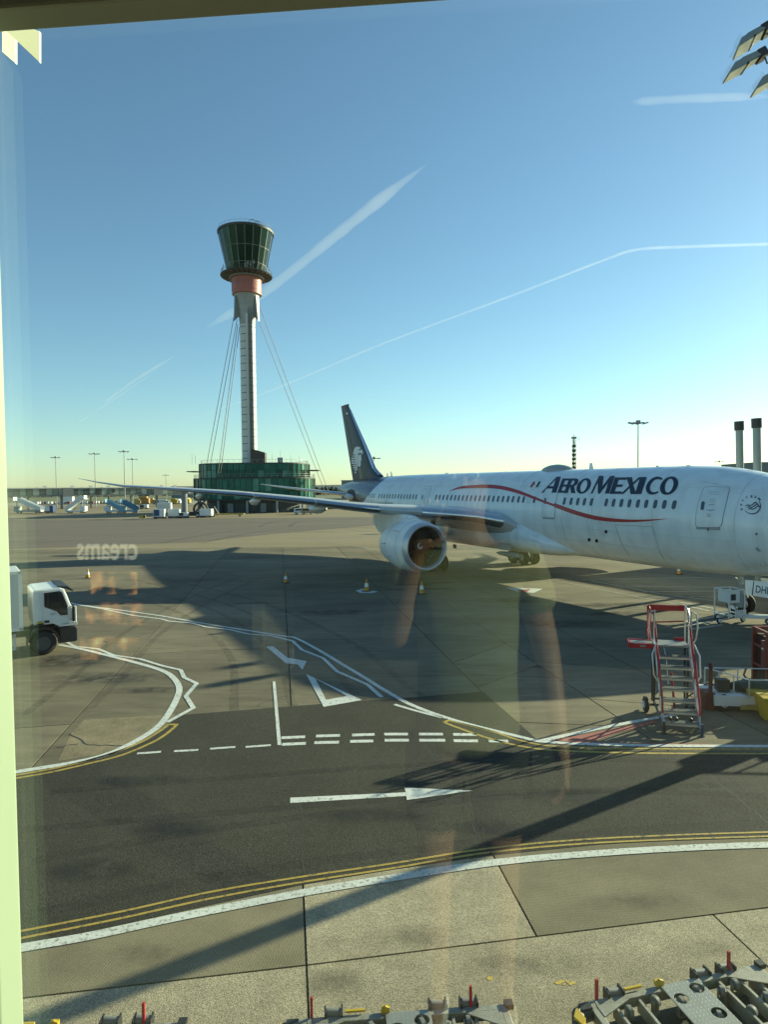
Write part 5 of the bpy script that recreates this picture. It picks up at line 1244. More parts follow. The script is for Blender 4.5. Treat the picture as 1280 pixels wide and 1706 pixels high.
# ================================================================ VEHICLES AND EQUIPMENT
M_CREAM = mat('vehicle_white_paint', (.68, .70, .69), .35, noise=(1.5, .08), coat=.2)
M_VGREY = mat('box_body_grey', (.52, .55, .54), .45, noise=(1, .08))
M_VDARK = mat('vehicle_dark_plastic', (.025, .026, .027), .5, noise=(6, .3))
M_VGLASS = glassy('vehicle_glass', (.018, .024, .024), .05)
M_AMBER = mat('amber_lens', (.65, .28, .02), .25)
M_YPAINT = mat('equipment_yellow', (.50, .34, .025), .5, noise=(3, .2))
M_ORANGE = mat('cone_orange', (.55, .27, .02), .6, noise=(4, .2))
M_CONEW = mat('cone_white_sleeve', (.75, .75, .70), .5)
M_GRED = mat('equipment_red', (.36, .014, .022), .4, noise=(4, .2))
M_ALU = mat('aluminium_tube', (.62, .63, .63), .32, .75, noise=(8, .1))
M_TREAD = mat('tread_plate', (.30, .31, .30), .45, .5, noise=(30, .3), bump=(60, .6))
M_GALV = mat('galvanised_steel', (.34, .335, .28), .55, .25, noise=(5, .45), speck=(60, .2))
M_MAROON = mat('dark_red_steel', (.13, .025, .02), .55, noise=(4, .3))
M_LBLUE = mat('equipment_light_blue', (.20, .36, .46), .4, noise=(1, .15))
M_DBLUE = mat('equipment_dark_blue', (.02, .05, .16), .4)

# ---- traffic cones
def make_cone():
    o = thing('traffic_cone', '', 'traffic cone', group='cones standing on the stand')
    b_ = MB(); b_.prism([(-.22, -.22), (.22, -.22), (.22, .22), (-.22, .22)], 0, .05); b_.build('base', M_DARK, o, bevel=.015)
    b_ = MB(); b_.rev([(.05, .17), (.09, .155), (.75, .035), (.76, .01)], (0, 0, 0), (0, 0, 1), 20, closed=True); b_.build('cone_body', M_ORANGE, o, smooth=True)
    b_ = MB(); b_.rev([(.28, .1255), (.50, .085)], (0, 0, 0), (0, 0, 1), 20); b_.build('reflective_sleeve', M_CONEW, o, smooth=True); return o
cone0 = make_cone()
for i, (px, py, lab, sc) in enumerate(((146, 963, 'orange and white cone on the sunlit strip beyond the white truck', 1.0), (476, 971, 'orange and white cone alone on the long dark joint left of the engine', 1.0),
                                       (611, 985, 'orange and white cone standing on the white painted patch under the engine', 1.1), (703, 989.5, 'orange and white cone directly below the engine inlet', 1.1), (1132, 957, 'yellowish cone beneath the belly of the airliner beyond the red steps', 1.0))):
    p = G(px, py); o = cone0 if i == 0 else dup(cone0, p, 0); o.location = p; o['label'] = lab; o.scale = (sc,) * 3; o.rotation_euler.z = .3 * i + .2

# ---- box truck at the left edge
TA = math.radians(33)
truck = thing('box_truck', 'white box lorry with short cab half hidden by the window frame at the left', 'truck', (-14.86, 28.22, 0), TA)
b_ = MB(); b_.box((-3.75, 0, 2.36), (6.0, 2.5, 2.44)); body = b_.build('box_body', M_VGREY, truck, bevel=.06)
b_ = MB()
for zz in (1.2, 3.52): b_.box((-3.75, -1.262, zz), (6.02, .03, .12))
b_.box((-.80, -1.262, 2.36), (.14, .03, 2.4)); b_.box((-.742, 0, 2.36), (.03, 2.4, 2.3)); b_.build('edge_trim', M_CREAM, body)
b_ = MB(); b_.cyl((-1.3, .4, 3.58), (-1.3, .4, 3.72), .1, n=10); b_.cyl((-1.3, .1, 3.58), (-1.3, .1, 3.70), .08, n=10); b_.build('beacon_light', M_AMBER, truck)
CP = [(-.36, 1.28), (-.36, 2.66), (-.28, 2.74), (.66, 2.78), (.84, 2.70), (1.06, 2.02), (1.18, 1.80), (1.22, 1.12), (.62, 1.10), (.50, 1.22), (.25, 1.33), (-.15, 1.33)]
b_ = MB(); b_.prism(CP, -1.18, 1.18, lambda a, c, h: (a, h, c)); cab = b_.build('cab', M_CREAM, truck, bevel=.05)
b_ = MB(); b_.prism([(.02, 1.30), (.02, 2.70), (.70, 2.70), (.80, 2.6), (.98, 1.98), (.98, 1.20), (.52, 1.20), (.36, 1.30)], -1.21, -1.185, lambda a, c, h: (a, h, c)); door_ = b_.build('door', M_CREAM, truck, bevel=.01)
b_ = MB(); b_.prism([(.06, 2.02), (.06, 2.60), (.64, 2.63), (.74, 2.56), (.93, 1.98), (.93, 1.60), (.66, 1.60), (.52, 1.78)], -1.222, -1.212, lambda a, c, h: (a, h, c)); b_.build('window', M_VGLASS, door_)
b_ = MB(); b_.bar((.60, -1.228, 2.62), (.62, -1.228, 1.75), .04, .02); b_.box((.2, -1.226, 2.3), (.06, .02, .55)); b_.build('window_frame', M_VDARK, door_)
b_ = MB(); b_.box((.14, -1.225, 1.40), (.19, .03, .10)); b_.build('door_handle', M_VDARK, door_)
b_ = MB(); b_.box((-.12, -1.192, 1.39), (.2, .02, .09)); b_.build('reflector', M_YPAINT, truck)
b_ = MB(); b_.prism([(.66, 2.73), (.85, 2.66), (1.075, 1.98), (1.065, 1.94)], -1.05, 1.05, lambda a, c, h: (a + .025, h, c)); b_.build('windscreen', M_VGLASS, truck)
b_ = MB(); b_.prism([(.60, 2.84), (.98, 2.80), (1.20, 2.62), (1.16, 2.56), (.9, 2.70), (.60, 2.76)], -1.15, 1.15, lambda a, c, h: (a, h, c)); b_.build('sun_visor', M_VDARK, truck, bevel=.02)
b_ = MB(); b_.box((1.14, -1.27, 1.62), (.08, .16, .62)); b_.bar((1.05, -1.15, 1.95), (1.14, -1.26, 1.9), .03); b_.bar((1.05, -1.15, 1.40), (1.14, -1.26, 1.38), .03); b_.build('wing_mirror', M_VDARK, truck, bevel=.03)
b_ = MB(); b_.box((1.22, -1.30, 1.62), (.06, .2, .7)); b_.build('mirror_cover', M_CREAM, truck, bevel=.03)
b_ = MB(); b_.prism([(.62, .42), (.62, 1.08), (1.22, 1.08), (1.30, .98), (1.30, .48), (1.22, .42)], -1.17, 1.17, lambda a, c, h: (a, h, c)); bum = b_.build('bumper', M_VDARK, truck, bevel=.03)
b_ = MB(); b_.box((.98, -1.19, 1.20), (.62, .04, .14)); b_.build('step_panel', M_CREAM, truck, bevel=.01)
for yy in (-.85, .85): b_ = MB(); b_.box((1.31, yy, .72), (.04, .4, .2)); b_.build('headlight', glassy('headlamp_glass', (.4, .42, .42), .1), bum)
b_ = MB(); b_.loft([[(r_ * math.cos(a), yy, .52 + r_ * math.sin(a)) for r_, yy in ((.62, -1.24), (.62, -.75), (.57, -.75), (.57, -1.24))] for a in [math.radians(-8 + 196 * k / 18) for k in range(19)]]); b_.build('mudguard', M_VDARK, truck, smooth=40)
for xx in (0, -4.6):
    for s_ in (-1, 1): wheel('wheel', .50, .30, truck, (xx, s_ * 1.06, .50), .55, mat('shaded_wheel_rim', (.10, .105, .10), .6, .3, noise=(8, .3)))  # rim colour darkened to stand for the shade on the wheel
b_ = MB(); b_.box((-3.0, .42, .86), (7.2, .1, .26)); b_.box((-3.0, -.42, .86), (7.2, .1, .26))
for xx in (-1, -2.2, -3.6, -5, -6.2): b_.box((xx, 0, .98), (.12, 2.2, .16))
b_.build('chassis', M_VDARK, truck)
b_ = MB()
for zz in (.42, .95): b_.box((-2.6, -1.18, zz), (3.2, .04, .10))
for xx in (-1.05, -1.7, -2.6, -3.4, -4.15): b_.box((xx, -1.18, .72), (.10, .04, .6))
b_.build('side_guard', M_VGREY, truck)
b_ = MB(); b_.cyl((-2.2, -.9, .62), (-1.5, -.9, .62), .22, n=14); b_.build('air_tank', M_GALV, truck)
b_ = MB(); b_.bar((.28, -1.228, 1.66), (.50, -1.228, 1.70), .015, .01); b_.bar((.30, -1.228, 1.70), (.44, -1.228, 1.73), .015, .01); b_.build('door_marking', M_DOORG, door_)

# ---- red maintenance steps
SA = math.radians(-14)
steps = thing('maintenance_steps', 'wheeled aluminium access steps with red handrails and a side platform', 'steps', (7.62, 17.80, 0), SA)
NT = 8
def sy(k): return .10 + .205 * k
def sz(k): return .256 * k
b_ = MB()
tm = MB()
for k in range(8): tm.box((.46, -.105 + .03 * k, 0), (.86, .013, .028))
for xx in (.06, .26, .46, .66, .86): tm.box((xx, 0, -.004), (.012, .22, .03))
tmesh = tm.mesh('tread', M_TREAD)
for k in range(1, NT): inst('tread', tmesh, steps, Matrix.Translation((0, sy(k), sz(k))))
for k in range(1, NT): b_ = MB(); b_.box((.46, sy(k) - .115, sz(k) - .045), (.86, .012, .055)); b_.build('tread_nosing', M_ALU, steps)
for xx in (0.0, .92):
    b_ = MB(); b_.prism([(sy(0), 0.18), (sy(0) + .16, .12), (sy(8) + .14, sz(8) - .12), (sy(8) - .04, sz(8) - .02)], -.02, .02, lambda a, c, h: (xx + h, a, c)); b_.build('stringer', M_ALU, steps)
# platform and its red-edged side wing
PZ = 2.05; PY0 = sy(8) - .1
b_ = MB(); b_.box((.46, PY0 + .36, PZ), (.92, .72, .05)); b_.build('platform', M_TREAD, steps)
b_ = MB(); b_.box((-.34, PY0 + .30, PZ + .01), (.68, .46, .04)); wingp = b_.build('side_platform', M_TREAD, steps)
b_ = MB(); b_.box((-.36, PY0 + .04, PZ - .03), (.74, .06, .14)); b_.box((-.36, PY0 + .56, PZ - .0), (.74, .06, .1)); b_.box((-.72, PY0 + .30, PZ - .01), (.06, .58, .10)); b_.cyl((-.72, PY0 + .0, PZ - .03), (-.72, PY0 + .08, PZ - .03), .07, n=10); b_.build('red_edge', M_GRED, wingp)
b_ = MB(); b_.box((-.36, PY0 + .005, PZ - .03), (.16, .01, .06)); b_.build('latch_plate', M_GALV, wingp)
# guard round the platform
ZG = 3.12; YB = PY0 + .72
b_ = MB(); b_.box((.42, YB, ZG - .06), (1.02, .03, .17)); b_.build('guard_panel', M_GRED, steps)
b_ = MB(); b_.tube([(.93, YB - .7, PZ), (.93, YB - .7, ZG - .25), (.93, YB - .45, ZG), (.93, YB, ZG)], .022, 7); b_.bar((.93, YB, PZ), (.93, YB, ZG), .04); b_.bar((-.09, YB, PZ), (-.09, YB, ZG), .04); b_.build('guard_post', M_ALU, steps, smooth=True)
b_ = MB(); b_.tube([(-.10, YB, ZG), (-.10, YB - .2, ZG - .05), (-.10, YB - .30, ZG - .18)], .022, 7); b_.bar((-.12, YB - .02, ZG), (-.12, YB - .02, PZ + .12), .07, .05); b_.bar((-.10, YB - .30, ZG - .16), (-.10, YB - .30, PZ + .10), .06, .05); b_.build('gate_frame', M_GRED, steps)
b_ = MB(); b_.bar((-.11, YB - .16, ZG - .1), (-.11, YB - .16, PZ + .15), .07, .02); b_.build('gate_infill', M_ALU, steps)
b_ = MB(); b_.tube([(-.05, YB, PZ + .55), (.9, YB, PZ + .62)], .022, 7); b_.build('mid_rail', M_GRED, steps, smooth=True)
b_ = MB(); b_.box((.78, YB, PZ + .06), (.3, .03, .1)); b_.build('toe_board', M_GRED, steps)
# handrails: red tubes with aluminium loops on both sides
for s_, xx in ((-1, -.02), (1, .94)):
    d = (sy(8) - sy(0), sz(8) - sz(0))
    def along(t, up): return (xx, sy(0) + .1 + d[0] * t, sz(0) + d[1] * t + up)
    for t0, t1 in ((.06, .52), (.46, 1.04)):
        b_ = MB(); b_.tube([along(t0, .36), along(t0, .48), along(t0 + .03, .62), along(t1 - .03, .86), along(t1, .90), along(t1, .80)], .031, 7); b_.build('handrail', M_GRED, steps, smooth=True)
        b_ = MB(); b_.bar(along(t0, .0), along(t0, .5), .035); b_.bar(along((t0 + t1) / 2, .0), along((t0 + t1) / 2, .76), .035); b_.bar(along(t1 - .02, .0), along(t1 - .02, .85), .035); b_.build('handrail_post', M_ALU, steps)
        b_ = MB(); b_.hexa([(xx - .01, *along(t0, .08)[1:]), (xx + .01, *along(t0, .08)[1:]), (xx + .01, *along(t1, .1)[1:]), (xx - .01, *along(t1, .1)[1:])], [(xx - .01, *along(t0, .32)[1:]), (xx + .01, *along(t0, .32)[1:]), (xx + .01, *along(t1, .22)[1:]), (xx - .01, *along(t1, .22)[1:])]); b_.build('side_sheet', M_WHITEP, steps)
    b_ = MB(); xo = xx + s_ * .02
    b_.tube([(xo, PY0 - .05, PZ + .05), (xo + s_ * .12, PY0 - .10, PZ + .25), (xo + s_ * .16, PY0 - .10, PZ + .6), (xo + s_ * .13, PY0 - .08, PZ + .98), (xo, PY0 - .04, PZ + 1.06), (xo, PY0 - .02, PZ + .9), (xo, PY0 - .02, PZ + .3)], .022, 7); b_.tube([(xo, sy(4), sz(4) + .15), (xo + s_ * .12, sy(4), sz(4) + .35), (xo + s_ * .13, sy(5), sz(5) + .65), (xo, sy(5) + .1, sz(5) + .95)], .022, 7); b_.build('grab_loop', M_ALU, steps, smooth=True)
# undercarriage: legs, braces, wheels, feet
b_ = MB()
for xx in (.0, .92): b_.bar((xx, 1.95, .2), (xx, PY0 + .1, PZ), .05); b_.bar((xx, .25, .12), (xx, 2.0, .30), .05); b_.bar((xx, 2.3, .2), (xx, YB - .05, PZ), .05); b_.bar((xx, 1.9, .30), (xx, 2.4, .22), .05); b_.bar((xx, .9, .95), (xx, 2.2, .35), .03)
b_.bar((0, 1.2, .2), (.92, 1.2, .2), .05); b_.bar((0, 2.2, .3), (.92, 2.2, .3), .05); b_.bar((0, 1.6, 1.15), (.92, 1.6, 1.15), .06); b_.bar((0, .45, .2), (.92, .45, .2), .06); b_.build('frame', M_VDARK, steps)
b_ = MB(); b_.bar((.55, 1.75, .1), (.42, 1.55, 1.3), .05); b_.build('brace', M_GRED, steps)
b_ = MB(); b_.tube([(.3, 1.35, 1.0), (.27, 1.5, 1.7), (.22, 1.7, 2.05)], .012, 5); b_.build('cable', M_ALU, steps)
for xx in (-.02, .94):
    b_ = MB(); b_.bar((xx, .02, 0), (xx, .05, .32), .06); b_.cyl((xx, .02, 0), (xx, .02, .03), .07, n=10); b_.build('foot', mat('blue_rubber_foot', (.02, .04, .10), .6) if xx > 0 else M_VDARK, steps)
for xx in (-.26, 1.2):
    w_ = wheel('wheel', .24, .13, steps, (xx, 1.75, .24), .4); w_ = [c for c in steps.children if c.name.startswith('wheel')][-1]; w_.rotation_euler.z = PI / 2 + .1
    b_ = MB(); b_.cyl((xx, 1.75, .24), (.1 if xx < 0 else .82, 1.75, .24), .035); b_.build('axle', M_VDARK, steps)
for xx in (.2, .36, .74): b_ = MB(); b_.cyl((xx, .36, .30), (xx, .50, .30), .05, n=10); b_.build('caster', M_VDARK, steps)

# ---- service trailer behind the steps, with railings and a green bundle
tr_ = thing('service_trailer', 'low white trailer with thin railings carrying a green tarpaulin bundle', 'trailer', (10.0, 20.2, 0), math.radians(-6))
b_ = MB(); b_.box((1.5, .0, .40), (3.2, 1.3, .08)); b_.box((1.5, -.66, .32), (3.2, .05, .16)); b_.box((.35, -.55, .34), (.9, .3, .3)); b_.build('deck', M_CREAM, tr_)
b_ = MB(); b_.box((1.75, -.68, .16), (2.2, .06, .14)); b_.build('yellow_skirt', mat('faded_yellow', (.5, .36, .10), .6, noise=(5, .3)), tr_)
b_ = MB(); b_.box((1.8, -.3, .28), (2.4, .6, .12)); b_.build('underframe', M_VDARK, tr_)
for yy in (-.58, .58): wheel('wheel', .25, .17, tr_, (.22, yy, .25), .5)
b_ = MB(); b_.bar((-.14, -.5, 0.05), (-.14, -.5, 1.36), .09); b_.bar((-.14, -.5, 1.36), (-.14, -.42, 1.4), .08); b_.build('mast_post', M_MAROON, tr_)
b_ = MB(); b_.box((-.18, -.35, .28), (.28, .5, .5)); b_.build('hydraulic_tank', M_MAROON, tr_)
b_ = MB()
for (x0, y0, x1, y1) in ((.1, .62, 3.1, .62), (.9, -.66, 3.1, -.66), (.1, .62, .9, -.66)):
    b_.bar((x0, y0, .98), (x1, y1, .98), .03); b_.bar((x0, y0, .46), (x1, y1, .46), .03)
    for k in range(4): t = k / 3; b_.bar((x0 + (x1 - x0) * t, y0 + (y1 - y0) * t, .44), (x0 + (x1 - x0) * t, y0 + (y1 - y0) * t, .98), .03)
b_.bar((2.1, -.66, .98), (2.1, -.66, .02), .03); b_.build('railing', M_CREAM, tr_)
rnd = random.Random(4)
def lump(name, c, s, m, parent, n=14, seed=1):
    rnd = random.Random(seed); bm = bmesh.new(); bmesh.ops.create_icosphere(bm, subdivisions=3, radius=1)
    ph = [rnd.uniform(0, 6) for _ in range(6)]
    for v in bm.verts:
        d = v.co.copy(); k = 1 + .16 * math.sin(4 * d.x + ph[0]) * math.cos(5 * d.y + ph[1]) + .1 * math.sin(9 * d.x + 7 * d.z + ph[2]) + .05 * math.sin(17 * d.y + ph[3])
        v.co = Vector((d.x * s[0] * k, d.y * s[1] * k, max(d.z * s[2] * k, -s[2] * .4))) + Vector(c)
    me = bpy.data.meshes.new(name); bm.to_mesh(me); bm.free(); me.materials.append(m); me.polygons.foreach_set('use_smooth', [True] * len(me.polygons))
    o = bpy.data.objects.new(name, me); COL.objects.link(o)
    if parent: o.parent = parent
    return o
lump('tarpaulin_bundle', (1.5, .0, .58), (.85, .42, .22), mat('green_tarpaulin', (.015, .05, .035), .5, noise=(3, .4)), tr_, seed=2)
lump('dark_bundle', (2.5, .1, .6), (.7, .4, .28), M_VDARK, tr_, seed=5)
b_ = MB(); b_.box((.35, -.1, .66), (.36, .3, .36)); b_.build('battery_box', M_VDARK, tr_, bevel=.02)
b_ = MB()
for x0 in (1.35, 2.3, 2.55): b_.tube([(x0, .62, .98), (x0 - .12, .5, .8), (x0 - .02, .4, .66)], .03, 5)
b_.build('strap', M_VDARK, tr_)
# ---- rust-red slatted crates behind it
cr = thing('slatted_crate', 'tall rust red crate stack with slanting slats at the right edge', 'crate', (12.35, 21.1, 0), math.radians(-6))
b_ = MB(); b_.box((.65, .5, .95), (1.2, .9, 1.7)); b_.build('inner_load', mat('dark_rust', (.05, .02, .015), .8), cr)  # dark box filling the crate behind the slats
b_ = MB()
for xx in (0, 1.3):
    for yy in (0, 1): b_.bar((xx, yy, .05), (xx, yy, 2.0), .12)
for zz in (.15, .8, 1.45, 1.98): b_.bar((0, 0, zz), (1.3, 0, zz), .08); b_.bar((0, 1, zz), (1.3, 1, zz), .08); b_.bar((0, 0, zz), (0, 1, zz), .08)
b_.build('frame', mat('rust_red_paint', (.27, .075, .048), .6, noise=(4, .35)), cr)
sb_ = MB(); sb_.bar((-.1, 0, -.14), (.16, 0, .14), .05, .07); sme = sb_.mesh('slat', mat('rust_brown_slat', (.36, .15, .09), .6, noise=(5, .3)))
for r_ in range(6):
    for c_ in range(6): inst('slat', sme, cr, Matrix.Translation((.14 + .2 * c_, -.03, .32 + .28 * r_)))
b_ = MB(); b_.box((-.1, -.05, 1.3), (.16, .3, .9)); b_.build('side_flap', mat('rust_red_paint', (.27, .075, .048), .6), cr)
b_ = MB(); b_.bar((-.22, -.06, 1.52), (-.1, -.06, 1.42), .05); b_.build('latch', M_WHITEP, cr)
# ---- loader added out of view at the right so its shadow covers the corner
ld = thing('unseen_loader', 'unseen cargo loader added beyond the right edge for its shadow', 'cargo loader', (17.3, 21.3, 0), math.radians(-4))
b_ = MB(); b_.box((0, 0, .8), (5.2, 2.6, .6)); b_.build('chassis', M_GSTEEL, ld, bevel=.05)
b_ = MB(); b_.box((.2, 0, 2.0), (4.6, 2.4, .3)); b_.box((-2.0, -1.0, 2.3), (.8, .6, 1.2)); b_.box((.9, .2, 2.5), (2.8, 1.9, .7)); b_.build('platform', M_CREAM, ld, bevel=.03)
b_ = MB()
for yy in (-1.0, 1.0): b_.bar((-1.8, yy, 1.0), (1.8, yy, 1.9), .14); b_.bar((1.8, yy, 1.0), (-1.8, yy, 1.9), .14)
b_.build('scissor_lift', M_GSTEEL, ld)
b_ = MB()
for k in range(5): b_.bar((-2.1 + k * 1.1, -1.15, 2.1), (-2.1 + k * 1.1, -1.15, 3.0), .05)
b_.bar((-2.1, -1.15, 3.0), (2.3, -1.15, 3.0), .05); b_.build('guard_rail', M_GRED, ld)
for sx in (-1.9, 1.9):
    for yy in (-1.15, 1.15): wheel('wheel', .42, .3, ld, (sx, yy, .42), .5)
# ---- yellow bins
def bin_(px, py, s, rz, lab):
    p = G(px, py); o = thing('yellow_bin', lab, 'bin', p, rz, 'yellow plastic bins by the trailer')
    b_ = MB(); h = .62 * s; a, c = .20 * s, .27 * s
    b_.hexa([(-a, -a, .04), (a, -a, .04), (a, a, .04), (-a, a, .04)], [(-c, -c, h), (c, -c, h), (c, c, h), (-c, c, h)]); b_.build('bin_body', M_YPAINT, o, bevel=.02)
    b_ = MB(); b_.box((0, 0, h + .02), (c * 2.15, c * 2.15, .06)); b_.build('lid', M_YPAINT, o, bevel=.015)
    b_ = MB(); b_.box((0, -c * .9, h * .68), (c * 1.8, .03, .04)); b_.build('rib', M_YPAINT, o)
    for sx in (-1, 1): b_ = MB(); b_.cyl((sx * a, a, .06), (sx * a * .8, a, .06), .06, n=10); b_.build('wheel', M_VDARK, o)
bin_(1265, 1184, .92, .1, 'pale yellow bin beside the trailer, left of the taller bin'); bin_(1284, 1199, 1.05, -.15, 'bright yellow bin at the picture edge in front of the pale bin'); bin_(1281, 1165, .8, .2, 'dull yellow bin behind the two front bins next to the red crate')

# ---- ground power cart and tow bar by the nose wheels
p = G(1216, 1034); gp = thing('ground_power_cart', 'white framed service cart on small wheels beside the nose wheel', 'service cart', (p.x, p.y, 0), math.radians(12))
b_ = MB()
for xx in (-.45, .45):
    for yy in (-.5, .5): b_.bar((xx, yy, .2), (xx, yy, 1.62), .05)
for zz in (.35, 1.6):
    for yy in (-.5, .5): b_.bar((-.45, yy, zz), (.45, yy, zz), .05)
    for xx in (-.45, .45): b_.bar((xx, -.5, zz), (xx, .5, zz), .05)
b_.build('frame', M_CREAM, gp)
b_ = MB(); b_.box((-.12, -.1, 1.26), (.6, .8, .58)); hb = b_.build('housing', M_CREAM, gp, bevel=.02)
b_ = MB(); b_.box((-.2, -.51, 1.26), (.26, .03, .3)); b_.build('grille', M_VDARK, hb)
b_ = MB(); b_.box((.33, 0, 1.1), (.2, .9, .75)); b_.build('hose_reel', M_GSTEEL, gp)
b_ = MB(); b_.bar((-.45, -.3, .36), (-1.0, -.5, .28), .05); b_.tube([(.1, 0, .95), (.25, -.2, .6), (.5, -.1, .3)], .04, 6); b_.build('drawbar', M_GSTEEL, gp)
for (xx, yy) in ((-.95, -.45), (-.35, .45), (.4, -.45), (.4, .45)): wheel('wheel', .14, .08, gp, (xx, yy, .14), .5)
b_ = MB()
for k in range(6): b_.box((-.1 + .11 * k, -.56, .42), (.06, .04, .42))
b_.build('striped_skirt', M_CREAM, gp)
p = G(1238, 1037); tb_ = thing('tow_bar', 'flat white wheeled tow bar lying under the nose wheels', 'tow bar', (p.x + .4, p.y - .2, 0), math.radians(-4))
b_ = MB(); b_.box((1.4, 0, .33), (3.4, .32, .16)); b_.build('beam', M_CREAM, tb_, bevel=.02)
b_ = MB(); b_.box((1.9, .25, .46), (1.6, .2, .1)); b_.build('chock', M_YPAINT, tb_)
for xx in (.6, 1.0): wheel('wheel', .13, .09, tb_, (xx, -.2, .13), .5)

# ---- roller dollies in the foreground
def roller_dolly(name, label, loc, rz):
    o = thing(name, label, 'dolly', loc, rz, 'container roller dollies parked below the window')
    Lx, Ly, H_ = 2.42, 1.62, .50           # far edge runs along x at y=0, body toward -y
    b_ = MB()
    for yy in (0, -Ly / 2, -Ly): b_.box((Lx / 2, yy, H_ - .06), (Lx - .09, .09, .13))
    for xx in (0, Lx): b_.box((xx, -Ly / 2, H_ - .062), (.09, Ly + .09, .125))
    b_.build('frame', M_GALV, o, bevel=.008)
    b_ = MB(); b_.hexa([(.045, -.045, H_ - .01), (.50, -.045, H_ - .01), (.045, -.22, H_ - .01), (.046, -.221, H_ - .01)], [(.045, -.045, H_ + .006), (.50, -.045, H_ + .006), (.045, -.22, H_ + .006), (.046, -.221, H_ + .006)]); b_.hexa([(Lx - .5, -.045, H_ - .01), (Lx - .045, -.045, H_ - .01), (Lx - .045, -.30, H_ - .01), (Lx - .046, -.301, H_ - .01)], [(Lx - .5, -.045, H_ + .006), (Lx - .045, -.045, H_ + .006), (Lx - .045, -.30, H_ + .006), (Lx - .046, -.301, H_ + .006)]); b_.build('gusset', M_GALV, o)
    # centre tread plate with round holes: ring faces round each hole
    x0, x1 = .98, 1.52; holes = [(1.10, -.22), (1.40, -.12), (1.38, -.52), (1.10, -.72), (1.40, -.98), (1.10, -1.22), (1.38, -1.42)]
    bm = bmesh.new(); R_h = .085; nh = 14
    ov = [bm.verts.new(p) for p in ((x0, .02, 0), (x1, .02, 0), (x1, -Ly, 0), (x0, -Ly, 0))]; edges = [bm.edges.new((ov[i], ov[(i + 1) % 4])) for i in range(4)]
    for hx, hy in holes:
        vs = [bm.verts.new((hx + R_h * 1.1 * math.cos(2 * PI * k / nh), hy + R_h * math.sin(2 * PI * k / nh), 0)) for k in range(nh)]
        edges += [bm.edges.new((vs[k], vs[(k + 1) % nh])) for k in range(nh)]
    bmesh.ops.triangle_fill(bm, edges=edges, use_beauty=True)
    for f in [f for f in bm.faces if any(math.hypot(f.calc_center_median().x - hx, f.calc_center_median().y - hy) < R_h * .8 for hx, hy in holes)]: bm.faces.remove(f)
    r_ = bmesh.ops.extrude_face_region(bm, geom=bm.faces[:]); 
    for v in [g_ for g_ in r_['geom'] if isinstance(g_, bmesh.types.BMVert)]: v.co.z += .012
    for v in bm.verts: v.co.z += H_ + .004
    bmesh.ops.recalc_face_normals(bm, faces=bm.faces)
    me = bpy.data.meshes.new('tread_plate'); bm.to_mesh(me); bm.free(); me.materials.append(M_DPLATE); pl = bpy.data.objects.new('tread_plate', me); COL.objects.link(pl); pl.parent = o
    # inner floor pan and cross bars
    b_ = MB(); b_.box((Lx / 2, -Ly / 2, .26), (Lx - .1, Ly - .1, .02)); b_.build('floor_pan', mat('dark_oily_steel', (.035, .036, .034), .5, .3, noise=(4, .4)), o)
    cb = MB(); cb.box((0, -Ly / 4, .40), (.035, Ly / 2 - .1, .16)); cme = cb.mesh('cross_bar', M_GALV)
    for xx in (.28, .62, 1.78, 2.05, 2.25):
        for yy in (0, -Ly / 2): inst('cross_bar', cme, o, Matrix.Translation((xx, yy, 0)))
    # upright castor wheels
    cw = MB(); cw.cyl((-.024, 0, 0), (.024, 0, 0), .066, n=16); cw.cyl((-.03, 0, 0), (.03, 0, 0), .024, n=8); wme = cw.mesh('castor_wheel', M_RUB, 40)
    fk = MB(); fk.box((-.045, 0, -.06), (.012, .05, .16)); fk.box((.045, 0, -.06), (.012, .05, .16)); fk.box((0, 0, -.15), (.11, .08, .03)); fme = fk.mesh('castor_fork', M_GALV)
    for i, (xx, yy) in enumerate(((.40, -.18), (.80, -.12), (.20, -.50), (.48, -.55), (.85, -.60), (1.70, -.2), (1.95, -.14), (1.82, -.55), (2.15, -.42), (2.28, -.55), (.35, -1.1), (.75, -1.2), (1.75, -1.05), (2.1, -1.2), (2.25, -.95), *holes)):
        inst('castor_wheel', wme, o, Matrix.Translation((xx, yy, H_ - .035)) @ Matrix.Rotation(.5 * math.sin(i * 2.1), 4, 'Z')); inst('castor_fork', fme, o, Matrix.Translation((xx, yy, H_ - .035)) @ Matrix.Rotation(.5 * math.sin(i * 2.1), 4, 'Z'))
    # rollers on the far rail, red posts, yellow stops
    for xx in (.36, 1.62, 2.0):
        b_ = MB(); b_.cyl((xx - .085, .09, H_ + .02), (xx + .085, .09, H_ + .0), .05, n=14); b_.build('edge_roller', M_RUB, o, smooth=40)
        b_ = MB(); b_.box((xx - .1, .08, H_ - .01), (.02, .14, .14)); b_.box((xx + .1, .08, H_ - .01), (.02, .14, .14)); b_.build('roller_bracket', M_VDARK, o)
    for xx in (.10, 2.02 if name == 'roller_dolly' else 2.02): b_ = MB(); b_.box((xx, .05, H_ + .10), (.032, .032, .30)); b_.build('red_post', M_MARKRED, o)
    b_ = MB(); b_.prism([(.93, 0), (1.03, 0), (1.03, .07), (.98, .09), (.93, .06)], .02, .05, lambda a, c, h: (a, h, H_ + c)); b_.box((.98, .07, H_ + .03), (.09, .04, .06)); b_.build('yellow_stop', M_YPAINT, o)
    b_ = MB(); b_.box((.62, .07, H_ + .03), (.24, .03, .025)); b_.build('yellow_bar', M_YPAINT, o)
    b_ = MB(); b_.prism([(-.34, -.18), (-.24, -.06), (-.22, -.24), (-.30, -.32)], H_ - .02, H_ + .06); b_.build('yellow_stop', M_YPAINT, o)
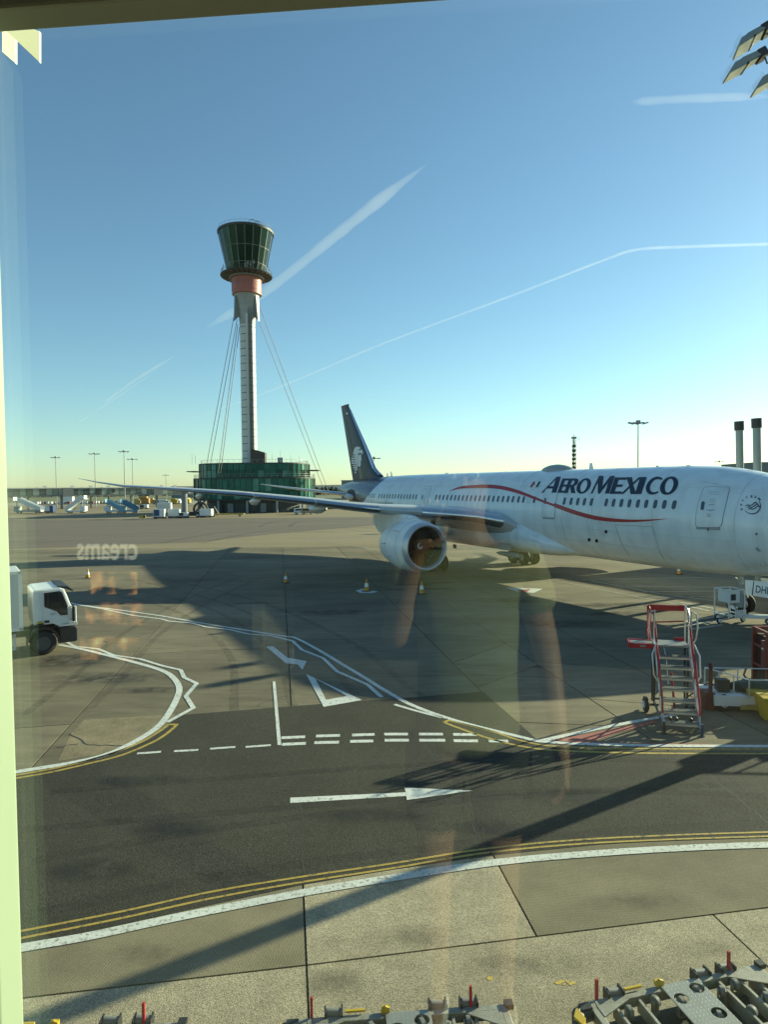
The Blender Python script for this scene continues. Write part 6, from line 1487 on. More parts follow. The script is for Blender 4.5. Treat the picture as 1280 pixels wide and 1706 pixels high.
    b_ = MB(); b_.tube([(-.05, -.05, H_ - .05), (-.22, -.08, H_ - .04), (-.30, -.22, H_ - .05), (-.26, -.6, H_ - .08), (-.14, -1.1, H_ - .1)], .09, 8); b_.build('bumper_hose', mat('dark_blue_rubber', (.02, .03, .04), .45, noise=(4, .4)), o, smooth=True)
    b_ = MB(); b_.box((-.12, -.06, H_ - .02), (.14, .10, .14)); b_.box((Lx + .06, .02, H_ + .01), (.10, .10, .06)); b_.build('corner_bracket', M_VDARK, o)
    for xx in (.4, 2.0):
        for yy in (-.25, -1.4): wheel('wheel', .19, .12, o, (xx, yy, .19), .5)
    return o
M_DPLATE = mat('diamond_plate', (.34, .345, .31), .42, .45, noise=(5, .25))
_n = M_DPLATE.node_tree.nodes; _l = M_DPLATE.node_tree.links; _tc = _n.new('ShaderNodeTexCoord'); _mp = _n.new('ShaderNodeMapping'); _mp.inputs['Rotation'].default_value = (0, 0, PI / 4); _mp.inputs['Scale'].default_value = (26, 26, 26)
_ck = _n.new('ShaderNodeTexChecker'); _ck.inputs['Scale'].default_value = 1.0; _l.new(_tc.outputs['Object'], _mp.inputs[0]); _l.new(_mp.outputs[0], _ck.inputs['Vector'])
_bp = _n.new('ShaderNodeBump'); _bp.inputs['Strength'].default_value = .5; _bp.inputs['Distance'].default_value = .004; _l.new(_ck.outputs['Fac'], _bp.inputs['Height']); _l.new(_bp.outputs[0], _n['Principled BSDF'].inputs['Normal'])
M_RUB = mat('grey_castor_rubber', (.17, .175, .17), .6, noise=(12, .3)); M_MARKRED = mat('marker_red', (.36, .02, .03), .5)
roller_dolly('roller_dolly', 'grey roller dolly at the lower right, most of its deck in view', (2.46, 7.80, 0), math.radians(14))
roller_dolly('roller_dolly', 'grey roller dolly in the middle, only its far edge in view', (-1.02, 7.58, 0), math.radians(4.5))
roller_dolly('roller_dolly', 'grey roller dolly at the lower left beside the window frame', (-4.92, 7.46, 0), math.radians(2))
# spilled yellow paint flakes on the concrete
def flakes(px, py, n, m):
    b_ = MB(); rnd = random.Random(n)
    for k in range(n):
        c = G(px + rnd.uniform(-18, 18), py + rnd.uniform(-4, 4)); s_ = rnd.uniform(.012, .035); a = rnd.uniform(0, 6)
        b_.add([(c.x + s_ * 1.4 * math.cos(a + t * 1.26), c.y + s_ * math.sin(a + t * 1.26), .004 + .0001 * k) for t in range(5)], [(0, 1, 2, 3, 4)])
    tag(b_.build('paint_flakes', m, recalc=False), 'flakes of old yellow paint on the concrete', 'paint flakes', kind='stuff')
M_FLK = mat('old_yellow_flake', (.55, .38, .06), .7, noise=(9, .3)); flakes(948, 1638, 9, M_FLK); flakes(825, 1632, 3, M_FLK)

# ---- floodlight mast at the right: its lamps show at the top corner, its shadow crosses the road
MX, MY = 12.6, 18.75
fm_ = thing('floodlight_mast', 'floodlight cluster on a tall mast in the top right corner', 'floodlight', (MX, MY, 0))
b_ = MB(); b_.cyl((0, 0, 0), (0, 0, 19.6), .24, .15, 16); b_.build('pole', M_GSTEEL, fm_, smooth=True)
FS = .88
for i, (lx, ly, lz, rz_) in enumerate(((-2.55, -.85, 18.9, .1), (-2.75, -.55, 18.08, 0), (-2.05, -.95, 17.48, -.15))):
    L = DY((1240, 1226, 1272)[i], (80, 122, 146)[i], 17.8) - fm_.location
    ft = bpy.data.objects.new('floodlight', None); COL.objects.link(ft); ft.parent = fm_
    FTM = Matrix.Translation(L) @ Matrix.Rotation(math.radians((33, 27, 27)[i]), 4, 'Y').inverted() @ Matrix.Rotation(rz_, 4, 'Z') @ Matrix.Rotation(math.radians((-20, -7, -5)[i]), 4, 'X') @ Matrix.Scale(FS, 4); ft.matrix_local = FTM
    b_ = MB(); b_.hexa([(-.34, -.24, 0), (.30, -.24, 0), (.30, .24, 0), (-.34, .24, 0)], [(.05, -.16, .24), (.30, -.18, .24), (.30, .18, .24), (.05, .16, .24)]); b_.hexa([(.30, -.2, .05), (.80, -.2, .05), (.80, .2, .05), (.30, .2, .05)], [(.30, -.16, .27), (.76, -.16, .24), (.76, .16, .24), (.30, .16, .27)]); b_.build('housing', mat('lamp_housing_grey', (.24, .27, .27), .45, noise=(4, .15)), ft, bevel=.012)
    b_ = MB(); b_.box((-.02, 0, -.012), (.56, .42, .02)); b_.build('lens', mat('lamp_lens_pale', (.86, .85, .66), .3, noise=(3, .12)), ft)
    b_ = MB(); b_.box((.54, 0, .03), (.34, .30, .02)); b_.build('lens', mat('lamp_lens_pale', (.86, .85, .66), .3), ft)
    b_ = MB(); b_.box((.31, 0, 0.0), (.07, .48, .07)); b_.box((.92, 0, .12), (.26, .36, .26)); b_.build('bracket', M_VDARK, ft, bevel=.01)
    b_ = MB()
    for k in range(7):
        for yy in (-.15, .15): b_.bar((-.30 + .07 * k, yy, .03 + .035 * k), (-.34 + .07 * k, yy * 1.2, .15 + .035 * k), .006)
    b_.build('bird_spikes', M_GSTEEL, ft)
    a = FTM @ Vector((1.0, 0, .15)); b_ = MB(); b_.tube([a, a + Vector((.8, .2, .18)), Vector((0, 0, 19.3 - i * .6))], .07, 8); b_.build('arm', mat('lamp_housing_grey', (.24, .27, .27)), fm_, smooth=True)
    b_ = MB(); b_.tube([a + Vector((.05, 0, -.05)), a + Vector((.12, 0, -.26)), a + Vector((.3, 0, -.22)), a + Vector((.34, 0, .1))], .022, 6); b_.build('cable', M_VDARK, fm_, smooth=True)

# ---- boarding bridge on the far side of the airliner; its lift columns rise above the nose
c1 = DY(1233, 702, 43.0); c2 = DY(1262, 697, 40.5)
bb = thing('boarding_bridge', 'passenger boarding bridge whose two white lift columns rise behind the airliner nose', 'boarding bridge', (c1.x, c1.y, 0))
for c, tilt in ((c1, .045), (c2, .04)):
    q = Vector((c.x - c1.x, c.y - c1.y, 0)); b_ = MB(); b_.cyl(q + Vector((.25, 0, 0)), q + Vector((0, 0, c.z - .55)), .23, .23, 16); b_.build('lift_column', mat('column_grey_green', (.20, .235, .235), .5, noise=(1, .1)), bb, smooth=40)
    b_ = MB(); b_.cyl(q + Vector((0, 0, c.z - .58)), q + Vector((-.02, 0, c.z)), .30, .30, 16); b_.build('column_cap', M_VDARK, bb, smooth=40)
e1 = AO + AX * 27.0 + AY * 4.4; e2 = AO + AX * 33 + AY * 30
d_ = (e2 - e1); d_.z = 0; ang = math.atan2(d_.y, d_.x)
b_ = MB(); mid = (e1 + e2) / 2 - bb.location; b_.box((mid.x, mid.y, 5.5), (d_.length, 3.2, 2.7), Matrix.Rotation(ang, 3, 'Z')); b_.build('tunnel', mat('bridge_grey_cladding', (.42, .44, .44), .5, noise=(.6, .1)), bb)
b_ = MB(); q = e1 - bb.location; b_.box((q.x, q.y, 5.45), (3.0, 4.4, 2.7), Matrix.Rotation(ang, 3, 'Z')); b_.build('cab', M_VDARK, bb)
b_ = MB(); q = e2 - bb.location; b_.cyl((q.x, q.y, 0), (q.x, q.y, 7.4), 2.2, n=24); b_.build('rotunda', M_CREAM, bb)

pr = thing('unseen_pier', 'hidden low pier added behind the airliner nose to shade the stand', 'building', AO + AX * 27 + AY * 31, ang)  # unseen block, added to throw shade on the ground under the nose
pr.rotation_euler.z = AH
b_ = MB(); b_.box((0, 0, 3.9), (38, 11, 7.8)); b_.build('wall', mat('bridge_grey_cladding', (.42, .44, .44), .5), pr)
b_ = MB(); b_.box((0, 0, 7.9), (38.6, 11.6, .25)); b_.build('roof', M_TGREY, pr)
for k in range(14): b_ = MB(); b_.box((-17.5 + 2.7 * k, -5.53, 5.6), (2.2, .08, 1.8)); b_.build('window', M_PIER[k % 3], pr)

# ---- distant ground equipment
def far(px, py, z=0): return G(px, py)
def container(name, label, cat, px, py, w, d, h, rz, m, m2=None, base=True):
    p = far(px, py); o = thing(name, label, cat, p, rz)
    b_ = MB(); b_.box((0, 0, h / 2 + .45), (w, d, h)); b_.build('body', m, o, bevel=.06)
    if m2: b_ = MB(); b_.box((-w * .2, -d / 2 - .02, h / 2 + .5), (w * .5, .04, h * .8)); b_.build('panel', m2, o)
    b_ = MB(); b_.box((0, 0, .32), (w * 1.02, d * .9, .26)); b_.build('chassis', M_VDARK, o)
    for sx in (-.38, .38):
        for sy_ in (-.5, .5): wheel('wheel', .28, .18, o, (sx * w, sy_ * d * .8, .28), .5)
    return o
def stair_truck(label, px, py, L_, H_, rz, m, m2):
    p = far(px, py); o = thing('passenger_stairs', label, 'boarding stairs', p, rz)
    b_ = MB(); b_.box((0, 0, .75), (L_, 2.2, .5)); b_.box((L_ * .42, 0, 1.5), (1.6, 2.1, 1.5)); b_.build('chassis', m2, o, bevel=.05)
    b_ = MB(); b_.hexa([(-L_ * .55, -1, .5), (L_ * .35, -1, H_ - .5), (L_ * .35, 1, H_ - .5), (-L_ * .55, 1, .5)], [(-L_ * .55, -1, .9), (L_ * .35, -1, H_), (L_ * .35, 1, H_), (-L_ * .55, 1, .9)]); b_.build('stair_flight', m, o)
    for yy in (-1.02, 1.02):
        b_ = MB(); b_.hexa([(-L_ * .55, yy - .04, .9), (L_ * .35, yy - .04, H_), (L_ * .35, yy + .04, H_), (-L_ * .55, yy + .04, .9)], [(-L_ * .55, yy - .04, 1.9), (L_ * .35, yy - .04, H_ + 1.1), (L_ * .35, yy + .04, H_ + 1.1), (-L_ * .55, yy + .04, 1.9)]); b_.build('balustrade', m, o)
    b_ = MB(); b_.box((L_ * .45, 0, H_ - .1), (1.6, 2.2, .2)); b_.box((L_ * .52, 0, H_ + .5), (.1, 2.2, 1.1)); b_.build('platform', m, o)
    b_ = MB(); b_.bar((L_ * .4, -.8, 2), (L_ * .4, -.8, H_), .18); b_.bar((L_ * .4, .8, 2), (L_ * .4, .8, H_), .18); b_.bar((-.5, -.8, .9), (L_ * .3, -.8, H_ - .6), .15); b_.build('support_leg', M_GSTEEL, o)
    for sx in (-.36, .36):
        for yy in (-1, 1): wheel('wheel', .4, .25, o, (sx * L_, yy, .4), .5)
stair_truck('white boarding stairs truck furthest left beneath the glass walkway', 47, 855, 8.2, 4.2, PI, M_CREAM, M_GSTEEL)
stair_truck('tall white boarding stairs just left of the blue equipment', 127, 855, 5.6, 4.6, 0, M_CREAM, M_CREAM)
stair_truck('light blue boarding stairs under the walkway support', 190, 855, 4.6, 3.4, PI, M_LBLUE, M_CREAM)
stair_truck('deeper blue stairs facing right beside the light blue pair', 215, 855, 4.8, 3.3, PI, mat('equipment_mid_blue', (.06, .17, .28), .4), M_LBLUE)
container('cargo_box', 'white box on wheels with dark underframe left of the glass building', 'container', 274, 851, 4.6, 2.4, 2.3, .1, M_CREAM)
container('baggage_container', 'white and dark blue container beside the yellow sign', 'container', 266, 864, 2.6, 2.0, 1.9, .1, M_CREAM, M_DBLUE)
container('cargo_box', 'plain white container between the blue container and the building', 'container', 291, 863, 2.9, 2.0, 1.8, .05, M_CREAM)
container('cargo_box', 'white container parked close under the glass building', 'container', 344, 862, 3.0, 2.2, 1.7, 0, M_CREAM)
container('baggage_container', 'navy blue container left of the tall white stairs', 'container', 84, 855, 2.4, 1.8, 2.0, 0, M_DBLUE, M_CREAM)
container('cargo_box', 'small white container between the left stairs and navy container', 'container', 73, 854, 2.2, 1.8, 1.8, 0, M_CREAM)
container('cargo_box', 'pale high loader box behind the tall white stairs', 'high loader', 114, 838, 6.0, 3, 3.4, 0, M_CREAM)
container('baggage_tug', 'small white tug by the equipment under the building corner', 'tug', 306, 863, 2.2, 1.4, .9, 0, M_CREAM, M_VDARK)
container('cargo_box', 'white trailer half hidden behind the tailplane', 'trailer', 528, 852, 6, 2.4, 2.4, 0, M_CREAM)
container('baggage_tug', 'small pale vehicle left of the yellow sign board', 'tug', 240, 848, 3, 1.6, 1.2, 0, M_CREAM, M_VDARK)
p = far(237, 866); o = thing('apron_sign', 'small yellow and black stand sign on the apron', 'sign', p)
b_ = MB(); b_.box((0, 0, .75), (1.5, .2, .7)); b_.build('sign_board', M_YPAINT, o); b_ = MB(); b_.box((.5, -.11, .75), (.45, .02, .7)); b_.build('black_panel', M_VDARK, o); b_ = MB(); b_.bar((-.5, 0, 0), (-.5, 0, .4), .08); b_.bar((.5, 0, 0), (.5, 0, .4), .08); b_.build('leg', M_GSTEEL, o)
# dark boarding bridge drive standing by the building's left corner
p = far(318, 862); o = thing('bridge_support', 'dark wheeled bridge support and grey column left of the glass building', 'bridge support', p)
b_ = MB(); b_.cyl((-2.2, 2, 0), (-2.2, 2, 6.4), .75, n=14); b_.box((-2.2, 2, 6.6), (2.6, 2, .7)); b_.build('column', M_TGREY, o)
b_ = MB()
b_.rev([(-.3, 1.5), (-.3, 1.9), (.3, 1.9), (.3, 1.5)], (2.2, 1, 2.0), (0, 1, 0), 24); b_.bar((.3, 1, .6), (4.2, 1, 5.2), .35); b_.bar((4.2, 1, .4), (1.6, 1, 4.2), .35); b_.box((.6, 1, .9), (3.2, 1.6, 1.0)); b_.build('drive_frame', M_VDARK, o)
for sx in (-1, 1.6, 3.4): wheel('wheel', .55, .4, o, (sx, .2, .55), .5)
# long yellow belt lying along the foot of the building
p = far(378, 861); o = thing('belt_loader', 'long low yellow belt loader along the foot of the glass building', 'belt loader', p, -.02)
b_ = MB(); b_.box((0, 0, .75), (9.0, 1.2, .25)); b_.build('belt_frame', mat('dull_yellow', (.36, .27, .05), .6, noise=(2, .3)), o)
b_ = MB()
for k in range(12): b_.box((-4.2 + .76 * k, -.62, .62), (.12, .06, .5))
b_.build('rib', M_YPAINT, o)
for sx in (-3.4, 3.4): wheel('wheel', .35, .25, o, (sx, -.4, .35), .5)
b_ = MB(); b_.box((-3.9, 0, 1.2), (1.2, 1.1, .8)); b_.build('engine_cover', M_VDARK, o)
# anchors' dark legs are with the tower; the far rows of dollies and trucks
rowc = [M_CREAM, mat('far_red', (.25, .05, .04), .6), mat('far_grey', (.22, .22, .21), .6), M_CREAM, M_DBLUE, mat('far_tan', (.32, .25, .16), .6)]
kinds = ['white', 'red', 'grey', 'pale', 'blue', 'tan']
rnd = random.Random(11)
M_FARY = mat('far_yellow', (.38, .30, .11), .6)
base = None
for i in range(34):
    px = 46 + i * 4.9 + rnd.uniform(-.8, .8)
    p = DY(px, 838, 345 + rnd.uniform(-4, 4)); p.z = 0
    c_ = rowc[(i * 5 + i // 4) % 6]
    o = thing('baggage_cart', 'small ' + kinds[(i * 5 + i // 4) % 6] + ' baggage cart in the long far row beneath the glass walkway', 'baggage cart', p, rnd.uniform(-.2, .2), 'baggage carts in the far row')
    b_ = MB(); b_.box((0, 0, 1.25), (1.5, 1.5, 1.1)); b_.build('body', c_, o, bevel=.1); b_ = MB(); b_.box((0, 0, .45), (1.6, 1.6, .3)); b_.build('chassis', M_VDARK, o)
for i, (px, w_, h_, m_, lab) in enumerate(((228, 3.6, 2.4, M_FARY, 'small yellow lorry at the left of the distant yellow trucks'), (240, 5.5, 3.6, mat('far_orange', (.36, .20, .06), .6), 'tall orange lorry among the distant yellow trucks'), (252, 4.0, 2.6, M_FARY, 'pale yellow lorry right of the distant orange lorry'),
                                           (290, 3.2, 2.4, M_YPAINT, 'yellow truck close to the left edge of the glass building'), (297, 3.0, 2.0, M_CREAM, 'white van in the distance next to the glass building'), (312, 3.5, 2.6, M_YPAINT, 'yellow truck half behind the corner of the glass building'), (272, 5, 1.8, M_CREAM, 'low white vehicle in the distance behind the white box'), (262, 2.6, 1.8, M_DBLUE, 'dark blue van right of the distant yellow lorry'))):
    p = DY(px, 836, 330 + (i % 3) * 6); p.z = 0; o = thing('far_truck', lab, 'truck', p, rnd.uniform(-.3, .3))
    b_ = MB(); b_.box((-.3, 0, h_ / 2 + .5), (w_ * .72, 2.2, h_)); b_.build('body', m_, o, bevel=.08); b_ = MB(); b_.box((w_ * .3, 0, h_ * .4 + .4), (w_ * .36, 2.1, h_ * .75)); cb_ = b_.build('cab', m_, o, bevel=.1); b_ = MB(); b_.box((w_ * .34, -1.07, h_ * .55 + .4), (w_ * .22, .04, h_ * .3)); b_.build('window', M_VGLASS, cb_)
    b_ = MB(); b_.box((0, 0, .4), (w_, 1.9, .3)); b_.build('chassis', M_VDARK, o)
    for sx in (-.3, .3):
        for yy in (-1, 1): wheel('wheel', .42, .3, o, (sx * w_, yy, .42), .5)
# a few vehicles seen between the tailplane and the building
for i, (px, lab) in enumerate(((500, 'small pale van below the right end of the glass building'), (512, 'small vehicle with tan body below the glass building'))):
    p = far(px, 857); o = thing('small_van', lab, 'van', p, .1 * i)
    b_ = MB(); b_.prism([(-1.6, .4), (-1.6, 1.7), (.6, 1.7), (1.1, 1.1), (1.7, 1.0), (1.7, .4)], -.8, .8, lambda a, c, h: (a, h, c)); b_.build('body', (M_CREAM, rowc[5])[i], o, bevel=.08)
    for sx in (-1, 1):
        for yy in (-.75, .75): wheel('wheel', .32, .2, o, (sx, yy, .32), .5)
    b_ = MB(); b_.box((-.3, -.81, 1.3), (1.8, .03, .45)); b_.build('window', M_VGLASS, o)

# ================================================================ CONTRAILS: thin drawn-out vapour, far up, as real volumes
def contrail(label, px, R0, R1, dens, dist=9000, taper=(.12, .25)):
    m = bpy.data.materials.new('vapour'); m.use_nodes = True; n = m.node_tree.nodes; l = m.node_tree.links; n.remove(n['Principled BSDF'])
    v = n.new('ShaderNodeVolumePrincipled'); v.inputs['Color'].default_value = (1, 1, 1, 1); v.inputs['Density'].default_value = dens; v.inputs['Anisotropy'].default_value = .3
    l.new(v.outputs[0], n['Material Output'].inputs['Volume'])
    P = [DY(x, y, dist) for x, y in px]; pts = spline([tuple(p) for p in P], 8); N = len(pts)
    rad = [(R0 + (R1 - R0) * i / (N - 1)) * min(1, .03 + (i / N / taper[0]) ** 1.2, .03 + ((N - 1 - i) / N / taper[1]) ** 1.2) * (1 + .05 * math.sin(i * .9) + .05 * math.sin(i * 2.3)) for i in range(N)]
    b_ = MB(); b_.tube(pts, rad, 12); o = b_.build('contrail', m, smooth=True); tag(o, label, 'contrail', kind=None); o.visible_shadow = True; return o
contrail('broad soft vapour trail rising to the right behind the tower', [(338, 549), (440, 487), (560, 392), (640, 328), (716, 270)], 55, 90, .0013)
contrail('thin straight vapour trail crossing the sky and bending level at the right edge', [(245, 722), (440, 655), (640, 572), (860, 490), (1000, 436), (1062, 416), (1150, 411), (1300, 406), (1500, 398)], 12, 24, .0042, taper=(.14, .1))
contrail('faint short vapour streak in the upper right sky', [(1052, 170), (1160, 164), (1300, 160)], 50, 60, .0008)
contrail('upper of the two faint parallel streaks on the left', [(170, 674), (230, 630), (296, 590)], 16, 24, .0042)
contrail('lower of the two faint parallel streaks on the left', [(118, 712), (190, 665), (268, 612)], 12, 16, .0036)

# ================================================================ THE WINDOW ONE LOOKS THROUGH
GM = -.082; GD = .78                                   # glass plane: Y = GD + GM * X
wd = Vector((1, GM, 0)).normalized(); wnrm = Vector((-wd.y, wd.x, 0))     # points outward
WO = Vector((0, GD, EYE))
win = thing('terminal_window', 'large terminal window with pale green frame at the left and dark beam above', 'window', WO, math.atan2(wd.y, wd.x))
M_FRAME = mat('window_frame_paint', (.30, .37, .265), .45, noise=(2, .06)); M_BEAM = mat('window_beam_paint', (.25, .255, .20), .55, noise=(2, .15))
win_inv = (Matrix.Translation(WO) @ Matrix.Rotation(math.atan2(wd.y, wd.x), 4, 'Z')).inverted()
zb0 = (win_inv @ DY(640, 11, GD + .03)).z
GLY = .035                                             # glass sits this far beyond the frame's inner face
q = None
Yg = GD + .04 + GLY; qg = win_inv @ DY(19, 1000, Yg)
b_ = MB(); b_.box((2.0, .01, zb0 + .16), (7.0, .04, .32)); b_.build('top_beam', M_BEAM, win, bevel=.004)
b_ = MB(); b_.box((qg.x - .05, qg.y - .024, -.55), (.10, .047, 2.3)); b_.build('mullion', M_FRAME, win, bevel=.003)
b_ = MB(); b_.box((2.0, -.01, -1.52), (7.0, .16, .10)); b_.build('sill', M_FRAME, win)
gm = bpy.data.materials.new('window_glass'); gm.use_nodes = True; n = gm.node_tree.nodes; l = gm.node_tree.links; n.remove(n['Principled BSDF'])
tr2 = n.new('ShaderNodeBsdfTransparent'); tr2.inputs[0].default_value = (.91, .995, .935, 1); gl = n.new('ShaderNodeBsdfGlossy'); gl.inputs['Roughness'].default_value = .0
ge = n.new('ShaderNodeNewGeometry'); dt = n.new('ShaderNodeVectorMath'); dt.operation = 'DOT_PRODUCT'; l.new(ge.outputs['Normal'], dt.inputs[0]); l.new(ge.outputs['Incoming'], dt.inputs[1])
def mth(op, a, b=None, v=None):
    q = n.new('ShaderNodeMath'); q.operation = op; l.new(a, q.inputs[0])
    if v is not None: q.inputs[1].default_value = v
    return q.outputs[0]
_c = mth('ABSOLUTE', dt.outputs['Value']); _s = mth('MULTIPLY_ADD', _c, v=-1.0); _s.node.inputs[2].default_value = 1.0
_p5 = mth('POWER', _s, v=5.0); _f = mth('MULTIPLY_ADD', _p5, v=0.95); _f.node.inputs[2].default_value = 0.05
fr = _f.node; mx = n.new('ShaderNodeMixShader'); l.new(fr.outputs[0], mx.inputs[0]); l.new(tr2.outputs[0], mx.inputs[1]); l.new(gl.outputs[0], mx.inputs[2]); l.new(mx.outputs[0], n['Material Output'].inputs['Surface'])
b_ = MB(); b_.box((2.0, GLY, -.45), (7.0, .010, 2.1)); b_.build('pane', gm, win)
def plate(px, Y, label_m, th=.006):
    P = [win_inv @ DY(*p, y) for p, y in zip(px, Y)]; b_ = MB(); nn = Vector((0, th, 0)); b_.hexa(P, [p + nn for p in P]) if len(P) == 4 else b_.add(P + [p + nn for p in P], [(0, 1, 2), (5, 4, 3), (0, 1, 4, 3), (1, 2, 5, 4), (2, 0, 3, 5)])
    return b_.build('bracket', label_m, win)
M_BRK = mat('bracket_cream', (.72, .72, .56), .5)
plate([(-6, 28), (65, 52), (65, 103), (-6, 36)], [.90, .935, .935, .90], M_BRK, .004); plate([(3, 45), (25, 64), (25, 105), (3, 86)], [.92, .935, .935, .92], M_BRK, .004)
# ---- the room behind the glass and the building it belongs to
M_ROOM = mat('lounge_wall', (.30, .30, .26), .8, noise=(.5, .1)); M_RDARK = mat('lounge_dark', (.16, .165, .12), .7, noise=(1, .2))
terminal = thing('terminal_building', 'terminal building the window belongs to, behind the viewer', 'building', (0, 0, 0))
FLZ = EYE - 1.62
b_ = MB(); b_.box((2, -4.0, FLZ - .1), (22, 9.3, .2)); b_.build('floor', M_RDARK, terminal)
b_ = MB(); b_.box((2, -4.0, EYE + 1.6), (22, 9.3, .2)); b_.build('ceiling', M_ROOM, terminal)
b_ = MB(); b_.box((2, -8.6, EYE), (22, .2, 3.3)); b_.box((-9.1, -4.0, EYE), (.2, 9.3, 3.3)); b_.box((13.1, -4.0, EYE), (.2, 9.3, 3.3)); b_.build('wall', M_RDARK, terminal)
b_ = MB(); b_.box((2, -4.0, (FLZ - .21) / 2), (24, 9.2, FLZ - .21)); b_.build('base_wall', M_ROOM, terminal)
# ---- the person holding the telephone, seen only as a faint reflection in the pane
def skin_body(name, V, Eg, m, parent=None, levels=2, root=0):
    me = bpy.data.meshes.new(name); me.from_pydata([v[:3] for v in V], Eg, []); o = bpy.data.objects.new(name, me); COL.objects.link(o)
    if parent: o.parent = parent
    md = o.modifiers.new('body', 'SKIN'); md.use_smooth_shade = True; sk = me.skin_vertices[0].data
    for i, v in enumerate(V): sk[i].radius = (v[3], v[4] if len(v) > 4 else v[3]); sk[i].use_root = (i == root)
    sd = o.modifiers.new('smooth', 'SUBSURF'); sd.levels = levels; sd.render_levels = levels
    dg = bpy.context.evaluated_depsgraph_get(); dg.update(); m2 = bpy.data.meshes.new_from_object(o.evaluated_get(dg)); o.modifiers.clear(); o.data = m2; m2.name = name; bpy.data.meshes.remove(me)
    m2.materials.clear(); m2.materials.append(m); m2.polygons.foreach_set('use_smooth', [True] * len(m2.polygons)); return o
M_SKIN = mat('skin', (.42, .24, .16), .5, noise=(6, .12)); M_SHIRT = mat('olive_shirt', (.26, .27, .13), .85, noise=(4, .2)); M_SHORTS = mat('dark_shorts', (.05, .052, .04), .85, noise=(5, .2)); M_HAIR = mat('brown_hair', (.045, .03, .02), .6, noise=(20, .3))
V = [(0, 0, .93, .145, .11), (0, 0, 1.06, .13, .10), (0, 0, 1.27, .155, .115), (0, 0, 1.40, .11, .085), (0, .01, 1.48, .055), (0, .03, 1.545, .055), (0, .05, 1.62, .078, .092), (0, .045, 1.70, .068, .082),
     (.165, 0, 1.405, .058), (.235, -.03, 1.13, .042), (.265, .05, .89, .027), (.27, .075, .83, .034, .02),
     (-.165, 0, 1.405, .058), (-.21, .10, 1.17, .042), (-.125, .27, 1.44, .027), (-.10, .30, 1.50, .034, .02),
     (.09, 0, .84, .088), (.10, .02, .50, .056), (.10, -.02, .10, .038), (.105, .12, .04, .035, .03), (-.09, 0, .84, .088), (-.10, .02, .50, .056), (-.10, -.02, .10, .038), (-.105, .12, .04, .035, .03)]
Eg = [(0, 1), (1, 2), (2, 3), (3, 4), (4, 5), (5, 6), (6, 7), (3, 8), (8, 9), (9, 10), (10, 11), (3, 12), (12, 13), (13, 14), (14, 15), (0, 16), (16, 17), (17, 18), (18, 19), (0, 20), (20, 21), (21, 22), (22, 23)]
def fingers(base, d, spread, curl):
    d = Vector(d).normalized(); s_ = Vector(spread).normalized(); c_ = Vector(curl).normalized(); i0 = base; P = Vector(V[i0][:3])
    for k, ln in enumerate((.068, .078, .073, .058)):
        r_ = P + s_ * (.027 - .018 * k); a = r_ + d * .03; b2 = a + d * ln * .5 + c_ * .012; e = b2 + d * ln * .38 + c_ * .03; n0 = len(V)
        V.extend([(*a, .010), (*b2, .0088), (*e, .0075)]); Eg.extend([(i0, n0), (n0, n0 + 1), (n0 + 1, n0 + 2)])
    a = P + s_ * .034 - d * .015; b2 = a + s_ * .022 + d * .03; n0 = len(V); V.extend([(*a, .012), (*b2, .010), (*(b2 + d * .028), .0085)]); Eg.extend([(i0, n0), (n0, n0 + 1), (n0 + 1, n0 + 2)])
fingers(11, (.02, .12, -1), (0, 1, .1), (-1, .2, 0)); fingers(15, (.25, .1, 1), (.9, .3, -.2), (.3, 1, 0))
person = skin_body('person', V, Eg, M_SKIN); person.location = (.055, -.345, FLZ)
tag(person, 'person in olive shirt and shorts, one arm hanging, reflected faintly in the pane', 'person')
def child(name, V2, E2, m, lv=2): return skin_body(name, V2, E2, m, person, lv)
child('shirt', [(0, 0, .82, .172, .14), (0, 0, .93, .172, .138), (0, 0, 1.06, .155, .122), (0, 0, 1.27, .172, .132), (0, 0, 1.40, .125, .10), (0, .008, 1.455, .072), (.168, 0, 1.405, .074), (.215, -.02, 1.24, .066), (-.168, 0, 1.405, .074), (-.21, .06, 1.30, .066)], [(0, 1), (1, 2), (2, 3), (3, 4), (4, 5), (4, 6), (6, 7), (4, 8), (8, 9)], M_SHIRT)
child('shorts', [(0, 0, .98, .160, .125), (.095, .0, .82, .108), (.105, .012, .58, .092), (-.095, .0, .82, .108), (-.105, .012, .58, .092)], [(0, 1), (1, 2), (0, 3), (3, 4)], M_SHORTS)
child('hair', [(0, .035, 1.715, .084, .092), (0, .0, 1.665, .086, .06), (0, -.015, 1.60, .07, .04)], [(0, 1), (1, 2)], M_HAIR)
for sx in (-1, 1):
    child('shoe', [(sx * .10, -.05, .05, .045), (sx * .103, .06, .042, .046, .038), (sx * .107, .17, .035, .036, .028)], [(0, 1), (1, 2)], M_WHITEP, 2)
    b_ = MB(); c_ = Vector((sx * .032, .131, 1.655)); b_.rev([(-.012, .002), (-.009, .008), (0, .012), (.009, .008), (.012, .002)], c_, (0, 1, 0), 10, closed=True); b_.build('eye', M_WHITEP, person, smooth=True)
    b_ = MB(); b_.rev([(0, .0055), (.004, .002)], c_ + Vector((0, .010, 0)), (0, 1, 0), 10, closed=True); b_.build('iris', M_HAIR, person)
    child('ear', [(sx * .083, .035, 1.67, .012, .02), (sx * .085, .038, 1.63, .010, .014)], [(0, 1)], M_SKIN, 1)
child('nose', [(0, .132, 1.655, .010), (0, .15, 1.618, .014, .012)], [(0, 1)], M_SKIN, 1)
b_ = MB(); b_.tube([(-.024, .133, 1.585), (-.01, .141, 1.588), (.01, .141, 1.588), (.024, .133, 1.585)], [.003, .006, .006, .003], 6); b_.build('mouth', mat('lips', (.35, .14, .11), .5), person, smooth=True)
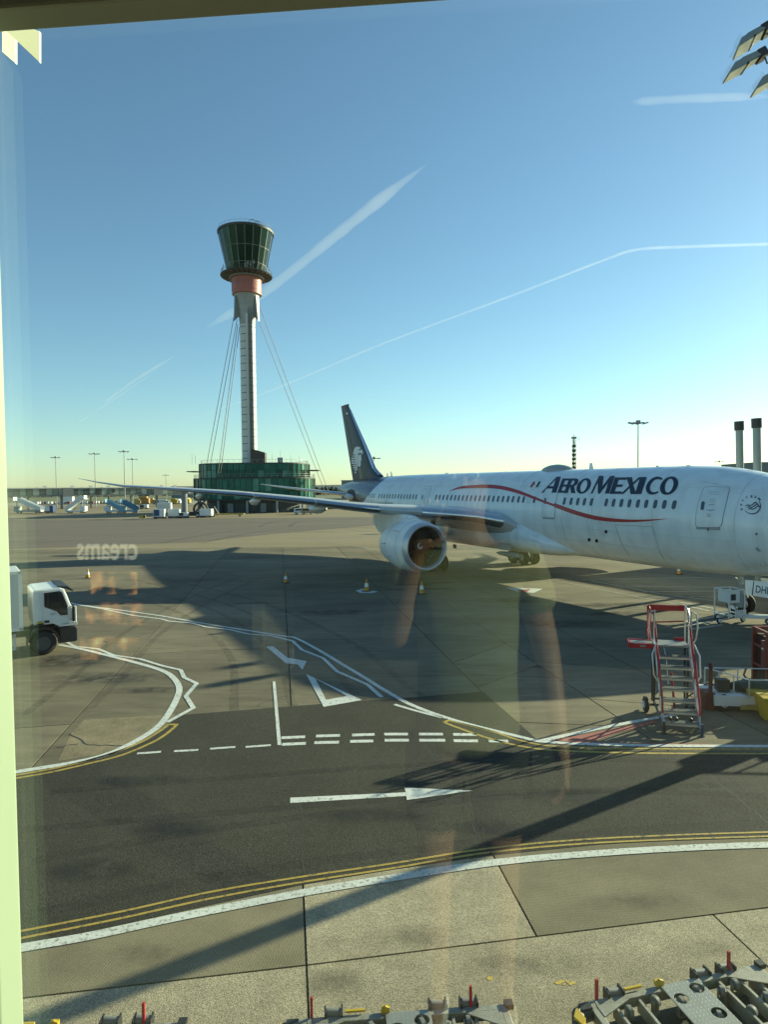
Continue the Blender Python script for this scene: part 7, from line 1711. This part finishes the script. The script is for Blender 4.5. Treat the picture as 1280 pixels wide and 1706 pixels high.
ph = thing('mobile_phone', 'dark mobile telephone held up in one hand by the person', 'phone', (-.035, -.022, EYE - .05))
b_ = MB(); b_.box((0, 0, 0), (.074, .008, .150)); b_.build('phone_body', M_VDARK, ph, bevel=.003)

# ---- a lit shop counter at the back of the lounge: its sign and screens float faintly in the pane
def glow(name, col, k, pattern=False):
    m = bpy.data.materials.new(name); m.use_nodes = True; n = m.node_tree.nodes; l = m.node_tree.links; n.remove(n['Principled BSDF']); e = n.new('ShaderNodeEmission'); e.inputs[0].default_value = (*col, 1); e.inputs[1].default_value = k
    if pattern:
        tc = n.new('ShaderNodeTexCoord'); t = n.new('ShaderNodeTexNoise'); t.inputs['Scale'].default_value = 5.5; t.inputs['Detail'].default_value = 4; l.new(tc.outputs['Object'], t.inputs['Vector'])
        cr = n.new('ShaderNodeValToRGB'); el = cr.color_ramp.elements; el[0].position = .45; el[0].color = (0, 0, 0, 1); el[1].position = .72; el[1].color = (*col, 1); q = cr.color_ramp.elements.new(.56); q.color = (col[0] * .5, col[1] * .22, col[2] * .15, 1)
        l.new(t.outputs['Fac'], cr.inputs[0]); l.new(cr.outputs[0], e.inputs[0])
    l.new(e.outputs[0], n['Material Output'].inputs['Surface']); return m
gp0 = WO + wnrm * GLY
def mirror(p): return p - 2 * (p - gp0).dot(wnrm) * wnrm
shop = thing('shop_counter', 'lit shop counter at the back of the lounge, mirrored faintly in the pane', 'shop', mirror(DY(182, 915, 5.4)))
shop.location.z = FLZ
b_ = MB(); b_.box((0, -.35, .5), (2.6, .6, 1.0)); b_.build('counter', M_RDARK, shop, bevel=.02)
b_ = MB(); b_.box((0, -.8, 1.3), (2.6, .08, 2.6)); b_.build('back_panel', M_RDARK, shop)
def on_shop(px, py): q = mirror(DY(px, py, 5.4)) - shop.location; return Vector((q.x, .02, q.z))
A_, B_2 = on_shop(236, 932), on_shop(124, 906)
bm = text_bm('creams', .02)
bm_build(bm, 'sign_lettering', glow('lit_sign', (1, .95, .72), 1.1), shop, lambda u, v: Vector((A_.x + (B_2.x - A_.x) * u, .02, A_.z + (B_2.z - A_.z) * v)))
for (px0, py0, px1, py1, m_) in ((150, 990, 230, 952, glow('menu_screen', (.95, .85, .30), 2.4, True)), (140, 1040, 240, 1004, glow('menu_screen', (.95, .80, .35), 2.2, True)), (130, 1100, 235, 1062, glow('menu_screen', (.85, .85, .35), 2.2, True))):
    a, c = on_shop(px0, py0), on_shop(px1, py1); b_ = MB(); b_.box(((a.x + c.x) / 2, .0, (a.z + c.z) / 2), (abs(a.x - c.x), .03, abs(a.z - c.z))); b_.build('menu_screen', m_, shop)
b_ = MB(); b_.box((0, -.06, (A_.z + B_2.z) / 2 - .3), (2.4, .05, 1.6)); b_.build('sign_board', M_VDARK, shop)
